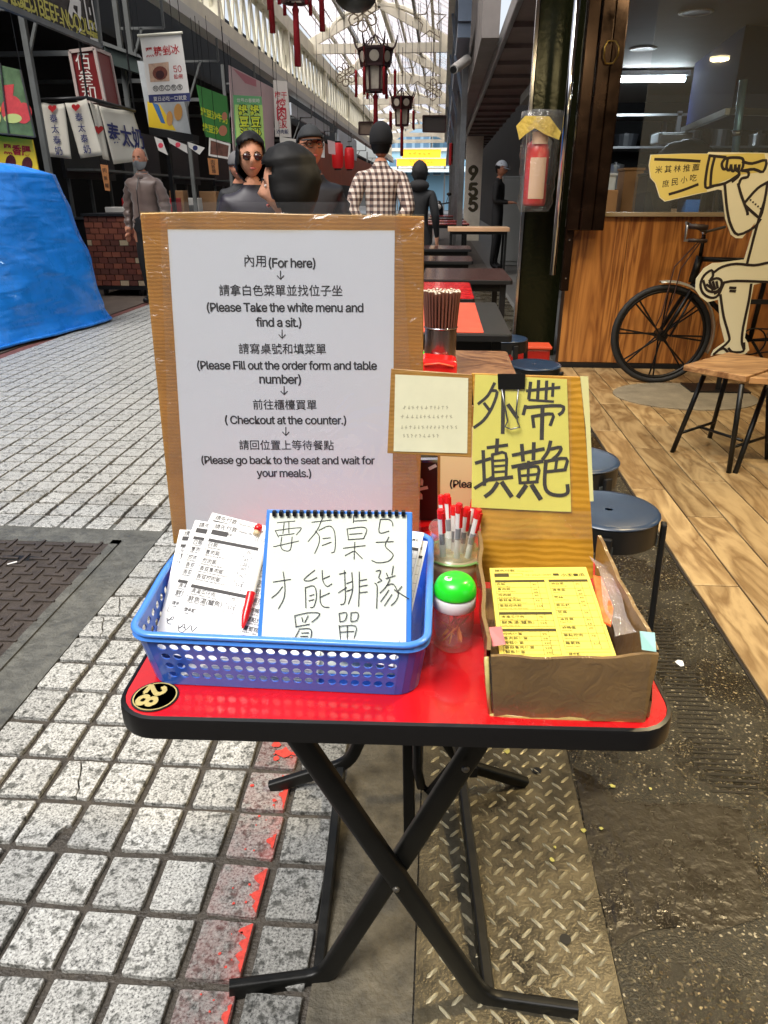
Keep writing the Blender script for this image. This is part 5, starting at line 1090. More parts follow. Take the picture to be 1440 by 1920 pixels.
# round stools
SEAT = mat('stool_seat', lin((30, 50, 74)), rough=.3, var=.12, vs=30, spec=.6, bump=.05, bs=300); SKRT = srgb('stool_skirt', 20, 20, 20, rough=.4)  # black seat, its bluish reflection painted into the base colour
def stool(label, loc, rz=0.0, first=[None]):
    if first[0] is None:
        t = thing('round_stool', label, 'stool', (0, 0, 0), 'black round stools')
        m_ = MB(); m_.lathe([(.010, .446), (.011, .4475), (.060, .4495), (.125, .4505), (.136, .449), (.140, .444), (.138, .440), (.010, .440), (.010, .446)], (0, 0, 0), 40); m_.build('seat', SEAT, t, smooth=True, angle=50)
        m_ = MB(); m_.lathe([(.134, .3700), (.1365, .372), (.1365, .4385), (.128, .4385), (.128, .372), (.134, .37)], (0, 0, 0), 40); m_.build('skirt', SKRT, t, smooth=True, angle=50)
        MB().lathe([(0, .425), (.03, .425), (.03, .4395), (.0, .4395)], (0, 0, 0), 16).build('hub', M['black'], t)
        for k in range(4):
            a = R(12 + 90 * k); d = Vector((math.cos(a), math.sin(a), 0)); m_ = MB(); m_.bar(d * .150 + Vector((0, 0, .425)), d * .165 + Vector((0, 0, .012)), .030, .016, up=d); m_.build('leg', SKRT, t, bevel=.004)
            m_ = MB(); m_.bar(d * .1375 + Vector((0, 0, .395)), d * .1375 + Vector((0, 0, .36)), .040, .003, up=d); m_.build('leg_socket', srgb('socket', 88, 90, 84, rough=.4), t)
        first[0] = t
    else: t = dup(first[0])
    t['label'] = label; t.location = loc; t.rotation_euler = (0, 0, rz); return t
c = G(1144, 953, .45); stool('nearest black round stool with painted blue-grey sheen, right behind the carton', (c.x - .003, c.y, 0), R(-25))
c = G(1082, 858, .45); stool('black round stool half hidden behind the taped cardboard flap', (c.x, c.y, 0), R(20))
c = G(1002, 682, .45); stool('black round stool at the end of the wood-grain table near the wood wall', (c.x, c.y, 0), R(50))
c = G(947, 633, .45); stool('black round stool tucked beside the table with the orange-red runner', (c.x, c.y, 0), R(10))
t = thing('red_crate', 'low red plastic crate behind the round stools', 'crate', (.62, 5.1, 0)); a, b = G(935, 690), G(1034, 690)
m_ = MB(); a, b = P(934, 669, 4.9), P(1031, 669, 4.9); z_ = P(980, 655, 4.9).z; z0_ = .0075; m_.bx(a.x, b.x, 4.9, 5.05, z0_, z_); m_.build('side', srgb('crate_red', 150, 26, 16, rough=.4), t, bevel=.01); MB().bx(a.x - .01, b.x + .01, 4.89, 5.06, z_ + .001, z_ + .02).build('rim', srgb('crate_rim', 190, 70, 40, rough=.4), t, bevel=.004)
# low wooden tables on splayed black legs
SW = wood('slab_wood', (172, 130, 86), (112, 74, 42), scale=(1.2, 7, 6), rough=.35, rnd=.08, coat=.25)
def low_table(label, L_, B_, Rr, z, legs, rungs):
    t = thing('low_wood_table', label, 'table', (Rr.x, Rr.y, 0), 'low wooden tables on splayed legs')
    F_ = L_ + (Rr - B_); m_ = MB(); m_.prism([(p.x, p.y, z - .028) for p in (L_, F_, Rr, B_)], (0, 0, .028)); m_.build('tabletop', SW, t, bevel=.003)
    for a, b in legs: m_ = MB(); m_.tube([a, b], .0125, 10); m_.build('leg', LEG, t, smooth=True)
    for a, b in rungs: m_ = MB(); m_.tube([a, b], .008, 8); m_.build('rung', LEG, t, smooth=True)
    return t
zl = .50; L_ = G(1282, 684, zl); B_ = G(1366, 660, zl); F_ = G(1400, 706, zl); Rr = B_ + (F_ - L_)
lg = [(P(1320, 704, 3.62), G(1260, 849, .01)), (P(1391, 720, 3.36), G(1366, 888, .01)), (P(1362, 706, 3.8), G(1330, 822, .01)), (P(1440, 716, 3.6), G(1378, 888, .012))]
rg = [(P(1276, 812, 3.68), P(1338, 792, 3.86)), (P(1310, 800, 3.80), P(1392, 826, 3.5)), (P(1376, 838, 3.45), P(1440, 818, 3.72))]
low_table('low wooden table on splayed black legs, its corner in front of the bicycle wheel', L_, B_, Rr, zl, lg, rg)
F2 = G(1404, 708, zl); B2 = Rr + (F2 - F_); L2 = F2 + Vector((.004, 0, 0)); 
R2 = B2 + Vector((.55, -.10, 0)) * 1.0
low_table('second low wooden table butted against the right side of the first', L2, B2 + Vector((.006, 0, 0)), R2, zl, [(P(1448, 730, 3.3), G(1470, 905, .01)), (Vector((R2.x - .05, R2.y - .05, zl - .03)), Vector((R2.x + .02, R2.y - .02, .01))), (P(1442, 716, 3.75), G(1438, 862, .01))], [(P(1440, 830, 3.45), P(1500, 838, 3.5))])
b_ = P(1425, 690, 4.3)

# ================================================================== BICYCLE AND STANDEE
BM = srgb('bike_black', 26, 24, 22, rough=.4, metal=.5, var=.3, vs=30); RUB = srgb('tyre_rubber', 24, 23, 22, rough=.7, var=.3, vs=40)
FEN = mat('fender_metal', lin((190, 184, 164)), rough=.3, metal=.35, var=.2, vs=25)
bkY = 5.25; hub = P(1237, 637, bkY); wr = (P(1237, 725, bkY) - hub).length * .985
hub.z = wr + .02
bike = thing('bicycle', 'old black roadster bicycle with bright fender parked at the wood panel wall', 'bicycle', (hub.x + .5, bkY, .02))
def wheel(c, lab):
    w_ = None; m_ = MB(); n = 40
    m_.tube([c + Vector((wr * .965 * math.cos(2 * math.pi * i / n), 0, wr * .965 * math.sin(2 * math.pi * i / n))) for i in range(n)], .020, 10, closed=True, up=(0, 1, 0)); w_ = m_.build('wheel', RUB, bike, smooth=True)
    m_ = MB(); m_.tube([c + Vector((wr * .89 * math.cos(2 * math.pi * i / n), 0, wr * .89 * math.sin(2 * math.pi * i / n))) for i in range(n)], .012, 8, closed=True, up=(0, 1, 0)); m_.build('rim', BM, w_, smooth=True)
    m_ = MB(); m_.tube([c - Vector((0, .05, 0)), c + Vector((0, .05, 0))], .038, 14); m_.build('hub', BM, w_, smooth=True, angle=50)
    for k in range(16):
        a = 2 * math.pi * (k + .3) / 16; d = Vector((math.cos(a), 0, math.sin(a))); a2 = a + (.25 if k % 2 else -.25); e = Vector((math.cos(a2), 0, math.sin(a2)))
        m_ = MB(); m_.tube([c + d * .024 + Vector((0, .02 * (1 if k % 2 else -1), 0)), c + e * wr * .885], .0062, 6); m_.build('spoke', BM, w_)
    return w_
wheel(hub, 'front'); hub2 = Vector((hub.x + 1.10, bkY, hub.z)); wheel(hub2, 'rear')
m_ = MB(); fr_ = wr + .035; arc = [hub + Vector((fr_ * math.cos(R(a)), 0, fr_ * math.sin(R(a)))) for a in range(-20, 106, 7)]
base = len(m_.v)
for i, p in enumerate(arc):
    d = (p - hub).normalized()
    for s_ in (-1, -.5, 0, .5, 1): m_.v.append(tuple(p + Vector((0, .032 * s_, 0)) + d * (-.014 * s_ * s_)))
for i in range(len(arc) - 1):
    for j in range(4): a = base + i * 5 + j; m_.f.append((a, a + 1, a + 6, a + 5)); m_.m.append(0)
o = m_.build('fender', FEN, bike, smooth=True); sm = o.modifiers.new('s', 'SOLIDIFY'); sm.thickness = .003
m_ = MB(); arc = [hub2 + Vector((fr_ * math.cos(R(a)), 0, fr_ * math.sin(R(a)))) for a in range(10, 186, 10)]; base = len(m_.v)
for i, p in enumerate(arc):
    d = (p - hub2).normalized()
    for s_ in (-1, 0, 1): m_.v.append(tuple(p + Vector((0, .032 * s_, 0)) + d * (-.014 * s_ * s_)))
for i in range(len(arc) - 1):
    for j in range(2): a = base + i * 3 + j; m_.f.append((a, a + 1, a + 4, a + 3)); m_.m.append(0)
o = m_.build('fender', FEN, bike, smooth=True); sm = o.modifiers.new('s', 'SOLIDIFY'); sm.thickness = .003
crown = P(1291, 545, bkY); headb = P(1297, 530, bkY); headt = P(1313, 480, bkY); stem = P(1320, 440, bkY); seatc = hub + Vector((.62, 0, .50)); bb = hub + Vector((.62, 0, -.03))
m_ = MB(); 
for s_ in (-1, 1): m_.tube([hub + Vector((0, .055 * s_, 0)), hub + (crown - hub) * .5 + Vector((0, .05 * s_, 0)), crown + Vector((0, .045 * s_, 0)), crown], .015, 8)
m_.tube([hub + Vector((.045, 0, 0)) + Vector((0, -.07, 0)), crown + Vector((.02, -.05, -.02))], .008, 6); m_.build('fork', BM, bike, smooth=True)
m_ = MB(); m_.tube([headb, headt], .026, 12); m_.tube([headt, stem], .013, 10); m_.build('head_tube', BM, bike, smooth=True)
m_ = MB(); m_.tube([headt + Vector((.01, 0, -.02)), seatc], .016, 10); m_.tube([headb, bb], .018, 10); m_.tube([seatc + Vector((.03, 0, .16)), bb], .016, 10)
for s_ in (-1, 1): m_.tube([seatc, hub2 + Vector((0, .06 * s_, 0))], .010, 8); m_.tube([bb, hub2 + Vector((0, .06 * s_, 0))], .010, 8)
m_.build('frame', BM, bike, smooth=True)
m_ = MB(); h0 = P(1288, 424, bkY - .22)
m_.tube([stem, stem + Vector((-.03, -.12, .02)), h0 + Vector((.0, .03, .02)), h0, h0 + Vector((0, 0, -.085)), h0 + Vector((.12, 0, -.085))], .0095, 8)
m_.tube([stem, stem + Vector((.02, .12, .02)), stem + Vector((.10, .24, .01)), stem + Vector((.22, .25, .04))], .0095, 8); m_.build('handlebar', M['steel'], bike, smooth=True)
m_ = MB(); m_.tube([h0 + Vector((.01, 0, 0)), h0 + Vector((.13, 0, -.008))], .017, 10); m_.tube([h0 + Vector((.02, 0, -.085)), h0 + Vector((.14, 0, -.088))], .012, 10); m_.build('grip', srgb('grip', 36, 22, 20, rough=.5), bike, smooth=True)
m_ = MB(); m_.tube([stem + Vector((-.01, -.05, 0)), P(1265, 500, bkY - .05), P(1240, 590, bkY - .06), P(1228, 615, bkY - .06)], .0045, 6); m_.tube([stem + Vector((-.01, -.03, -.02)), P(1276, 505, bkY - .03), P(1262, 560, bkY - .04), P(1243, 605, bkY - .06)], .0045, 6); m_.build('brake_rod', srgb('rod_rust', 60, 34, 24, rough=.5), bike, smooth=True)
m_ = MB(); m_.tube([bb + Vector((0, -.05, 0)), bb + Vector((.10, -.06, -.13))], .010, 8); m_.box(bb + Vector((.11, -.10, -.14)), (.09, .08, .022)); m_.tube([bb + Vector((0, .05, 0)), bb + Vector((-.10, .06, .13))], .010, 8); m_.box(bb + Vector((-.10, .10, .14)), (.09, .08, .022)); m_.build('pedal_crank', BM, bike)
m_ = MB(); n = 28; m_.tube([bb + Vector((.09 * math.cos(2 * math.pi * i / n), -.045, .09 * math.sin(2 * math.pi * i / n))) for i in range(n)], .006, 6, closed=True, up=(0, 1, 0)); m_.tube([bb + Vector((0, -.045, .09)), hub2 + Vector((0, -.045, .04))], .005, 6); m_.tube([bb + Vector((0, -.045, -.09)), hub2 + Vector((0, -.045, -.04))], .005, 6); m_.build('chain_ring', BM, bike, smooth=True)
m_ = MB(); m_.ell(seatc + Vector((.05, 0, .20)), (.14, .08, .035), 16, 8); m_.build('saddle', srgb('saddle', 52, 30, 20, rough=.4), bike, smooth=True)
# standee: flat printed board, cut to outline, yellow face with black line drawing
SP_ = Plane((0, 5.0, 0), (1, 5.0, 0), (0, 5.0, 1))
st = thing('cutout_standee', 'pale yellow cut-out board of a cross-legged figure holding a megaphone, with line drawing', 'standee', (P(1380, 660, 5.0).x, 5.0, .1))
STY = srgb('standee_face', 222, 218, 190, rough=.45); STE = srgb('standee_edge', 190, 170, 130, rough=.6)
sc = lambda x, y: (1080 + x / 3.0, 260 + y / 3.0)
body = [(420, 90), (600, 84), (740, 84), (748, 75), (960, 78), (1060, 80), (1200, 90), (1330, 130), (1330, 790), (1090, 800), (1000, 822), (985, 900), (965, 1020), (950, 1120), (968, 1150), (975, 1190), (950, 1212), (790, 1212), (760, 1222), (775, 1190), (838, 1145), (812, 1040), (800, 905), (740, 920), (700, 890), (672, 850), (676, 790), (720, 730), (770, 700), (810, 698), (948, 680), (1010, 470), (935, 560), (900, 560), (872, 540), (840, 450), (822, 290), (800, 285), (740, 300), (690, 310), (500, 354), (470, 330), (445, 250), (418, 220), (410, 150)]
m_ = MB(); slab(m_, [sc(*p) for p in body], SP_, .010); bo = m_.build('board', [STY], st)
LN = [[(445, 116), (560, 119), (695, 127)], [(526, 312), (600, 290), (684, 258)],
 [(752, 96), (735, 180), (728, 272), (770, 268)], [(752, 96), (840, 104)], [(780, 102), (762, 180), (756, 268)], [(756, 268), (840, 250), (912, 205)], [(938, 130), (990, 140), (1068, 122), (1052, 186), (1000, 172), (938, 180)],
 [(838, 112), (820, 140), (828, 170), (850, 168)], [(838, 112), (880, 106), (936, 112), (940, 150), (930, 178)], [(852, 120), (846, 165), (862, 178), (872, 150)], [(872, 150), (876, 178), (890, 180), (896, 150)], [(896, 150), (900, 178), (914, 176), (918, 150)], [(930, 178), (968, 186), (966, 215), (930, 225), (915, 260)], [(905, 170), (918, 205), (880, 240)],
 [(836, 256), (850, 400), (872, 490), (912, 540), (1000, 500), (1036, 455)], [(912, 255), (930, 320), (960, 400), (965, 425)], [(950, 375), (1000, 420), (1036, 440), (1060, 350), (1078, 245)], [(1078, 245), (1020, 280), (950, 358)],
 [(1060, 350), (1020, 480), (960, 710)], [(1090, 695), (1000, 712), (900, 704), (820, 722), (770, 756)], [(830, 810), (900, 800), (1080, 806)], [(830, 810), (800, 880), (760, 895), (715, 870), (700, 820), (720, 770), (762, 740), (770, 770), (758, 790)],
 [(716, 800), (735, 850), (780, 862), (812, 840), (818, 800), (790, 785), (750, 800)], [(735, 822), (760, 838)], [(752, 808), (768, 850)], [(770, 806), (782, 846)], [(790, 806), (796, 838)], [(780, 870), (812, 852), (830, 815)],
 [(812, 880), (830, 1000), (858, 1100), (858, 1140), (800, 1190), (775, 1212)], [(985, 820), (970, 920), (940, 1060), (932, 1140), (942, 1180)], [(866, 838), (896, 840)], [(868, 856), (894, 858)], [(800, 1190), (830, 1180), (858, 1205)], [(858, 1180), (880, 1200), (940, 1195), (945, 1150)], [(1080, 806), (1180, 806)]]
m_ = MB(); pts_ = [SP_.hit(*sc(*p), .0004) for p in [(424, 92), (600, 86), (742, 86), (752, 94), (735, 180), (728, 274), (740, 298), (690, 306), (502, 350), (474, 328), (449, 250), (421, 218), (413, 150)]]; m_.add(pts_, [tuple(range(len(pts_)))])
pts_ = [SP_.hit(*sc(*p), .0004) for p in [(752, 94), (960, 82), (1060, 84), (1068, 122), (1052, 186), (912, 205), (756, 270), (728, 272)]]; m_.add(pts_, [tuple(range(len(pts_)))]); m_.build('yellow_print', srgb('standee_yellow', 208, 190, 104, rough=.45), bo)
m_ = MB()
for i, ln in enumerate(LN): pstrokes(m_, [ln], .0165 if i > 1 else .016, SP_, sc, lift=.0008 + .00004 * i)
for i in range(5): q = SP_.hit(*sc(982 + i * 14, 345 + i * 12), .0012); m_.lathe([(.006, 0), (.006, .0006), (0, .0006)], q, 8, rot=Matrix.Rotation(R(90), 3, 'X'))
for i, ch in enumerate('米其林推薦'): x = 466 + i * 52; ptext(m_, ch, sc(x - 20, 176 - i * 3), sc(x + 20, 174 - i * 3), SP_, .010)
for i, ch in enumerate('庶民小吃'): x = 504 + i * 52; ptext(m_, ch, sc(x - 19, 256 - i * 11), sc(x + 19, 252 - i * 11), SP_, .010)
m_.build('line_drawing', srgb('standee_ink', 30, 18, 14, rough=.5), bo)
m_ = MB(); q = P(1375, 560, 5.05); m_.bx(q.x - .015, q.x + .015, 5.012, 5.03, .02, q.z); m_.bx(q.x - .015, q.x + .5, 5.012, 5.03, q.z - .03, q.z); m_.bx(q.x - .2, q.x + .2, 4.95, 5.2, .0145, .03); m_.build('back_support', M['blackm'], st)

struct(MB().bx(-9, 9.2, -9.4, -9, 0, 9).build('unseen_facade_behind', srgb('facade_behind', 120, 116, 108, rough=.8, var=.3, vs=.6)))  # unseen facade behind the camera, added to cut low-angle fill light
# ================================================================== LEFT ROW OF STALLS
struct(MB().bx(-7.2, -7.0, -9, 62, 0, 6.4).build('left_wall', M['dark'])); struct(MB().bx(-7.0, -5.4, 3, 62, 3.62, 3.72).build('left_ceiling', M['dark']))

GREYP = srgb('stall_grey', 96, 98, 96, rough=.55, var=.25, vs=5); CRM = M['cream']
def sign(name, label, cat, px, Ys, th, m, group=None, plane_x=None, hang=True):
    """flat board through pixel corners (TL, TR, BR, BL) at the depths Ys of TL, TR, BL"""
    if plane_x is not None: pts = [PX(x, y, plane_x) for x, y in px]; pl = Plane(pts[0], pts[1], pts[3])
    else: pl = Plane(P(*px[0], Ys[0]), P(*px[1], Ys[1]), P(*px[3], Ys[2])); pts = [pl.hit(*p) for p in px]
    t = thing(name, label, cat, sum(pts, Vector()) / len(pts), group)
    m_ = MB(); slab(m_, px, pl, th); o = m_.build('board', m, t)
    if hang:
        top = max(pts, key=lambda p: p.z); up = sorted(pts, key=lambda p: -p.z)[:2]
        for p in up: MB().tube([p - pl.n * th * .5, (p.x, p.y, 3.62)], .004, 5).build('cord', M['black'], t)
    return t, pl, o
def letters(items, pl, m, parent, off=.03, lift=.003):
    off = off * .4 if off < .1 else off
    m_ = MB()
    for it in items:
        if len(it) == 3: ptext(m_, it[0], it[1], it[2], pl, off, lift=lift)
        else: vtext(m_, it[0], it[1], it[2], it[3], pl, off, lift=lift)
    return m_.build('lettering', m, parent)
def blobs(lst, pl, m, parent, name='printed_shape', lift=.002):
    m_ = MB()
    for i, poly in enumerate(lst):
        pts = [pl.hit(*p, lift + .0004 * i) for p in poly]; m_.add(pts, [tuple(range(len(pts)))])
    return m_.build(name, m, parent)
def oval(cx, cy, rx, ry, n=16, tilt=0): return [(cx + rx * math.cos(2 * math.pi * i / n) * math.cos(tilt) - ry * math.sin(2 * math.pi * i / n) * math.sin(tilt), cy + rx * math.cos(2 * math.pi * i / n) * math.sin(tilt) + ry * math.sin(2 * math.pi * i / n) * math.cos(tilt)) for i in range(n)]
CLOTH = srgb('noren_cloth', 206, 200, 184, rough=.8); VINYL = srgb('banner_white', 214, 210, 202, rough=.4); PINKW = srgb('banner_pinkish', 214, 190, 190, rough=.5, var=.1, vs=1.5)
SR = srgb('sign_red', 176, 26, 30, rough=.5); SB_ = srgb('sign_blue', 40, 46, 96, rough=.6); SY = srgb('sign_yellow', 236, 200, 44, rough=.5); SG = srgb('sign_green', 74, 142, 74, rough=.45, var=.15, vs=2); SLG = srgb('sign_light_green', 170, 206, 110, rough=.5); SYG = srgb('letter_yellow', 216, 224, 60, rough=.5)
# black shop sign, top left
t, pl, o = sign('shop_sign', 'long black shop sign with yellow and white lettering at the upper left corner', 'shop sign', [(-60, -75), (172, -60), (188, 86), (-60, -18)], None, .08, srgb('sign_black', 26, 24, 24, rough=.4), plane_x=-3.95)
letters([('BRAISED BEEF NOODLES', (-20, -34), (182, 52))], pl, srgb('sign_gold', 188, 178, 84, rough=.5), o, off=.04)
letters([('ヌードクイリーとうふスープ麺', (-20, -10), (184, 76))], pl, srgb('sign_gold', 188, 178, 84, rough=.5), o, off=.03, lift=.004)
letters([('麺', (122, -6), (180, 12))], pl, VINYL, o, off=.04, lift=.005)
m_ = MB()
for a, b in (((-60, -18), (188, 87)), ((188, 87), (172, -60))): m_.bar(pl.hit(*a, .01), pl.hit(*b, .01), .05, .05)
m_.build('frame', GREYP, t)
# fruit poster and yellow poster
t, pl, o = sign('fruit_poster', 'green and red poster of watermelon drinks at the left edge above the blue tarp', 'poster', [(-60, 108), (38, 131), (66, 256), (-60, 244)], (7.6, 7.6, 7.6), .02, srgb('poster_green', 96, 120, 84, rough=.35, var=.4, vs=9))
blobs([oval(22, 205, 20, 26), oval(44, 212, 16, 20), [(4, 160), (26, 158), (22, 205), (10, 205)]], pl, srgb('melon_red', 206, 74, 74, rough=.4, var=.2, vs=20), o)
blobs([oval(24, 222, 17, 9), oval(-12, 222, 14, 16)], pl, srgb('melon_rind', 190, 200, 120, rough=.4), o, lift=.0035)
blobs([oval(-10, 226, 10, 11), oval(-6, 205, 8, 9)], pl, srgb('mango', 214, 160, 50, rough=.4), o, lift=.005)
m_ = MB()
for a, b in (((-60, 244), (66, 257)), ((66, 257), (38, 131)), ((0, 118), (16, 250))): m_.bar(pl.hit(*a, .008), pl.hit(*b, .008), .012, .012)
m_.build('frame', M['steel'], t)
t, pl, o = sign('sausage_poster', 'yellow poster with red characters and dark sausage slices just above the tarp', 'poster', [(-40, 250), (60, 262), (74, 330), (-40, 330)], (7.7, 7.7, 7.7), .02, SY, hang=False)
letters([('黑香腸', (6, 279), (58, 284))], pl, SR, o, off=.09); blobs([oval(20, 306, 10, 16), oval(51, 308, 10, 14)], pl, srgb('sausage', 92, 30, 26, rough=.4, var=.5, vs=60), o)
m_ = MB(); m_.tube([pl.hit(20, 258, -.03), pl.hit(30, 340, -.03), (pl.hit(30, 340).x, 7.75, 0.02)], .02, 8); m_.build('post', GREYP, t)
# red light box with white characters
rbx = thing('red_light_box', 'dark red box sign with white frame and brushed white characters behind the curtains', 'shop sign', P(165, 140, 9.6))
f4 = [P(x, y, 9.5) for x, y in ((131, 97), (177, 91), (197, 190), (148, 190))]; dpt = Vector((.0, .42, 0)); m_ = MB(); m_.prism(f4, dpt); o = m_.build('box', srgb('box_red', 110, 20, 22, rough=.4), rbx)
m_ = MB()
for a, b in ((0, 1), (1, 2), (2, 3), (3, 0)): m_.bar(f4[a], f4[b], .035, .035); m_.bar(f4[a] + dpt, f4[b] + dpt, .035, .035)
m_.bar(f4[1], f4[1] + dpt, .035, .035); m_.build('frame', srgb('frame_pale', 176, 160, 152, rough=.6), rbx)
pl = Plane(f4[0], f4[1], f4[3]); letters([('佰叁和', (152, 100), (170, 192), 26)], pl, VINYL, o, off=.0)
# white curtains on a rod
rod_ = thing('curtain_rod', 'dark rod frame from which the white stall curtains hang', 'rod', P(160, 186, 8.9))
m_ = MB(); m_.tube([P(70, 188, 8.9), P(164, 184, 8.9), P(252, 208, 9.9)], .022, 8); m_.build('rod', M['blackm'], rod_, smooth=True)
m_ = MB(); m_.tube([P(164, 184, 8.9), (P(164, 184, 8.9).x, 8.9, 3.62)], .012, 6); m_.tube([P(252, 208, 9.9), (P(252, 208, 9.9).x, 9.9, 3.62)], .012, 6); m_.build('hanger', M['blackm'], rod_)
def curtain(label, px, Ys, words=None, heart=None, big=None):
    pl = Plane(P(*px[0], Ys[0]), P(*px[1], Ys[1]), P(*px[3], Ys[0])); t = thing('stall_curtain', label, 'curtain', pl.hit(*px[0]), 'white printed stall curtains')
    m_ = MB(); nx, ny = 14, 10; base = 0; tl, tr_, br, bl = px
    for j in range(ny + 1):
        for i in range(nx + 1):
            u, v = i / nx, j / ny; x = (tl[0] * (1 - u) + tr_[0] * u) * (1 - v) + (bl[0] * (1 - u) + br[0] * u) * v; y = (tl[1] * (1 - u) + tr_[1] * u) * (1 - v) + (bl[1] * (1 - u) + br[1] * u) * v + 3 * math.sin(u * math.pi) * (1 - v)
            m_.v.append(tuple(pl.hit(x, y, .012 * math.sin(u * 9 + v) * (1 - .5 * v) - .012)))
    for j in range(ny):
        for i in range(nx): a = j * (nx + 1) + i; m_.f.append((a, a + 1, a + nx + 2, a + nx + 1)); m_.m.append(0)
    o = m_.build('cloth', CLOTH, t, smooth=True); sm = o.modifiers.new('s', 'SOLIDIFY'); sm.thickness = .003
    if heart:
        cx, cy, r = heart; pts = [(cx + r * (16 * math.sin(a) ** 3) / 16, cy - r * (13 * math.cos(a) - 5 * math.cos(2 * a) - 2 * math.cos(3 * a) - math.cos(4 * a)) / 16) for a in [2 * math.pi * i / 24 for i in range(24)]]
        blobs([pts], pl, SR, o, 'heart', lift=.006)
    if words: letters([words], pl, SB_, o, off=.04, lift=.006)
    if big: letters([big], pl, SB_, o, off=.05, lift=.006)
    return t
curtain('white stall curtain with red heart and blue characters, leftmost of the set', [(75, 190), (121, 194), (134, 298), (88, 293)], (8.9, 8.9), words=('泰太泰奶', (99, 212), (112, 293), 14), heart=(98, 203, 8))
curtain('white stall curtain with red heart and blue characters, second from the left', [(122, 193), (162, 185), (193, 291), (151, 297)], (8.88, 8.88), words=('泰太泰奶', (146, 210), (166, 290), 14), heart=(142, 201, 8))
curtain('narrow folded white curtain with part of a red heart at the corner', [(167, 188), (184, 196), (205, 301), (193, 298)], (8.95, 9.15), heart=(185, 243, 9))
curtain('wide white curtain with large blue characters right of the corner', [(185, 198), (248, 206), (278, 300), (213, 308)], (9.2, 9.9), big=('泰太奶', (202, 250), (268, 262)))
# price banner and the ones behind it
t, pl, o = sign('price_banner', 'white banner for shaved ice priced 50 with dark blue foot band', 'banner', [(262, 68), (339, 62), (357, 190), (280, 193)], (9.8, 9.8, 9.8), .01, VINYL)
letters([('黑糖剉冰', (273, 99), (336, 92)), ], pl, SR, o, off=.03); letters([('50', (325, 127), (340, 126)), ('起/碗', (326, 144), (343, 143))], pl, SR, o, off=.02)
blobs([[(278, 120), (316, 116), (318, 152), (282, 154)]], pl, srgb('pic_tan', 190, 156, 130, rough=.5, var=.3, vs=20), o); blobs([oval(300, 137, 14, 13)], pl, srgb('bowl_brown', 120, 62, 48, rough=.5, var=.4, vs=40), o, lift=.004); blobs([oval(300, 140, 8, 8)], pl, srgb('bowl_dark', 60, 22, 24, rough=.5), o, lift=.006)
blobs([[(278, 178), (356, 174), (357, 190), (280, 193)]], pl, SB_, o, 'foot_band'); letters([('夏日必吃一口就愛', (288, 186), (350, 183))], pl, VINYL, o, lift=.005, off=0)
m_ = MB()
for i in range(5): cx = 292 + i * 11.3; pstrokes(m_, [oval(cx, 166 - i * .6, 4.8, 5, 12) + [(cx + 4.8, 166 - i * .6)]], .006, pl, curve=False, lift=.003)
m_.build('ring', M['ink'], o); letters([('純手工熬煮'[i], (292 + i * 11.3 - 3, 166 - i * .6), (292 + i * 11.3 + 3, 166 - i * .6)) for i in range(5)], pl, M['ink'], o, off=0, lift=.004)
MB().tube([pl.hit(258, 67, .01), pl.hit(342, 61, .01)], .014, 8).build('top_bar', M['cream'], t)
t, pl, o = sign('picture_banner', 'yellow and blue food picture banner hanging behind the price banner', 'banner', [(257, 114), (330, 120), (358, 252), (279, 238)], (10.2, 10.2, 10.2), .01, srgb('pic_pale', 186, 190, 190, rough=.5, var=.2, vs=4))
blobs([[(276, 190), (300, 196), (330, 245), (279, 238)]], pl, SY, o); blobs([[(285, 192), (297, 196), (310, 232), (302, 230)]], pl, srgb('pic_blue', 60, 110, 170, rough=.5), o, lift=.004); blobs([oval(334, 210, 8, 16), oval(318, 222, 6, 14)], pl, srgb('pic_orange', 206, 150, 80, rough=.5), o, lift=.006)
t, pl, o = sign('black_box', 'black housing under the food picture banner', 'housing', [(278, 238), (362, 252), (362, 268), (280, 252)], (10.15, 10.15, 10.15), .25, M['black'], hang=False)
MB().bx(pl.hit(300, 255).x, pl.hit(300, 255).x + .05, 10.3, 10.35, 0.01, pl.hit(300, 258).z).build('post', M['blackm'], t)
for i, (px, lab) in enumerate((([(289, 256), (304, 262), (315, 291), (297, 282)], 'leftmost'), ([(314, 258), (350, 272), (352, 288), (318, 268)], 'middle'), ([(352, 266), (384, 277), (374, 290), (354, 276)], 'rightmost'))):
    t, pl, o = sign('small_flag', 'small white flag with faded print fluttering under the banners, %s of three' % lab, 'flag', px, (9.9, 9.9, 9.9), .003, VINYL, 'small white flags on a string', hang=False)
    cx, cy = sum(p[0] for p in px) / 4, sum(p[1] for p in px) / 4
    blobs([oval(cx, cy, 5, 5, 8)], pl, srgb('flag_pink', 220, 70, 90, rough=.6) if i < 2 else SB_, o)
    MB().tube([pl.hit(*px[0]), (pl.hit(*px[0]).x, 10.14, pl.hit(*px[0]).z + .02)], .003, 5).build('string', M['black'], t)
t, pl, o = sign('green_banner', 'green banner with yellow outlined characters beside the pinkish banner', 'banner', [(369, 159), (426, 181), (434, 268), (386, 256)], (12.0, 12.6, 12.0), .01, SG)
letters([('綠豆沙牛奶', (376, 208), (426, 226)), ('綠豆沙', (380, 238), (410, 246))], pl, SYG, o, off=.08); blobs([oval(418, 245, 8, 10), oval(421, 218, 5, 8)], pl, srgb('pic_pinkish', 200, 130, 100, rough=.5), o, lift=.004)
t, pl, o = sign('photo_sign', 'small framed photo sign hung below the green banner', 'sign', [(392, 258), (432, 270), (430, 299), (391, 292)], (12.2, 12.2, 12.2), .02, VINYL)
blobs([[(395, 263), (429, 273), (427, 294), (394, 289)]], pl, srgb('photo_brown', 110, 74, 62, rough=.4, var=.5, vs=12), o)
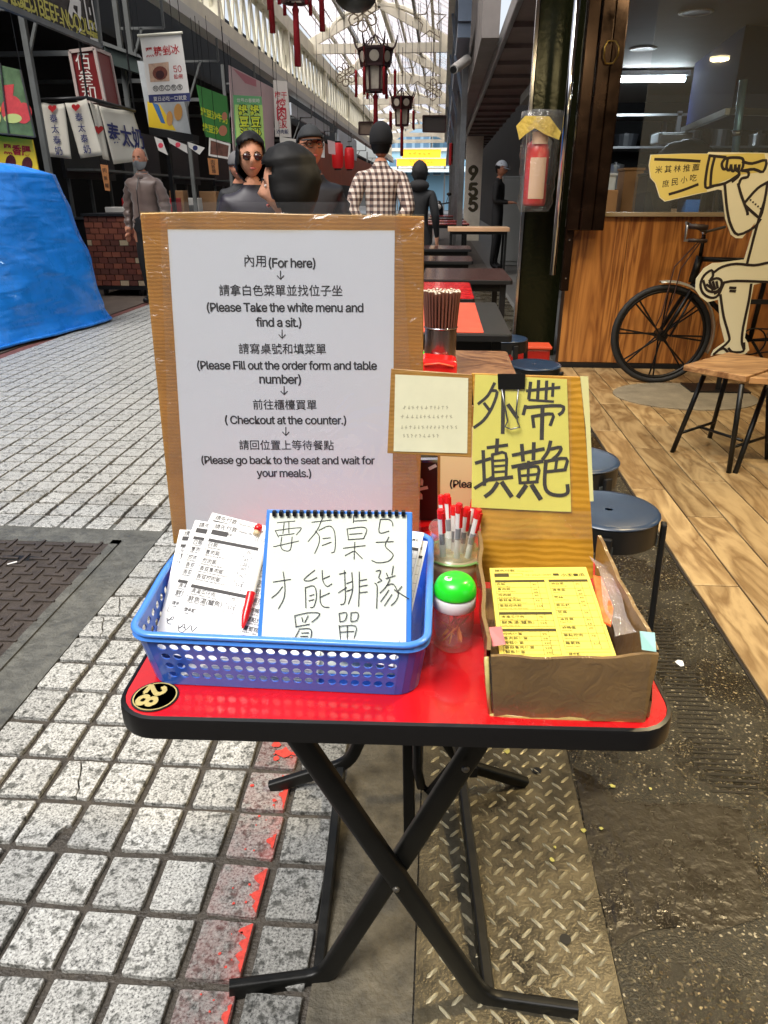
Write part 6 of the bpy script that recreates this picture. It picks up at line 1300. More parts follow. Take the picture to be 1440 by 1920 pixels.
t, pl, o = sign('pinkish_banner', 'large pale banner with a pink corner stripe along the stalls', 'banner', [(429, 122), (514, 166), (514, 292), (440, 318)], (13.8, 15.2, 13.8), .012, PINKW)
blobs([[(436, 128), (480, 150), (481, 163), (460, 156)]], pl, srgb('banner_pink', 196, 130, 140, rough=.5), o)
t, pl, o = sign('green_hanging_banner', 'tall light green banner with two columns of yellow characters in front of the pale banner', 'banner', [(437, 178), (490, 181), (500, 312), (444, 312)], (13.6, 13.6, 13.6), .01, srgb('panel_green', 104, 170, 112, rough=.5))
blobs([[(440, 196), (492, 197), (499, 310), (446, 310)]], pl, SLG, o); letters([('世界の春樂時', (444, 188), (487, 189))], pl, VINYL, o, off=.02)
letters([('綠豆沙牛', (455, 196), (463, 282), 20), ('綠豆沙', (477, 196), (482, 262), 20)], pl, srgb('outline_green', 26, 60, 30, rough=.6), o, off=.11, lift=.004); letters([('綠豆沙牛', (455, 196), (463, 282), 17.5), ('綠豆沙', (477, 196), (482, 262), 17.5)], pl, SYG, o, off=.05, lift=.008)
t, pl, o = sign('rice_sign', 'narrow white vertical sign with red characters right of the pale banner', 'shop sign', [(512, 150), (538, 153), (546, 257), (516, 256)], (15.0, 15.0, 15.0), .05, VINYL)
letters([('梅干', (515, 178), (538, 179)), ('焢肉飯', (526, 186), (530, 240), 18)], pl, srgb('sign_crimson', 190, 40, 60, rough=.5), o, off=.04); letters([('滷肉飯', (518, 247), (541, 247))], pl, SB_, o, off=.03)
# more layered hangings deeper in the row
for px, Y, m, lab in (([(524, 256), (560, 262), (562, 306), (528, 300)], 14.6, VINYL, 'plain white sheet hanging below the vertical rice sign'), ([(592, 262), (608, 265), (609, 296), (594, 294)], 17, VINYL, 'pale narrow strip hanging near the flat-capped man'), ([(614, 262), (628, 266), (629, 290), (616, 288)], 19, PINKW, 'pinkish narrow strip hanging just before the red paper lanterns')):
    t, pl, o = sign('stall_hanging', lab, 'hanging sign', px, (Y, Y, Y), .012, m)
# wooden plaques
for i, (px, Y, lab) in enumerate((([(188, 308), (202, 310), (206, 358), (197, 357)], 9.7, 'beside the masked man'), ([(389, 296), (408, 298), (410, 328), (393, 327)], 11.9, 'below the photo sign'))):
    t, pl, o = sign('wooden_plaque', 'narrow wooden menu plaque %s' % lab, 'plaque', px, (Y, Y, Y), .015, srgb('plaque_wood', 186, 124, 74, rough=.6, var=.15, vs=10), 'wooden plaques')
    letters([('肉飯麵', ((px[0][0] + px[1][0]) / 2, px[0][1] + 4), ((px[2][0] + px[3][0]) / 2, px[2][1] - 3), 7)], pl, M['ink'], o, off=0)

# stall frames: posts, rails and counters along the row
n_ = 0
for y in (8.4, 10.9, 13.4, 15.9, 18.9, 22.5, 27, 32, 38, 45):
    t = thing('stall_post', 'grey steel stall post and roof bracket, number %s from the front of the left row' % ('one', 'two', 'three', 'four', 'five', 'six', 'seven', 'eight', 'nine', 'ten')[n_], 'stall frame', (-4.35, y, 0), 'stall frames along the left row'); n_ += 1
    MB().bx(-4.40, -4.34, y, y + .06, .012, 3.62).build('post', GREYP, t); MB().bx(-6.9, -4.41, y + .005, y + .055, 3.0, 3.06).build('rail', GREYP, t)
    m_ = MB(); m_.bar((-4.37, y + .03, 2.6), (-4.05, y + .03, 3.3), .03, .03); m_.bar((-4.37, y + .03, 3.3), (-3.75, y + .03, 3.3), .03, .03); m_.build('bracket', GREYP, t)
    m_ = MB(); m_.bar((-3.75, y + .03, 3.3), (-3.75, y + .03, 3.62), .03, .03); m_.build('hanger', GREYP, t)
looks = ('dark stall counter with steel top and white tubs', 'black stall cabinet carrying red baskets', 'grey stall counter stacked with boxes')
n_ = 0
for i, y in enumerate((10.9, 13.0, 15.4, 18.2, 21.5, 25, 29)):
    t = thing('stall_counter', looks[i % 3] + ', %s counter along the left row' % ('first', 'second', 'third', 'fourth', 'fifth', 'sixth', 'seventh')[i], 'counter', (-4.9, y, 0), 'stall counters')
    MB().bx(-5.4, -4.45, y, y + 1.7, .012, .95).build('cabinet', (M['dark'], KD, GREYP)[i % 3], t, bevel=.01); MB().bx(-5.45, -4.42, y - .03, y + 1.73, .951, .985).build('top', M['steel'], t)
    MB().bx(-5.45, -5.40, y, y + 1.7, 1.5, 2.3).build('back_panel', KD, t); MB().bx(-5.42, -5.0, y + .05, y + 1.6, 1.60, 1.63).build('shelf', GREYP, t)
    for k in range(3): MB().bx(-5.46, -5.42, y + .1 + k * .7, y + .14 + k * .7, .986, 2.3).build('upright', GREYP, t)
    for k in range(4):
        yy = y + .1 + k * .4; o = MB().bx(-4.95 + .1 * (k % 2), -4.6, yy, yy + .26, .986, 1.12 + .12 * ((k * 7 + i) % 3)).build('stall_box', (VINYL, SR, CARD, GREYP)[(k + i) % 4], bevel=.01); tag(o, '%s box, %s from the front on the %s left counter' % (('white', 'red', 'brown', 'grey')[(k + i) % 4], ('first', 'second', 'third', 'fourth')[k], ('first', 'second', 'third', 'fourth', 'fifth', 'sixth', 'seventh')[i]), 'box', 'boxes on the stall counters')
# dark cabinets and machinery hanging high in the first stall
t = thing('range_hood', 'grey-green stall extractor box behind the red light box', 'extractor hood', P(230, 120, 10.6)); a = [P(x, y, 10.6) for x, y in ((194, 82), (262, 108), (268, 140), (200, 118))]
MB().prism(a, (0, .7, 0)).build('shell', srgb('hood_green', 64, 74, 70, rough=.4, metal=.3), t); a2 = [P(x, y, 10.55) for x, y in ((190, 76), (256, 100), (262, 108), (192, 84))]; MB().prism(a2, (0, .1, 0)).build('front_lip', GREYP, t)
m_ = MB(); m_.bx(a[0].x + .2, a[0].x + .26, 10.9, 10.96, a[0].z - .1, 3.62); m_.build('hanger', GREYP, t)
# brick-clad cart
ct = thing('brick_cart', 'food cart clad with small red bricks on castors beside the masked man', 'cart', (-4.4, 10.0, 0))
c0, c1 = P(148, 405, 9.75), P(249, 405, 9.75); zb_ = P(200, 536, 9.75).z; zt_ = c0.z; cx0_, cx1_ = c0.x + .05, c1.x + .06
MB().bx(cx0_, cx1_, 9.78, 10.6, zb_, zt_ - .001).build('core', srgb('mortar_dark', 60, 46, 38, rough=.9), ct)
bms = [srgb('brick_a', 104, 52, 40, rough=.85, var=.3, vs=20), srgb('brick_b', 84, 44, 34, rough=.85), srgb('brick_c', 122, 66, 48, rough=.85), srgb('brick_d', 168, 150, 122, rough=.85)]
rows = 12; bh = (zt_ - zb_) / rows; bw_ = .125; rr = random.Random(8); bmesh_ = {}
for r in range(rows):
    x = cx0_ + (-.06 if r % 2 else 0)
    while x < cx1_ - .01:
        a, b = max(x, cx0_), min(x + bw_, cx1_)
        if b - a > .03:
            k = (round(b - a, 3), rr.choice((0, 0, 1, 1, 2, 2, 2, 3) if rr.random() < .7 else (0, 1, 2)))
            if k not in bmesh_: m_ = MB(); m_.box((0, 0, 0), (k[0] - .010, .022, bh - .010)); bmesh_[k] = m_.data('brick', bms[k[1]])
            o = bpy.data.objects.new('brick', bmesh_[k]); COL.objects.link(o); o.parent = ct; o.location = Vector(((a + b) / 2, 9.770 - rr.uniform(0, .006), zb_ + bh * (r + .5))) - ct.location
        x += bw_
MB().bx(cx0_ - .02, cx1_ + .02, 9.74, 10.64, zt_, zt_ + .03).build('top', KD, ct)
MB().bx(cx0_, cx1_, 9.76, 10.6, zb_ - .05, zb_ - .001).build('chassis', M['black'], ct)
for x in (cx0_ + .12, cx1_ - .12):
    for y in (9.85, 10.5):
        m_ = MB(); m_.tube([(x - .015, y, .068), (x + .015, y, .068)], .055, 14); o = m_.build('castor', M['black'], ct, smooth=True, angle=40); MB().bx(x - .022, x + .022, y - .02, y + .02, .10, zb_ - .051).build('bracket', M['steel'], o)

# blue tarp over a stall
TARP = mat('blue_tarp', lin((30, 138, 240)), rough=.28, var=.22, vs=5, coat=.3, rv=.08)
_nt = TARP.node_tree; _N = _nt.nodes; _b = _N['Principled BSDF']; _pos = _N.new('ShaderNodeNewGeometry').outputs['Position']; _hs = []
for _rot, _sc in ((.6, (.9, .9, 5)), (-.7, (.8, .8, 4.5)), (.2, (2.5, 2.5, 9))):
    _m = _N.new('ShaderNodeMapping'); _m.inputs['Rotation'].default_value = (_rot, _rot, 0); _m.inputs['Scale'].default_value = _sc; _n = _N.new('ShaderNodeTexNoise'); _n.noise_type = 'RIDGED_MULTIFRACTAL'; _n.inputs['Scale'].default_value = 1.6; _n.inputs['Detail'].default_value = 5; _n.inputs['Distortion'].default_value = .4
    _nt.links.new(_pos, _m.inputs['Vector']); _nt.links.new(_m.outputs[0], _n.inputs['Vector']); _hs.append(_n.outputs['Fac'])
_a = _N.new('ShaderNodeMath'); _a.operation = 'ADD'; _nt.links.new(_hs[0], _a.inputs[0]); _nt.links.new(_hs[1], _a.inputs[1]); _a2 = _N.new('ShaderNodeMath'); _a2.operation = 'ADD'; _nt.links.new(_a.outputs[0], _a2.inputs[0]); _nt.links.new(_hs[2], _a2.inputs[1])
_bp = _N.new('ShaderNodeBump'); _bp.inputs['Strength'].default_value = .5; _bp.inputs['Distance'].default_value = .02; _nt.links.new(_a2.outputs[0], _bp.inputs['Height']); _nt.links.new(_bp.outputs['Normal'], _b.inputs['Normal'])
tp = thing('tarp_covered_stall', 'tall stall wrapped to the ground in a wrinkled bright blue tarpaulin', 'covered stall', (-4.3, 6.7, 0))
path = [(-4.75, 4.3), (-4.3, 4.7), (-3.90, 6.0), (-3.60, 7.55), (-3.62, 7.72), (-3.85, 7.85), (-4.6, 8.05), (-5.3, 8.0), (-5.5, 7.4), (-5.4, 5.0), (-4.75, 4.3)]
tz = P(60, 316, 7.0).z; topc = P(112, 330, 7.45)
tpath = [(-4.75, 5.0), (-4.5, 5.2), (-4.35, 6.2), (topc.x + .02, 7.25), (topc.x - .02, 7.42), (topc.x - .15, 7.5), (-4.8, 7.6), (-5.2, 7.5), (-5.3, 7.2), (-5.2, 5.4), (-4.75, 5.0)]
def samp(path, t):
    L = [0]; 
    for a, b in zip(path, path[1:]): L.append(L[-1] + math.dist(a, b))
    d = t * L[-1]
    for i in range(len(path) - 1):
        if d <= L[i + 1] + 1e-9: k = (d - L[i]) / (L[i + 1] - L[i]); return (path[i][0] + (path[i + 1][0] - path[i][0]) * k, path[i][1] + (path[i + 1][1] - path[i][1]) * k)
    return path[-1]
Lb = [0]
for a, b in zip(path, path[1:]): Lb.append(Lb[-1] + math.dist(a, b))
NU, NV = 340, 100; m_ = MB(); cen = Vector((-4.6, 6.5, 0))
def seglerp(t):
    d = t * Lb[-1]
    for i in range(len(path) - 1):
        if d <= Lb[i + 1] + 1e-9:
            k = (d - Lb[i]) / (Lb[i + 1] - Lb[i]); A = Vector((path[i][0] + (path[i + 1][0] - path[i][0]) * k, path[i][1] + (path[i + 1][1] - path[i][1]) * k, 0)); B = Vector((tpath[i][0] + (tpath[i + 1][0] - tpath[i][0]) * k, tpath[i][1] + (tpath[i + 1][1] - tpath[i][1]) * k, 0)); return A, B
    return Vector((*path[-1], 0)), Vector((*tpath[-1], 0))
for j in range(NV + 1):
    v = j / NV
    for i in range(NU):
        A, B = seglerp(i / NU); out_ = (A - cen).normalized(); s_ = min(1, v / .86); p = A.lerp(B, s_ ** 1.25)
        if v > .86: q_ = (v - .86) / .14; p = p.lerp(cen, q_ * .999)
        z = .035 + (tz - .035) * (1 - (1 - min(1, v / .9)) ** 1.15) + (.05 * math.sin(q_ * 3.1) if v > .86 else 0)
        base_ = Vector((p.x, p.y, z)); arc_ = i / NU * Lb[-1]
        rd = lambda p, sc: 1 - 2 * abs(noise.noise(Vector(p) * sc))
        cr1 = max(0, rd((arc_ * .55 - z * .9, z * .25 + arc_ * .3, 4), 1.3) - .35); cr2 = max(0, rd((arc_ * .5 + z * 1.1, z * .2 - arc_ * .5, 9), 1.9) - .45); cr3 = max(0, rd((arc_ * 1.2 - z * .2, z * .35, 21), 2.2) - .4)
        w = .04 * noise.noise(Vector((arc_ * .6, z * .7, 1))) + .045 * cr1 + .03 * cr2 + .016 * math.sin(arc_ * 8 + 3 * noise.noise(Vector((arc_, z, 2)))) * max(0, 1 - v * 1.6)
        if v < .06: w += .05 * (1 - v / .06)
        k_ = 1 if v < .86 else max(0, 1 - (v - .86) / .14)
        m_.v.append(tuple(base_ + out_ * w * k_ + Vector((0, 0, (w * .3 if v > .8 else 0) * k_))))
for j in range(NV):
    for i in range(NU): a = j * NU + i; b = j * NU + (i + 1) % NU; m_.f.append((a, b, b + NU, a + NU)); m_.m.append(0)
m_.build('tarpaulin', TARP, tp, smooth=True); hem = [Vector(m_.v[i]) + Vector((0, 0, .004)) for i in range(0, NU, 3)]; MB().tube(hem, .016, 6, closed=True).build('hem', TARP, tp, smooth=True)
MB().bx(-5.1, -4.35, 5.3, 7.3, .02, 1.2).build('stall_body', M['dark'], tp)

# ================================================================== ARCADE ROOF, GIRDERS, DECORATIONS
XL, XR, ZE, ZR = -4.0, .10, 5.2, 6.25; BAY = 6.2; YS = [11.6 + BAY * i for i in range(9)]
roof = struct(MB().bx(XL - .12, XL + .12, YS[0], YS[-1], 5.12, 5.30).build('arcade_roof', CRM)); roof['label'] = 'cream steel arcade roof with glazed slopes'
MB().bx(XR - .10, XR + .10, YS[0], YS[-1], 5.12, 5.30).build('eaves_beam', CRM, roof)
for y in YS:
    m_ = MB(); m_.bx(XL + .121, XR - .101, y, y + .12, 5.06, 5.30); m_.build('tie_beam', CRM, roof)
    xm = (XL + XR) / 2
    for s_, xe in ((1, XL), (-1, XR)):
        m_ = MB(); m_.bar((xe, y + .06, ZE + .1), (xm, y + .06, ZR), .10, .22); m_.build('rafter', CRM, roof)
    m_ = MB(); pts = [(xm + 1.45 * math.cos(R(a)), y + .06, ZE + .25 + .78 * math.sin(R(a))) for a in range(0, 181, 12)]; m_.tube(pts, .07, 6); m_.build('arch', CRM, roof)
for fr_x in (.25, .5, .75):
    for s_ in (0, 1):
        x = (XL + (xm - XL) * fr_x) if s_ == 0 else (XR + (xm - XR) * fr_x); z = ZE + .16 + (ZR - ZE) * fr_x
        MB().bx(x - .035, x + .035, YS[0], YS[-1], z, z + .10).build('purlin', srgb('purlin_grey', 128, 126, 116, rough=.5) if fr_x == .5 else CRM, roof)
MB().bx(xm - .06, xm + .06, YS[0], YS[-1], ZR + .05, ZR + .2).build('ridge', CRM, roof)
def roofglass():
    m = bpy.data.materials.new('roof_glazing'); m.use_nodes = True; nt = m.node_tree; N = nt.nodes; L = nt.links; N.remove(N['Principled BSDF'])
    tr_ = N.new('ShaderNodeBsdfTransparent'); tr_.inputs[0].default_value = (.98, .95, .95, 1); tl_ = N.new('ShaderNodeBsdfTranslucent'); tl_.inputs[0].default_value = (.95, .90, .90, 1); mx = N.new('ShaderNodeMixShader')
    n = N.new('ShaderNodeTexNoise'); n.inputs['Scale'].default_value = 1.2; pos = N.new('ShaderNodeNewGeometry'); L.new(pos.outputs['Position'], n.inputs['Vector']); mr = N.new('ShaderNodeMapRange'); mr.inputs['To Min'].default_value = .15; mr.inputs['To Max'].default_value = .4; L.new(n.outputs['Fac'], mr.inputs['Value']); L.new(mr.outputs['Result'], mx.inputs[0])
    L.new(tr_.outputs[0], mx.inputs[1]); L.new(tl_.outputs[0], mx.inputs[2]); L.new(mx.outputs[0], N['Material Output'].inputs['Surface']); return m
RG = roofglass(); BARM = srgb('glazing_bar', 150, 144, 134, rough=.5)
for bi in range(len(YS) - 1):
    for s_ in (0, 1):
        for k in range(3):
            for l in range(2):
                f0, f1 = l * .5 + .01, l * .5 + .49; xe = XL if s_ == 0 else XR; ya, yb = YS[bi] + BAY * k / 3 + .03, YS[bi] + BAY * (k + 1) / 3 - .03
                pt = lambda f, y: Vector((xe + (xm - xe) * f, y, ZE + .30 + (ZR - ZE) * f))
                m_ = MB(); m_.prism([pt(f0, ya), pt(f1, ya), pt(f1, yb), pt(f0, yb)], (0, 0, .008)); o = m_.build('roof_pane', RG, roof)
                if bi < 5:
                    m_ = MB()
                    for q in range(1, 4): yy = ya + (yb - ya) * q / 4; m_.bar(pt(f0, yy) + Vector((0, 0, .02)), pt(f1, yy) + Vector((0, 0, .02)), .018, .015)
                    for q in (0, 1, 2, 3): ff = f0 + (f1 - f0) * q / 3; m_.bar(pt(ff, ya) + Vector((0, 0, .02)), pt(ff, yb) + Vector((0, 0, .02)), .025, .02)
                    m_.build('glazing_bar', BARM, roof, kind='stuff')
def girder(name, label, x, y0_, y1_, z0_, z1_, th=.12, step=.62, m=CRM):
    t = thing(name, label, 'girder', (x, (y0_ + y1_) / 2, z0_)); t['kind'] = 'structure'
    MB().bx(x - th, x + th, y0_, y1_, z0_ - .10, z0_ + .10).build('bottom_chord', m, t); MB().bx(x - th, x + th, y0_, y1_, z1_ - .07, z1_ + .07).build('top_chord', m, t)
    n = int((y1_ - y0_) / step); mm_ = MB().bar((0, 0, z0_ + .1 - z0_), (0, step / 2, z1_ - .07 - z0_), .05, .05).data('web_bar', m); m2 = MB().bar((0, step / 2, z1_ - .07 - z0_), (0, step, z0_ + .1 - z0_), .05, .05).data('web_bar', m)
    for i in range(n):
        for me in (mm_, m2): o = bpy.data.objects.new('web_bar', me); COL.objects.link(o); o.parent = t; o.location = Vector((x, y0_ + i * step, z0_)) - t.location
    for i in range(0, n, 10): MB().bx(x - th, x + th, y0_ + i * step - .07, y0_ + i * step + .07, z0_ + .1, z1_ - .07).build('upright', m, t)
    return t
girder('lattice_girder', 'long cream lattice girder running under the roof along the left row', -4.0, 8, 61, 3.95, 5.05)
MB().bx(-4.09, -3.86, 8, 61, 3.70, 3.845).build('flange', srgb('flange_white', 196, 196, 190, rough=.5), bpy.data.objects['lattice_girder'])
SB2_ = srgb('steel_bluegrey', 118, 130, 146, rough=.35, metal=.5, var=.2, vs=2)
t = girder('steel_girder', 'weathered grey lattice girder along the right side of the arcade', .25, 13, 61, 3.6, 5.05, th=.10, step=1.6, m=SB2_)
struct(MB().bx(.42, .638, 10.5, 61, 3.06, 7.5).build('upper_right_wall', srgb('urw', 120, 112, 106, rough=.6, var=.3, vs=1)))
for i, y in enumerate((14.5, 19, 24, 30, 37)):
    t = thing('steel_post', 'bare steel post with slanted brace on the right of the arcade, %s from the front' % ('first', 'second', 'third', 'fourth', 'fifth')[i], 'post', (.5, y, 0), 'steel posts on the right')
    MB().bx(.28, .38, y, y + .12, .005, 3.9).build('shaft', M['steel'], t); m_ = MB(); m_.bar((.33, y + .05, 2.7), (.14, y + .05, 3.5), .05, .05); m_.build('brace', SB2_, t); m_ = MB(); m_.bar((.33, y + .05, 3.2), (.10, y + .05, 5.0), .06, .06); m_.build('brace', SB2_, t)
# palace lantern
LW = srgb('lantern_wood', 58, 30, 28, rough=.45); LP_ = srgb('lantern_panel', 198, 190, 172, rough=.6, var=.15, vs=10); TAS = srgb('tassel_red', 158, 18, 30, rough=.8, var=.2, vs=30)
def lantern(label):
    t = thing('palace_lantern', label, 'lantern', (0, 0, 0), 'carved palace lanterns')
    n = 6; ring = lambda r, z, o=0: [Vector((r * math.cos(R(60 * i + o)), r * math.sin(R(60 * i + o)), z)) for i in range(n)]
    def frame(m_, ra, za, rb, zb, w):
        a, b = ring(ra, za), ring(rb, zb)
        for i in range(n): m_.bar(a[i], a[(i + 1) % n], w, w); m_.bar(b[i], b[(i + 1) % n], w, w); m_.bar(a[i], b[i], w, w)
    m_ = MB(); frame(m_, .30, .30, .25, .05, .035); frame(m_, .19, .05, .17, -.33, .035); m_.build('frame', LW, t)
    m_ = MB(); a, b = ring(.29, .29), ring(.245, .06)
    for i in range(n): m_.quad(a[i], a[(i + 1) % n], b[(i + 1) % n], b[i])
    m_.build('upper_panel', LW, t)
    m_ = MB(); a, b = ring(.182, .03), ring(.165, -.31)
    for i in range(n): m_.quad(a[i], a[(i + 1) % n], b[(i + 1) % n], b[i])
    m_.build('lower_panel', LP_, t)
    for i in range(n):
        an = R(60 * i + 30); d = Vector((math.cos(an), math.sin(an), -.15)).normalized(); rot = d.to_track_quat('Z', 'Y').to_matrix()
        MB().lathe([(.085, 0), (.085, .006), (0, .008)], Vector((math.cos(an) * .245, math.sin(an) * .245, .175)), 14, rot=rot).build('disc', LP_, t)
        c_ = Vector((math.cos(R(60 * i)) * .30, math.sin(R(60 * i)) * .30, .30)); m_ = MB(); m_.tube([c_, c_ * 1.12 + Vector((0, 0, .0)), c_ * 1.25 + Vector((0, 0, .06)), c_ * 1.28 + Vector((0, 0, .12))], [.02, .018, .014, .01], 6); m_.build('finial', LW, t)
        e_ = Vector((c_.x * 1.15, c_.y * 1.15, .30)); m_ = MB(); m_.tube([e_, e_ - Vector((0, 0, .30))], .005, 5); m_.tube([e_ - Vector((0, 0, .30)), e_ - Vector((0, 0, .34)), e_ - Vector((0, 0, .37)), e_ - Vector((0, 0, .72))], [.01, .03, .024, .026], 8); m_.build('tassel', TAS, t, smooth=True)
    m_ = MB(); m_.tube([(0, 0, -.33), (0, 0, -.40)], .01, 5); m_.tube([(0, 0, -.36), (0, 0, -.42), (0, 0, -.46), (0, 0, -1.05)], [.02, .05, .038, .045], 10); m_.build('tassel', TAS, t, smooth=True)
    m_ = MB(); a = ring(.28, .30)
    for p in a: m_.bar(p, (0, 0, .52), .015, .015)
    m_.tube([(0, 0, .52), (0, 0, 1.4)], .008, 5); m_.build('hanger', LW, t); return t
lan = lantern('carved palace lantern with red tassels, the largest one in full view'); c = P(704, 130, 14.5); lan.location = c; lan.rotation_euler = (0, 0, R(0))
for (px, py, Y, s_, lab) in ((754, 208, 21, 1.0, 'smaller palace lantern hanging beyond the large one'), (551, -55, 11.0, 1.0, 'palace lantern at the top edge whose long red tassel hangs lowest'), (503, -95, 11.6, .9, 'palace lantern at the top edge, left one, only tassel ends showing'), (600, -95, 11.9, .9, 'palace lantern at the top edge, right one, only tassel ends showing')):
    o = dup(lan); o.location = P(px, py, Y); o.scale = (s_, s_, s_); o.rotation_euler = (0, 0, R(py)); o['label'] = lab
t = thing('dome_lamp', 'dark round dome lamp hanging at the top edge between the tassels', 'lamp', P(667, -5, 12.2)); c = P(667, -8, 12.2)
m_ = MB(); m_.ell(c, (.30, .30, .20), 24, 12); m_.build('shade', srgb('dome_dark', 60, 60, 54, rough=.35), t, smooth=True); m_ = MB(); m_.tube([c + Vector((0, 0, .19)), (c.x, c.y, 5.1)], .012, 6); m_.build('rod', M['black'], t)
m_ = MB(); m_.tube([c + Vector((.27 * math.cos(R(a)), .27 * math.sin(R(a)), -.06)) for a in range(0, 360, 20)], .02, 6, closed=True); m_.build('rim', LW, t, smooth=True)
# strings, stars and snowflakes
t = thing('string_curtain', 'curtain of thin strings hanging across the arcade roof', 'hanging strings', (-1.5, 20, 5))
rr = random.Random(12)
for i in range(19):
    px = 596 + i * 12.6; Y = 19.5 + (i % 3) * .9; b = P(px, 190 + rr.uniform(-40, 20), Y); MB().tube([b, (b.x, b.y, 5.3)], .0055, 4).build('string', srgb('string_grey', 66, 60, 54, rough=.7), t)
def deco(label, px, py, Y, r, kind):
    c = P(px, py, Y); t = thing('roof_ornament', label, 'ornament', c, 'wire star and snowflake ornaments'); MM = srgb('ornament', 142, 128, 106, rough=.5); m_ = MB()
    if kind == 'star': pts = [c + Vector((r * (1 if i % 2 == 0 else .45) * math.sin(R(36 * i)), 0, r * (1 if i % 2 == 0 else .45) * math.cos(R(36 * i)))) for i in range(10)]; m_.tube(pts, .014, 5, closed=True, up=(0, 1, 0))
    else:
        for i in range(6):
            q = c + Vector((r * .62 * math.sin(R(60 * i)), 0, r * .62 * math.cos(R(60 * i)))); m_.tube([q + Vector((r * .3 * math.cos(R(45 * k)), 0, r * .3 * math.sin(R(45 * k)))) for k in range(8)], .012, 4, closed=True, up=(0, 1, 0)); m_.bar(c, q, .02, .02)
    m_.build('wire_figure', MM, t); MB().tube([c + Vector((0, 0, r)), (c.x, c.y, 5.2)], .006, 4).build('string', M['black'], t)
deco('wire snowflake beside the dome lamp', 680, 25, 14, .28, 'snow'); deco('wire snowflake left of the large lantern', 648, 140, 19, .26, 'snow'); deco('wire star right of the large lantern', 783, 138, 19, .34, 'star'); deco('wire star near the right girder, high up', 806, 40, 15, .3, 'star'); deco('small wire snowflake low at the right', 812, 168, 22, .28, 'snow')
for px, lab, m in (([(673, 229), (702, 229), (702, 253), (673, 252)], 'small brown framed board hanging near the far end', srgb('board_brown', 120, 104, 88, rough=.6)), ([(793, 217), (836, 217), (835, 248), (793, 247)], 'dark plain board hanging on the right near the far end', srgb('board_dark', 62, 58, 54, rough=.6))):
    tt, pl, o = sign('hanging_board', lab, 'hanging board', px, (20, 20, 20), .06, m, 'boards hanging over the arcade', hang=False)
    m_ = MB()
    for i in range(4): a, b = px[i], px[(i + 1) % 4]; m_.bar(pl.hit(*a, .02), pl.hit(*b, .02), .03, .03)
    m_.build('frame', LW, tt)
    for f_ in (.3, .7): x_ = px[0][0] + (px[1][0] - px[0][0]) * f_; q = pl.hit(x_, px[0][1]); MB().tube([q, (q.x, q.y, 5.1)], .006, 4).build('cord', M['black'], tt)
# camera under the right eaves and numbered post
t = thing('security_camera', 'white security camera pointing down the arcade from the right posts', 'camera', P(862, 120, 13)); a, b = P(876, 112, 13.3), P(851, 130, 12.9)
m_ = MB(); m_.tube([a, b], [.075, .068], 14); m_.build('housing', VINYL, t, smooth=True, angle=50); MB().tube([b, b + (b - a) * .08], .05, 12).build('lens', M['black'], t); m_ = MB(); m_.bar(a, P(880, 100, 14.4), .04, .04); m_.build('bracket', M['steel'], t)
y955 = 24.0; a, b = P(874, 300, y955), P(905, 300, y955)
t = thing('numbered_post', 'pale post with the digits 955 standing behind the serving table', 'post', ((a.x + b.x) / 2, y955, 0))
MB().bx(a.x, b.x, y955, y955 + .4, .005, 2.92).build('shaft', srgb('post_cream', 226, 220, 202, rough=.5, var=.15, vs=4), t, bevel=.006); pl = Plane((0, y955 - .001, 0), (1, y955 - .001, 0), (0, y955 - .001, 1))
m_ = MB()
for ch, y in (('9', 319), ('5', 351), ('5', 378)): ptext(m_, ch, (880, y), (895, y), pl, .05, lift=.003)
m_.build('digits', srgb('digit_bronze', 84, 78, 58, rough=.3, metal=.5), t)
t = thing('grey_cabinet', 'pale grey cabinet behind the person with the white cap', 'cabinet', (P(955, 370, 15.0).x, 15.2, 0)); a, b = P(944, 330, 15.0), P(990, 330, 15.0)
MB().bx(a.x, b.x, 15.0, 15.5, .01, a.z).build('body', srgb('cab_grey', 128, 130, 128, rough=.4), t, bevel=.01); MB().bx(a.x + .02, b.x - .02, 14.985, 14.999, .1, a.z - .05).build('door', srgb('cab_grey2', 140, 142, 140, rough=.4), t, bevel=.004)

# ================================================================== THE FAR END
HZB = lambda n, c, **k: srgb(n, *c, rough=.7, **k)  # far facades carry the blue haze in their base colours
def far_building(label, x0, x1, y, dep, z1, m, wins, wm, base=None):
    t = thing('far_building', label, 'building', ((x0 + x1) / 2, y + dep / 2, 0), 'buildings beyond the arcade'); MB().bx(x0, x1, y, y + dep, 0, z1).build('wall', m, t)
    nx, nz, zs, zh = wins; w = (x1 - x0) / nx
    for i in range(nx):
        for j in range(nz):
            a = x0 + w * (i + .18); b = x0 + w * (i + .82); z = zs + zh * j
            o = MB().bx(a, b, y - .04, y - .005, z, z + zh * .55).build('window', wm, t); MB().bx(a - .05, b + .05, y - .12, y - .041, z - .08, z - .01).build('sill', VINYL, o)
    MB().bx(x0 - .1, x1 + .1, y - .15, y + dep + .1, z1, z1 + .3).build('parapet', base or m, t); return t
far_building('tall building coloured with pale blue haze in the distance left of centre', -7.5, -1.6, 92, 10, 15, HZB('far_haze_blue', (150, 180, 200)), (6, 4, 3.5, 2.9), HZB('far_glass', (96, 132, 160)))
far_building('tall building coloured with blue haze in the distance on the right', -1.4, 6, 96, 10, 17, HZB('far_haze_cyan', (140, 184, 204)), (7, 5, 3.5, 2.7), HZB('far_glass2', (110, 150, 176)))
mb1 = far_building('low shop building coloured with pale blue haze facing the end of the arcade', -7.0, 2.2, 82, 6, 5.6, HZB('far_haze_pale', (150, 196, 222)), (8, 1, 3.4, 2.6), HZB('far_win', (90, 124, 150)), VINYL)
z0 = P(790, 311, 80).z; z1 = P(790, 297, 80).z; z2 = P(790, 280, 80).z
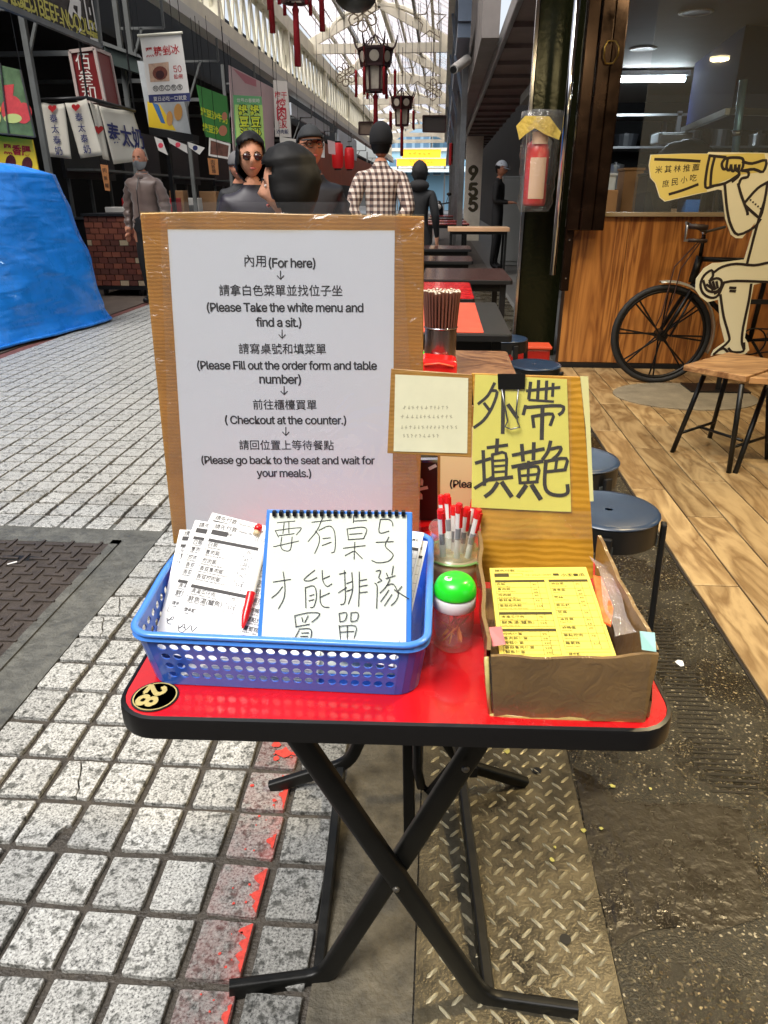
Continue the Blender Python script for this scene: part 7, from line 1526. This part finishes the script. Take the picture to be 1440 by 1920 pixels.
LY = mat('lit_yellow', lin((240, 170, 40)), emit=lin((255, 172, 30)), es=.9)
t = thing('yellow_shop_sign', 'two-step bright yellow sign at the far end of the arcade', 'shop sign', (P(790, 300, 80).x, 80, z0))
a, b = P(744, 300, 80).x, P(836, 300, 80).x; MB().bx(a, b, 80, 80.3, z0, z1 - .05).build('lower_board', LY, t); a2, b2 = P(754, 300, 80).x, P(826, 300, 80).x; MB().bx(a2, b2, 80.02, 80.3, z1, z2).build('upper_board', LY, t)
m_ = MB(); m_.bx(a - .15, b + .15, 79.9, 80.35, z1 - .05, z1 + .05); m_.bx(a2 - .1, b2 + .1, 79.9, 80.35, z2, z2 + .12); m_.build('trim', VINYL, t)
m_ = MB(); rr = random.Random(3)
for k in range(7): x_ = 768 + k * 6.5; m_.bar(P(x_, 302 + rr.uniform(-2, 2), 79.95), P(x_ + 4, 304 + rr.uniform(-2, 2), 79.95), .12, .02)
for k in range(5): x_ = 766 + k * 9; m_.bar(P(x_, 288, 79.95), P(x_ + 5, 287 + rr.uniform(-2, 2), 79.95), .12, .02)
m_.build('faded_marks', SR, t, kind='stuff')
m_ = MB(); m_.bx(a, a + .15, 80.35, 80.5, 0, z0 + .2); m_.bx(b - .15, b, 80.35, 80.5, 0, z0 + .2); m_.build('support', M['steel'], t)
t = thing('far_awning', 'pale canopy over the far shop beneath the yellow sign', 'awning', (-1, 80.5, 3)); za = P(790, 318, 79).z; m_ = MB(); m_.prism([(-6.5, 79, za - .25), (-6.5, 81.9, za + .3), (2.5, 81.9, za + .3), (2.5, 79, za - .25)], (0, 0, .08)); m_.build('sheet', HZB('awning_pale', (186, 206, 214)), t)
for x in (-6.2, -2, 2.2): MB().bx(x, x + .1, 79.1, 79.2, 0, za - .2).build('pole', M['steel'], t)
struct(MB().bx(-30, 30, 62, 78, .001, .012).build('cross_road', srgb('asphalt', 92, 94, 96, rough=.8)))
t = thing('orange_shop_panel', 'orange-brown shop panel with two red paper lanterns far down the left row', 'shop front', (-4, 32, 2)); a, b = PX(600, 296, -3.95), PX(664, 296, -3.95)
MB().bx(-4.02, -3.95, min(a.y, b.y) - 2, 58, 1.7, 2.9).build('panel', srgb('orange_brown', 150, 70, 36, rough=.6, var=.2, vs=2), t)
for i, (px, py) in enumerate(((633, 292), (655, 297))):
    c = P(px, py, 22 + i * 4); t = thing('red_paper_lantern', 'red cylindrical paper lantern on the left row, %s one' % ('nearer', 'farther')[i], 'lantern', c, 'red paper lanterns'); m_ = MB(); m_.lathe([(.10, -.32), (.15, -.28), (.165, 0), (.15, .28), (.10, .32)], c, 16); m_.build('shade', srgb('lantern_red', 190, 24, 30, rough=.5, emit=lin((200, 30, 30)), es=.15), t, smooth=True); MB().tube([c + Vector((0, 0, .32)), (c.x, c.y, 5.06)], .006, 4).build('cord', M['black'], t)
    m_ = MB(); m_.lathe([(.10, .32), (.10, .36)], c, 12); m_.lathe([(.10, -.36), (.10, -.32)], c, 12); m_.build('cap', M['black'], t)
for i, (x0_, x1_, y0_, y1_, X_) in enumerate(((634, 672, 234, 290, -3.9), (545, 600, 170, 215, -4.08))):
    a, b = PX(x0_, y0_, X_), PX(x1_ - 4, y0_, X_); zb_ = 2.75 if i == 0 else 3.25
    o = MB().bx(X_ - .06, X_, a.y, max(b.y, a.y + 6) if i == 0 else a.y + 7, zb_, 3.55).build('fascia_board', srgb('fascia', 196, 204, 212, rough=.5, var=.08, vs=1), bevel=.01); tag(o, ('long plain white fascia board far down the left row', 'short white fascia strip above the dark stall opening')[i], 'fascia board')
t = thing('red_wall_lantern', 'vertical red sign on the right near the far end', 'sign', P(845, 290, 30)); a, b = P(841, 310, 30), P(851, 268, 30); MB().bx(a.x, b.x, 30, 30.1, a.z, b.z).build('board', SR, t, bevel=.02); MB().bx(b.x, .45, 30.02, 30.08, b.z - .1, b.z - .05).build('bracket', M['steel'], t)
# scooter parked at the far end
sx, sy = P(822, 385, 24).x, 24.0; t = thing('parked_scooter', 'dark motor scooter with mirrors parked beside the far right tables', 'scooter', (sx, sy, 0))
for dy in (0, 1.2): m_ = MB(); m_.tube([(sx + .20 * 0 - .05, sy + dy, .25), (sx + .05, sy + dy, .25)], .25, 18); m_.build('wheel', M['black'], t, smooth=True, angle=40)
m_ = MB(); m_.ell((sx, sy + .75, .62), (.18, .62, .22), 16, 8); m_.ell((sx, sy + .1, .75), (.17, .14, .42), 16, 8); m_.build('body', srgb('scooter_dark', 36, 38, 42, rough=.3, coat=.6), t, smooth=True)
m_ = MB(); m_.ell((sx, sy + .8, .86), (.14, .42, .08), 14, 6); m_.build('seat', M['black'], t, smooth=True); m_ = MB(); m_.tube([(sx - .34, sy, 1.10), (sx, sy - .05, 1.05), (sx + .34, sy, 1.10)], .022, 8); m_.build('handlebar', M['black'], t)
for s_ in (-1, 1): m_ = MB(); m_.tube([(sx + .24 * s_, sy, 1.10), (sx + .30 * s_, sy, 1.30)], .01, 5); m_.ell((sx + .32 * s_, sy, 1.34), (.08, .02, .05), 10, 6); m_.build('mirror', M['black'], t)
MB().ell((sx, sy - .16, .98), (.10, .04, .08), 12, 6).build('headlight', VINYL, t, smooth=True)

# ================================================================== PEOPLE
def head_dir(x, y, z):
    X, Y, Z = .077 * x, .098 * y, .118 * z
    if z < 0: X *= 1 - .30 * z * z; Y *= (1 - .38 * abs(z)) if y > 0 else (1 - .06 * z * z)
    else: X *= 1 + .03 * z; Y *= 1 + (.04 if y > 0 else 0)
    if y < .15:
        f = min(1, max(0, -y * 1.5)); ex = lambda a, b, c, d: math.exp(-((a / b) ** 2 + (c / d) ** 2))
        Y -= f * .024 * ex(x, .15, z + .16, .17) + f * .010 * ex(x, .12, z + .0, .22)
        Y += f * .011 * ex(abs(x) - .37, .2, z - .06, .12); Y -= f * .006 * ex(x, .28, z + .5, .06); Y -= f * .009 * ex(x, .3, z + .86, .16); Y -= f * .004 * ex(abs(x) - .45, .25, z + .25, .18)
    return Vector((X, Y, Z))
def head_faces(nu=36, nv=26, off=0.0, keep=None, sc=1.0):
    vs, fs = [], []
    for i in range(nv + 1):
        ph = math.pi * i / nv
        for j in range(nu):
            a = 2 * math.pi * j / nu; d = Vector((math.sin(ph) * math.cos(a), math.sin(ph) * math.sin(a), math.cos(ph))); p = head_dir(*d); o_ = off(d) if callable(off) else off; vs.append(p + d * o_)
    for i in range(nv):
        ph = math.pi * (i + .5) / nv
        for j in range(nu):
            a = 2 * math.pi * (j + .5) / nu; d = (math.sin(ph) * math.cos(a), math.sin(ph) * math.sin(a), math.cos(ph))
            if keep is None or keep(*d): fs.append((i * nu + j, (i + 1) * nu + j, (i + 1) * nu + (j + 1) % nu, i * nu + (j + 1) % nu))
    return vs, fs
def person(label, loc, yaw, Ht, top, legs, skin, hairm, hair='short', head=(0, 0), arms='down', bulk=1.0, hat=None, extras=(), group=None, quilt=False, shoe=None):
    """a standing figure facing -Y before yaw; head=(turn, nod) in degrees"""
    t = thing('person', label, 'person', (0, 0, 0), group); k = Ht / 1.72; b = bulk
    V = [((0, 0, .96), .135 * b, 'l'), ((0, .0, 1.10), .130 * b, 't'), ((0, -.005, 1.27), .145 * b, 't'), ((0, .0, 1.40), .105 * b, 't'), ((0, .008, 1.475), .064, 't'), ((0, -.008, 1.56), .052, 's')]
    E_ = [(0, 1), (1, 2), (2, 3), (3, 4), (4, 5)]
    for s_ in (-1, 1):
        n = len(V); ps = {'down': [(.165, .0, 1.405), (.225, .03, 1.14), (.235, -.05, .90)], 'behind': [(.165, .0, 1.405), (.24, .10, 1.15), (.10, .16, 1.00)], 'front': [(.165, .0, 1.405), (.225, .0, 1.13), (.10, -.19, 1.12)]}[arms]
        V += [((ps[0][0] * s_, ps[0][1], ps[0][2]), .068 * b, 't'), ((ps[1][0] * s_, ps[1][1], ps[1][2]), .053 * b, 't'), ((ps[2][0] * s_, ps[2][1], ps[2][2]), .038 * b, 't')]; E_ += [(3, n), (n, n + 1), (n + 1, n + 2)]
        w = Vector((ps[2][0] * s_, ps[2][1], ps[2][2])); d = (w - Vector((ps[1][0] * s_, ps[1][1], ps[1][2]))).normalized(); side = Vector((s_ * .3, -1, 0)).normalized(); side = (side - d * side.dot(d)).normalized()
        pm = w + d * .07; V.append((tuple(pm), .030, 's')); E_.append((n + 2, n + 3)); m = n + 3
        for q, L_ in ((-1.5, .060), (-.5, .072), (.5, .070), (1.5, .056)):
            f0 = pm + side * q * .017 + d * .028; f1 = f0 + d * L_ * .6; f2 = f1 + d * L_ * .4 + side.cross(d) * .012 * s_
            i0 = len(V); V += [(tuple(f0), .009, 's'), (tuple(f1), .008, 's'), (tuple(f2), .007, 's')]; E_ += [(m, i0), (i0, i0 + 1), (i0 + 1, i0 + 2)]
        i0 = len(V); th_ = w + d * .04 + side * .03; V += [(tuple(th_), .011, 's'), (tuple(th_ + d * .03 + side * .012), .009, 's')]; E_ += [(n + 2, i0), (i0, i0 + 1)]
        n = len(V); V += [((.088 * s_, .0, .88), .092 * b, 'l'), ((.10 * s_, -.015, .50), .062 * b, 'l'), ((.105 * s_, .025, .11), .044, 'l'), ((.11 * s_, -.03, .055), .046, 'f'), ((.12 * s_, -.13, .045), .038, 'f')]; E_ += [(0, n), (n, n + 1), (n + 1, n + 2), (n + 2, n + 3), (n + 3, n + 4)]
    me = bpy.data.meshes.new('body'); me.from_pydata([v[0] for v in V], E_, []); o = bpy.data.objects.new('tmp', me); COL.objects.link(o)
    sk = o.modifiers.new('skin', 'SKIN'); sk.use_smooth_shade = True; sk.branch_smoothing = .6
    if not me.skin_vertices: me.skin_vertices_add() if hasattr(me, 'skin_vertices_add') else None
    for i, v in enumerate(V): me.skin_vertices[0].data[i].radius = (v[1], v[1] * (.86 if i in (0, 1, 2, 3) else 1)); me.skin_vertices[0].data[i].use_root = (i == 0)
    ss = o.modifiers.new('sub', 'SUBSURF'); ss.levels = 2; ss.render_levels = 2; bpy.context.view_layer.update()
    m2 = bpy.data.meshes.new_from_object(o.evaluated_get(bpy.context.evaluated_depsgraph_get())); bpy.data.objects.remove(o); bpy.data.meshes.remove(me)
    mb = MB(); vs = [v.co.copy() for v in m2.vertices]; SV = [(Vector(v[0]), v[2], v[1]) for v in V]
    # denser tags along the bones
    tags = []
    for i, j in E_:
        for q in range(5): f = q / 4; tags.append((SV[i][0].lerp(SV[j][0], f), SV[i][1] if f < .5 else SV[j][1]))
    if quilt:
        for v in vs:
            if v.z > .80 and (v.z < 1.50): 
                c_ = Vector((0, 0, v.z)) if abs(v.x) < .19 else Vector((.22 * (1 if v.x > 0 else -1), 0, v.z)); dd = (v - c_); dd.z = 0; v += dd.normalized() * (.024 * abs(math.sin(v.z * 3.1416 / .085)))
    mats = [top, legs, skin, shoe or M['black']]; idx = {'t': 0, 'l': 1, 's': 2, 'f': 3}
    mb.v = [tuple(v) for v in vs]
    for p in m2.polygons:
        c_ = sum((vs[i] for i in p.vertices), Vector()) / len(p.vertices); tg = min(tags, key=lambda q: (q[0] - c_).length_squared)[1]; mb.f.append(tuple(p.vertices)); mb.m.append(idx[tg])
    hc = Vector((0, -.02, 1.655)); hr = Matrix.Rotation(R(head[0]), 3, 'Z') @ Matrix.Rotation(R(head[1]), 3, 'X'); HT = lambda p: hc + hr @ Vector(p)
    hv, hf = head_faces(); mb.cur = 2; mb.add([HT(p) for p in hv], hf)
    for s_ in (-1, 1): mb.ell(HT((.077 * s_, .008, -.004)), (.010, .020, .032), 10, 8, rot=hr)
    mb.v = [tuple(Vector(v) * k) for v in mb.v]; body = mb.build('body', mats, t, smooth=True)
    KK = lambda m_: setattr(m_, 'v', [tuple(Vector(v) * k) for v in m_.v]) or m_
    m_ = MB(); m_.cur = 0
    for s_ in (-1, 1): m_.cur = 0; m_.ell(HT((.030 * s_, -.0835, .006)), (.0125, .006, .0065), 10, 6, rot=hr); m_.cur = 1; m_.ell(HT((.030 * s_, -.0875, .006)), (.0055, .003, .0055), 8, 6, rot=hr)
    KK(m_).build('eye', [srgb('eye_white', 206, 200, 194, rough=.3), M['black']], t, smooth=True)
    m_ = MB()
    for s_ in (-1, 1): m_.tube([HT((.014 * s_, -.092, .026)), HT((.030 * s_, -.093, .031)), HT((.047 * s_, -.084, .026))], [.0025, .0035, .002], 6)
    KK(m_).build('eyebrow', M['hair'], t, smooth=True)
    m_ = MB(); m_.ell(HT((0, -.0935, -.060)), (.021, .006, .0065), 12, 6, rot=hr); KK(m_).build('lips', srgb('lips', 168, 84, 78, rough=.4), t, smooth=True)
    if hair:
        if hair == 'short': keep = lambda x, y, z: z > .55 + .25 * max(0, -y) or (y > -.05 and z > -.05) or (y > .35 and z > -.62)
        elif hair == 'bald': keep = lambda x, y, z: (y > .0 and -.1 < z < .50 and abs(x) > .35) or (y > .4 and -.6 < z < .6)
        elif hair == 'buzz': keep = lambda x, y, z: z > .6 or (y > .0 and z > -.1) or (y > .35 and z > -.62)
        else: keep = lambda x, y, z: z > .74 - .35 * abs(x) or y > -.22 or (abs(x) > .84 and y > -.6 and z > -.6)
        th = {'short': .012, 'bald': .004, 'buzz': .012, 'long': .022, 'bob': .017}[hair]
        hv, hf = head_faces(44, 32, lambda d: th * (1 + .22 * noise.noise(d * 4)) * (1.5 if d.z > .5 and hair in ('long', 'bob') else 1), keep); m_ = MB()
        vv = []
        for p in hv:
            p = Vector(p)
            if hair in ('long', 'bob') and p.z < 0 and p.y > -.05: p = Vector((p.x * (1 + 1.2 * min(1, -p.z / .11) * .35), p.y, p.z * (1.75 if hair == 'long' else 1.15)))
            vv.append(HT(p))
        m_.add(vv, hf); KK(m_); o = m_.build('hair', hairm, t, smooth=True); sm = o.modifiers.new('s', 'SOLIDIFY'); sm.thickness = .006
    if hat:
        kind, hm = hat; m_ = MB()
        if kind == 'beanie':
            hv, hf = head_faces(36, 24, lambda d: .016 + .02 * max(0, d.z), lambda x, y, z: z > .18 or (y > .2 and z > -.18)); m_.add([HT(Vector(p) + Vector((0, 0, .004))) for p in hv], hf)
        elif kind == 'hood':
            hv, hf = head_faces(36, 24, lambda d: .028 + .01 * noise.noise(d * 4), lambda x, y, z: y > -.35); m_.add([HT(Vector(p)) for p in hv], hf)
            m_.ell(Vector((0, .03, 1.50)), (.13, .11, .07), 16, 8)
        else:
            hv, hf = head_faces(36, 24, lambda d: .012 + (.006 if kind == 'flat' else .004) * max(0, d.z) + .004 * noise.noise(d * 6), lambda x, y, z: z > .30 - .12 * y); m_.add([HT(Vector(p)) for p in hv], hf)
            pts = []
            for i in range(9): a = R(-60 + 15 * i); pts.append(HT((.088 * math.sin(a), -.098 * math.cos(a) + .0, .030))), 
            out = [HT((.085 * math.sin(R(-60 + 15 * i)), -.098 * math.cos(R(-60 + 15 * i)) - .062 * math.cos(R(-60 + 15 * i)) ** .5, .020)) for i in range(9)]
            base = len(m_.v); m_.v += [tuple(p) for p in pts] + [tuple(p) for p in out]
            for i in range(8): m_.f.append((base + i, base + i + 1, base + 10 + i, base + 9 + i)); m_.m.append(0)
        KK(m_); o = m_.build('hat', hm, t, smooth=True); sm = o.modifiers.new('s', 'SOLIDIFY'); sm.thickness = .005
    if 'mask' in extras:
        hv, hf = head_faces(36, 30, .008, lambda x, y, z: y < -.05 and -.92 < z < -.12 - .1 * abs(x) ); m_ = MB(); m_.add([HT(Vector(p) + (Vector((0, -.004, 0)))) for p in hv], hf)
        for s_ in (-1, 1): m_.tube([HT((.060 * s_, -.05, -.03)), HT((.082 * s_, .0, .01))], .0015, 5)
        KK(m_).build('face_mask', srgb('mask_grey', 150, 154, 156, rough=.7), t, smooth=True)
    if 'sunglasses' in extras or 'glasses' in extras:
        sun_ = 'sunglasses' in extras; m_ = MB()
        for s_ in (-1, 1): m_.tube([HT((.033 * s_ + .026 * math.cos(R(a)), -.100 + .006 * abs(math.cos(R(a))) , .004 + .021 * math.sin(R(a)))) for a in range(0, 360, 20)], .0024, 5, closed=True); m_.tube([HT((.058 * s_, -.096, .010)), HT((.080 * s_, -.04, .012)), HT((.083 * s_, .01, .006))], .0022, 5)
        m_.tube([HT((-.008, -.104, .010)), HT((.008, -.104, .010))], .0022, 5); KK(m_); go = m_.build('glasses_frame', srgb('frame_gold', 120, 84, 50, rough=.3, metal=.6) if sun_ else M['black'], t, smooth=True)
        if sun_:
            for s_ in (-1, 1): m_ = MB(); m_.lathe([(.024, 0), (.024, .0012), (0, .0016)], HT((.033 * s_, -.100, .004)), 18, sy=.82, rot=hr @ Matrix.Rotation(R(90), 3, 'X')); KK(m_).build('dark_lens', srgb('lens_dark', 54, 26, 26, rough=.15), go, smooth=True)
    if 'collar' in extras:
        m_ = MB(); m_.lathe([(.088, 1.43), (.076, 1.48), (.068, 1.525), (.063, 1.525), (.068, 1.48), (.075, 1.43)], (0, .003, 0), 24); KK(m_).build('collar', top, t, smooth=True)
    if 'zip' in extras: m_ = MB(); m_.tube([(0, -.152 * b, 1.02), (0, -.150 * b, 1.2), (0, -.142 * b, 1.32), (0, -.10, 1.46)], .006, 6); KK(m_).build('zip', M['black'], t)
    t.location = loc; t.rotation_euler = (0, 0, R(yaw)); return t
def stand(px, py_top, Y, Hh=None):
    p = P(px, py_top, Y); return (p.x, Y, .006), p.z
BRJ = srgb('puffer_brown', 104, 86, 78, rough=.45, var=.15, vs=8, sheen=.3); NVY = srgb('navy_jacket', 20, 22, 32, rough=.6, var=.2, vs=8); BLKC = srgb('black_coat', 9, 9, 11, rough=.75, var=.25, vs=10); PUR = srgb('purple_jacket', 24, 17, 32, rough=.5, var=.3, vs=10); TRO = srgb('dark_trousers', 12, 12, 15, rough=.8)
def plaid():
    m = bpy.data.materials.new('plaid_shirt'); m.use_nodes = True; nt = m.node_tree; N = nt.nodes; L = nt.links; b = N['Principled BSDF']; b.inputs['Roughness'].default_value = .85
    co = N.new('ShaderNodeTexCoord'); sp = N.new('ShaderNodeSeparateXYZ'); L.new(co.outputs['Object'], sp.inputs[0]); outs = []
    ad = N.new('ShaderNodeMath'); ad.operation = 'ADD'; L.new(sp.outputs['X'], ad.inputs[0]); ml = N.new('ShaderNodeMath'); ml.operation = 'MULTIPLY'; ml.inputs[1].default_value = .7; L.new(sp.outputs['Y'], ml.inputs[0]); L.new(ml.outputs[0], ad.inputs[1])
    for src in (ad.outputs[0], sp.outputs['Z']):
        a = N.new('ShaderNodeMath'); a.operation = 'MULTIPLY'; a.inputs[1].default_value = 21; L.new(src, a.inputs[0]); f = N.new('ShaderNodeMath'); f.operation = 'FRACT'; L.new(a.outputs[0], f.inputs[0]); g_ = N.new('ShaderNodeMath'); g_.operation = 'GREATER_THAN'; g_.inputs[1].default_value = .52; L.new(f.outputs[0], g_.inputs[0]); outs.append(g_.outputs[0])
    s_ = N.new('ShaderNodeMath'); s_.operation = 'ADD'; L.new(outs[0], s_.inputs[0]); L.new(outs[1], s_.inputs[1]); d = N.new('ShaderNodeMath'); d.operation = 'MULTIPLY'; d.inputs[1].default_value = .5; L.new(s_.outputs[0], d.inputs[0])
    cr = N.new('ShaderNodeValToRGB'); cr.color_ramp.interpolation = 'CONSTANT'; e = cr.color_ramp.elements; e[0].color = (*lin((200, 188, 176)), 1); e[1].position = .9; e[1].color = (*lin((52, 36, 36)), 1); x = e.new(.4); x.color = (*lin((128, 108, 98)), 1); L.new(d.outputs[0], cr.inputs['Fac']); L.new(cr.outputs['Color'], b.inputs['Base Color']); return m
l, z = stand(262, 288, 9.15); person('man in a brown quilted jacket and grey face mask walking beside the stalls', l, -6, z, BRJ, TRO, M['skin2'], srgb('hair_grey', 90, 80, 76, rough=.6), 'bald', (4, 4), 'down', 1.32, extras=('mask', 'collar', 'zip'), quilt=True)
l, z = stand(469, 274, 4.25); person('woman in amber sunglasses and a dark purple jacket with chin-length black hair', l, 12, z, PUR, TRO, M['skin'], M['hair'], 'bob', (8, 6), 'down', 1.05, extras=('sunglasses',))
l, z = stand(552, 300, 2.2); person('person with thick black hair seen from behind, face turned away to the left', l, -84, z * .985, BLKC, TRO, M['skin'], M['hair'], 'bob', (-6, 6), 'down', 1.0)
l, z = stand(580, 258, 4.7); person('man in a grey flat cap, glasses and dark quilted jacket looking to the side', l, 22, z, NVY, TRO, M['skin2'], M['hair'], 'short', (6, -6), 'down', 1.15, hat=('flat', srgb('cap_grey', 34, 36, 38, rough=.8)), extras=('glasses', 'collar'), quilt=True)
l, z = stand(714, 252, 6.4); person('man in a brown and cream plaid shirt and black knit cap seen from behind', l, 180, z, plaid(), TRO, M['skin2'], M['hair'], 'short', (0, 0), 'behind', 1.16, hat=('beanie', srgb('beanie_black', 9, 9, 11, rough=.9)))
l, z = stand(787, 314, 9.3); person('person in a dark hooded coat walking away near the tables', l, 172, z, BLKC, TRO, M['skin'], M['hair'], None, (0, 4), 'down', 1.12, hat=('hood', srgb('hood_coat', 24, 22, 22, rough=.85)))
l, z = stand(938, 309, 14.2); person('person in a white cap and dark clothes beyond the pale serving table', l, 70, z, BLKC, TRO, M['skin2'], M['hair'], 'short', (0, 14), 'front', 1.0, hat=('cap', srgb('cap_white', 206, 212, 220, rough=.7)))
l, z = stand(444, 302, 7.6); person('person in a dark jacket half hidden behind the woman in sunglasses', l, 14, z, srgb('grey_coat', 20, 20, 24, rough=.7, var=.2, vs=9), TRO, M['skin2'], M['hair'], 'short', (0, 4), 'down', 1.1, hat=('beanie', srgb('beanie_grey', 96, 94, 94, rough=.8)))
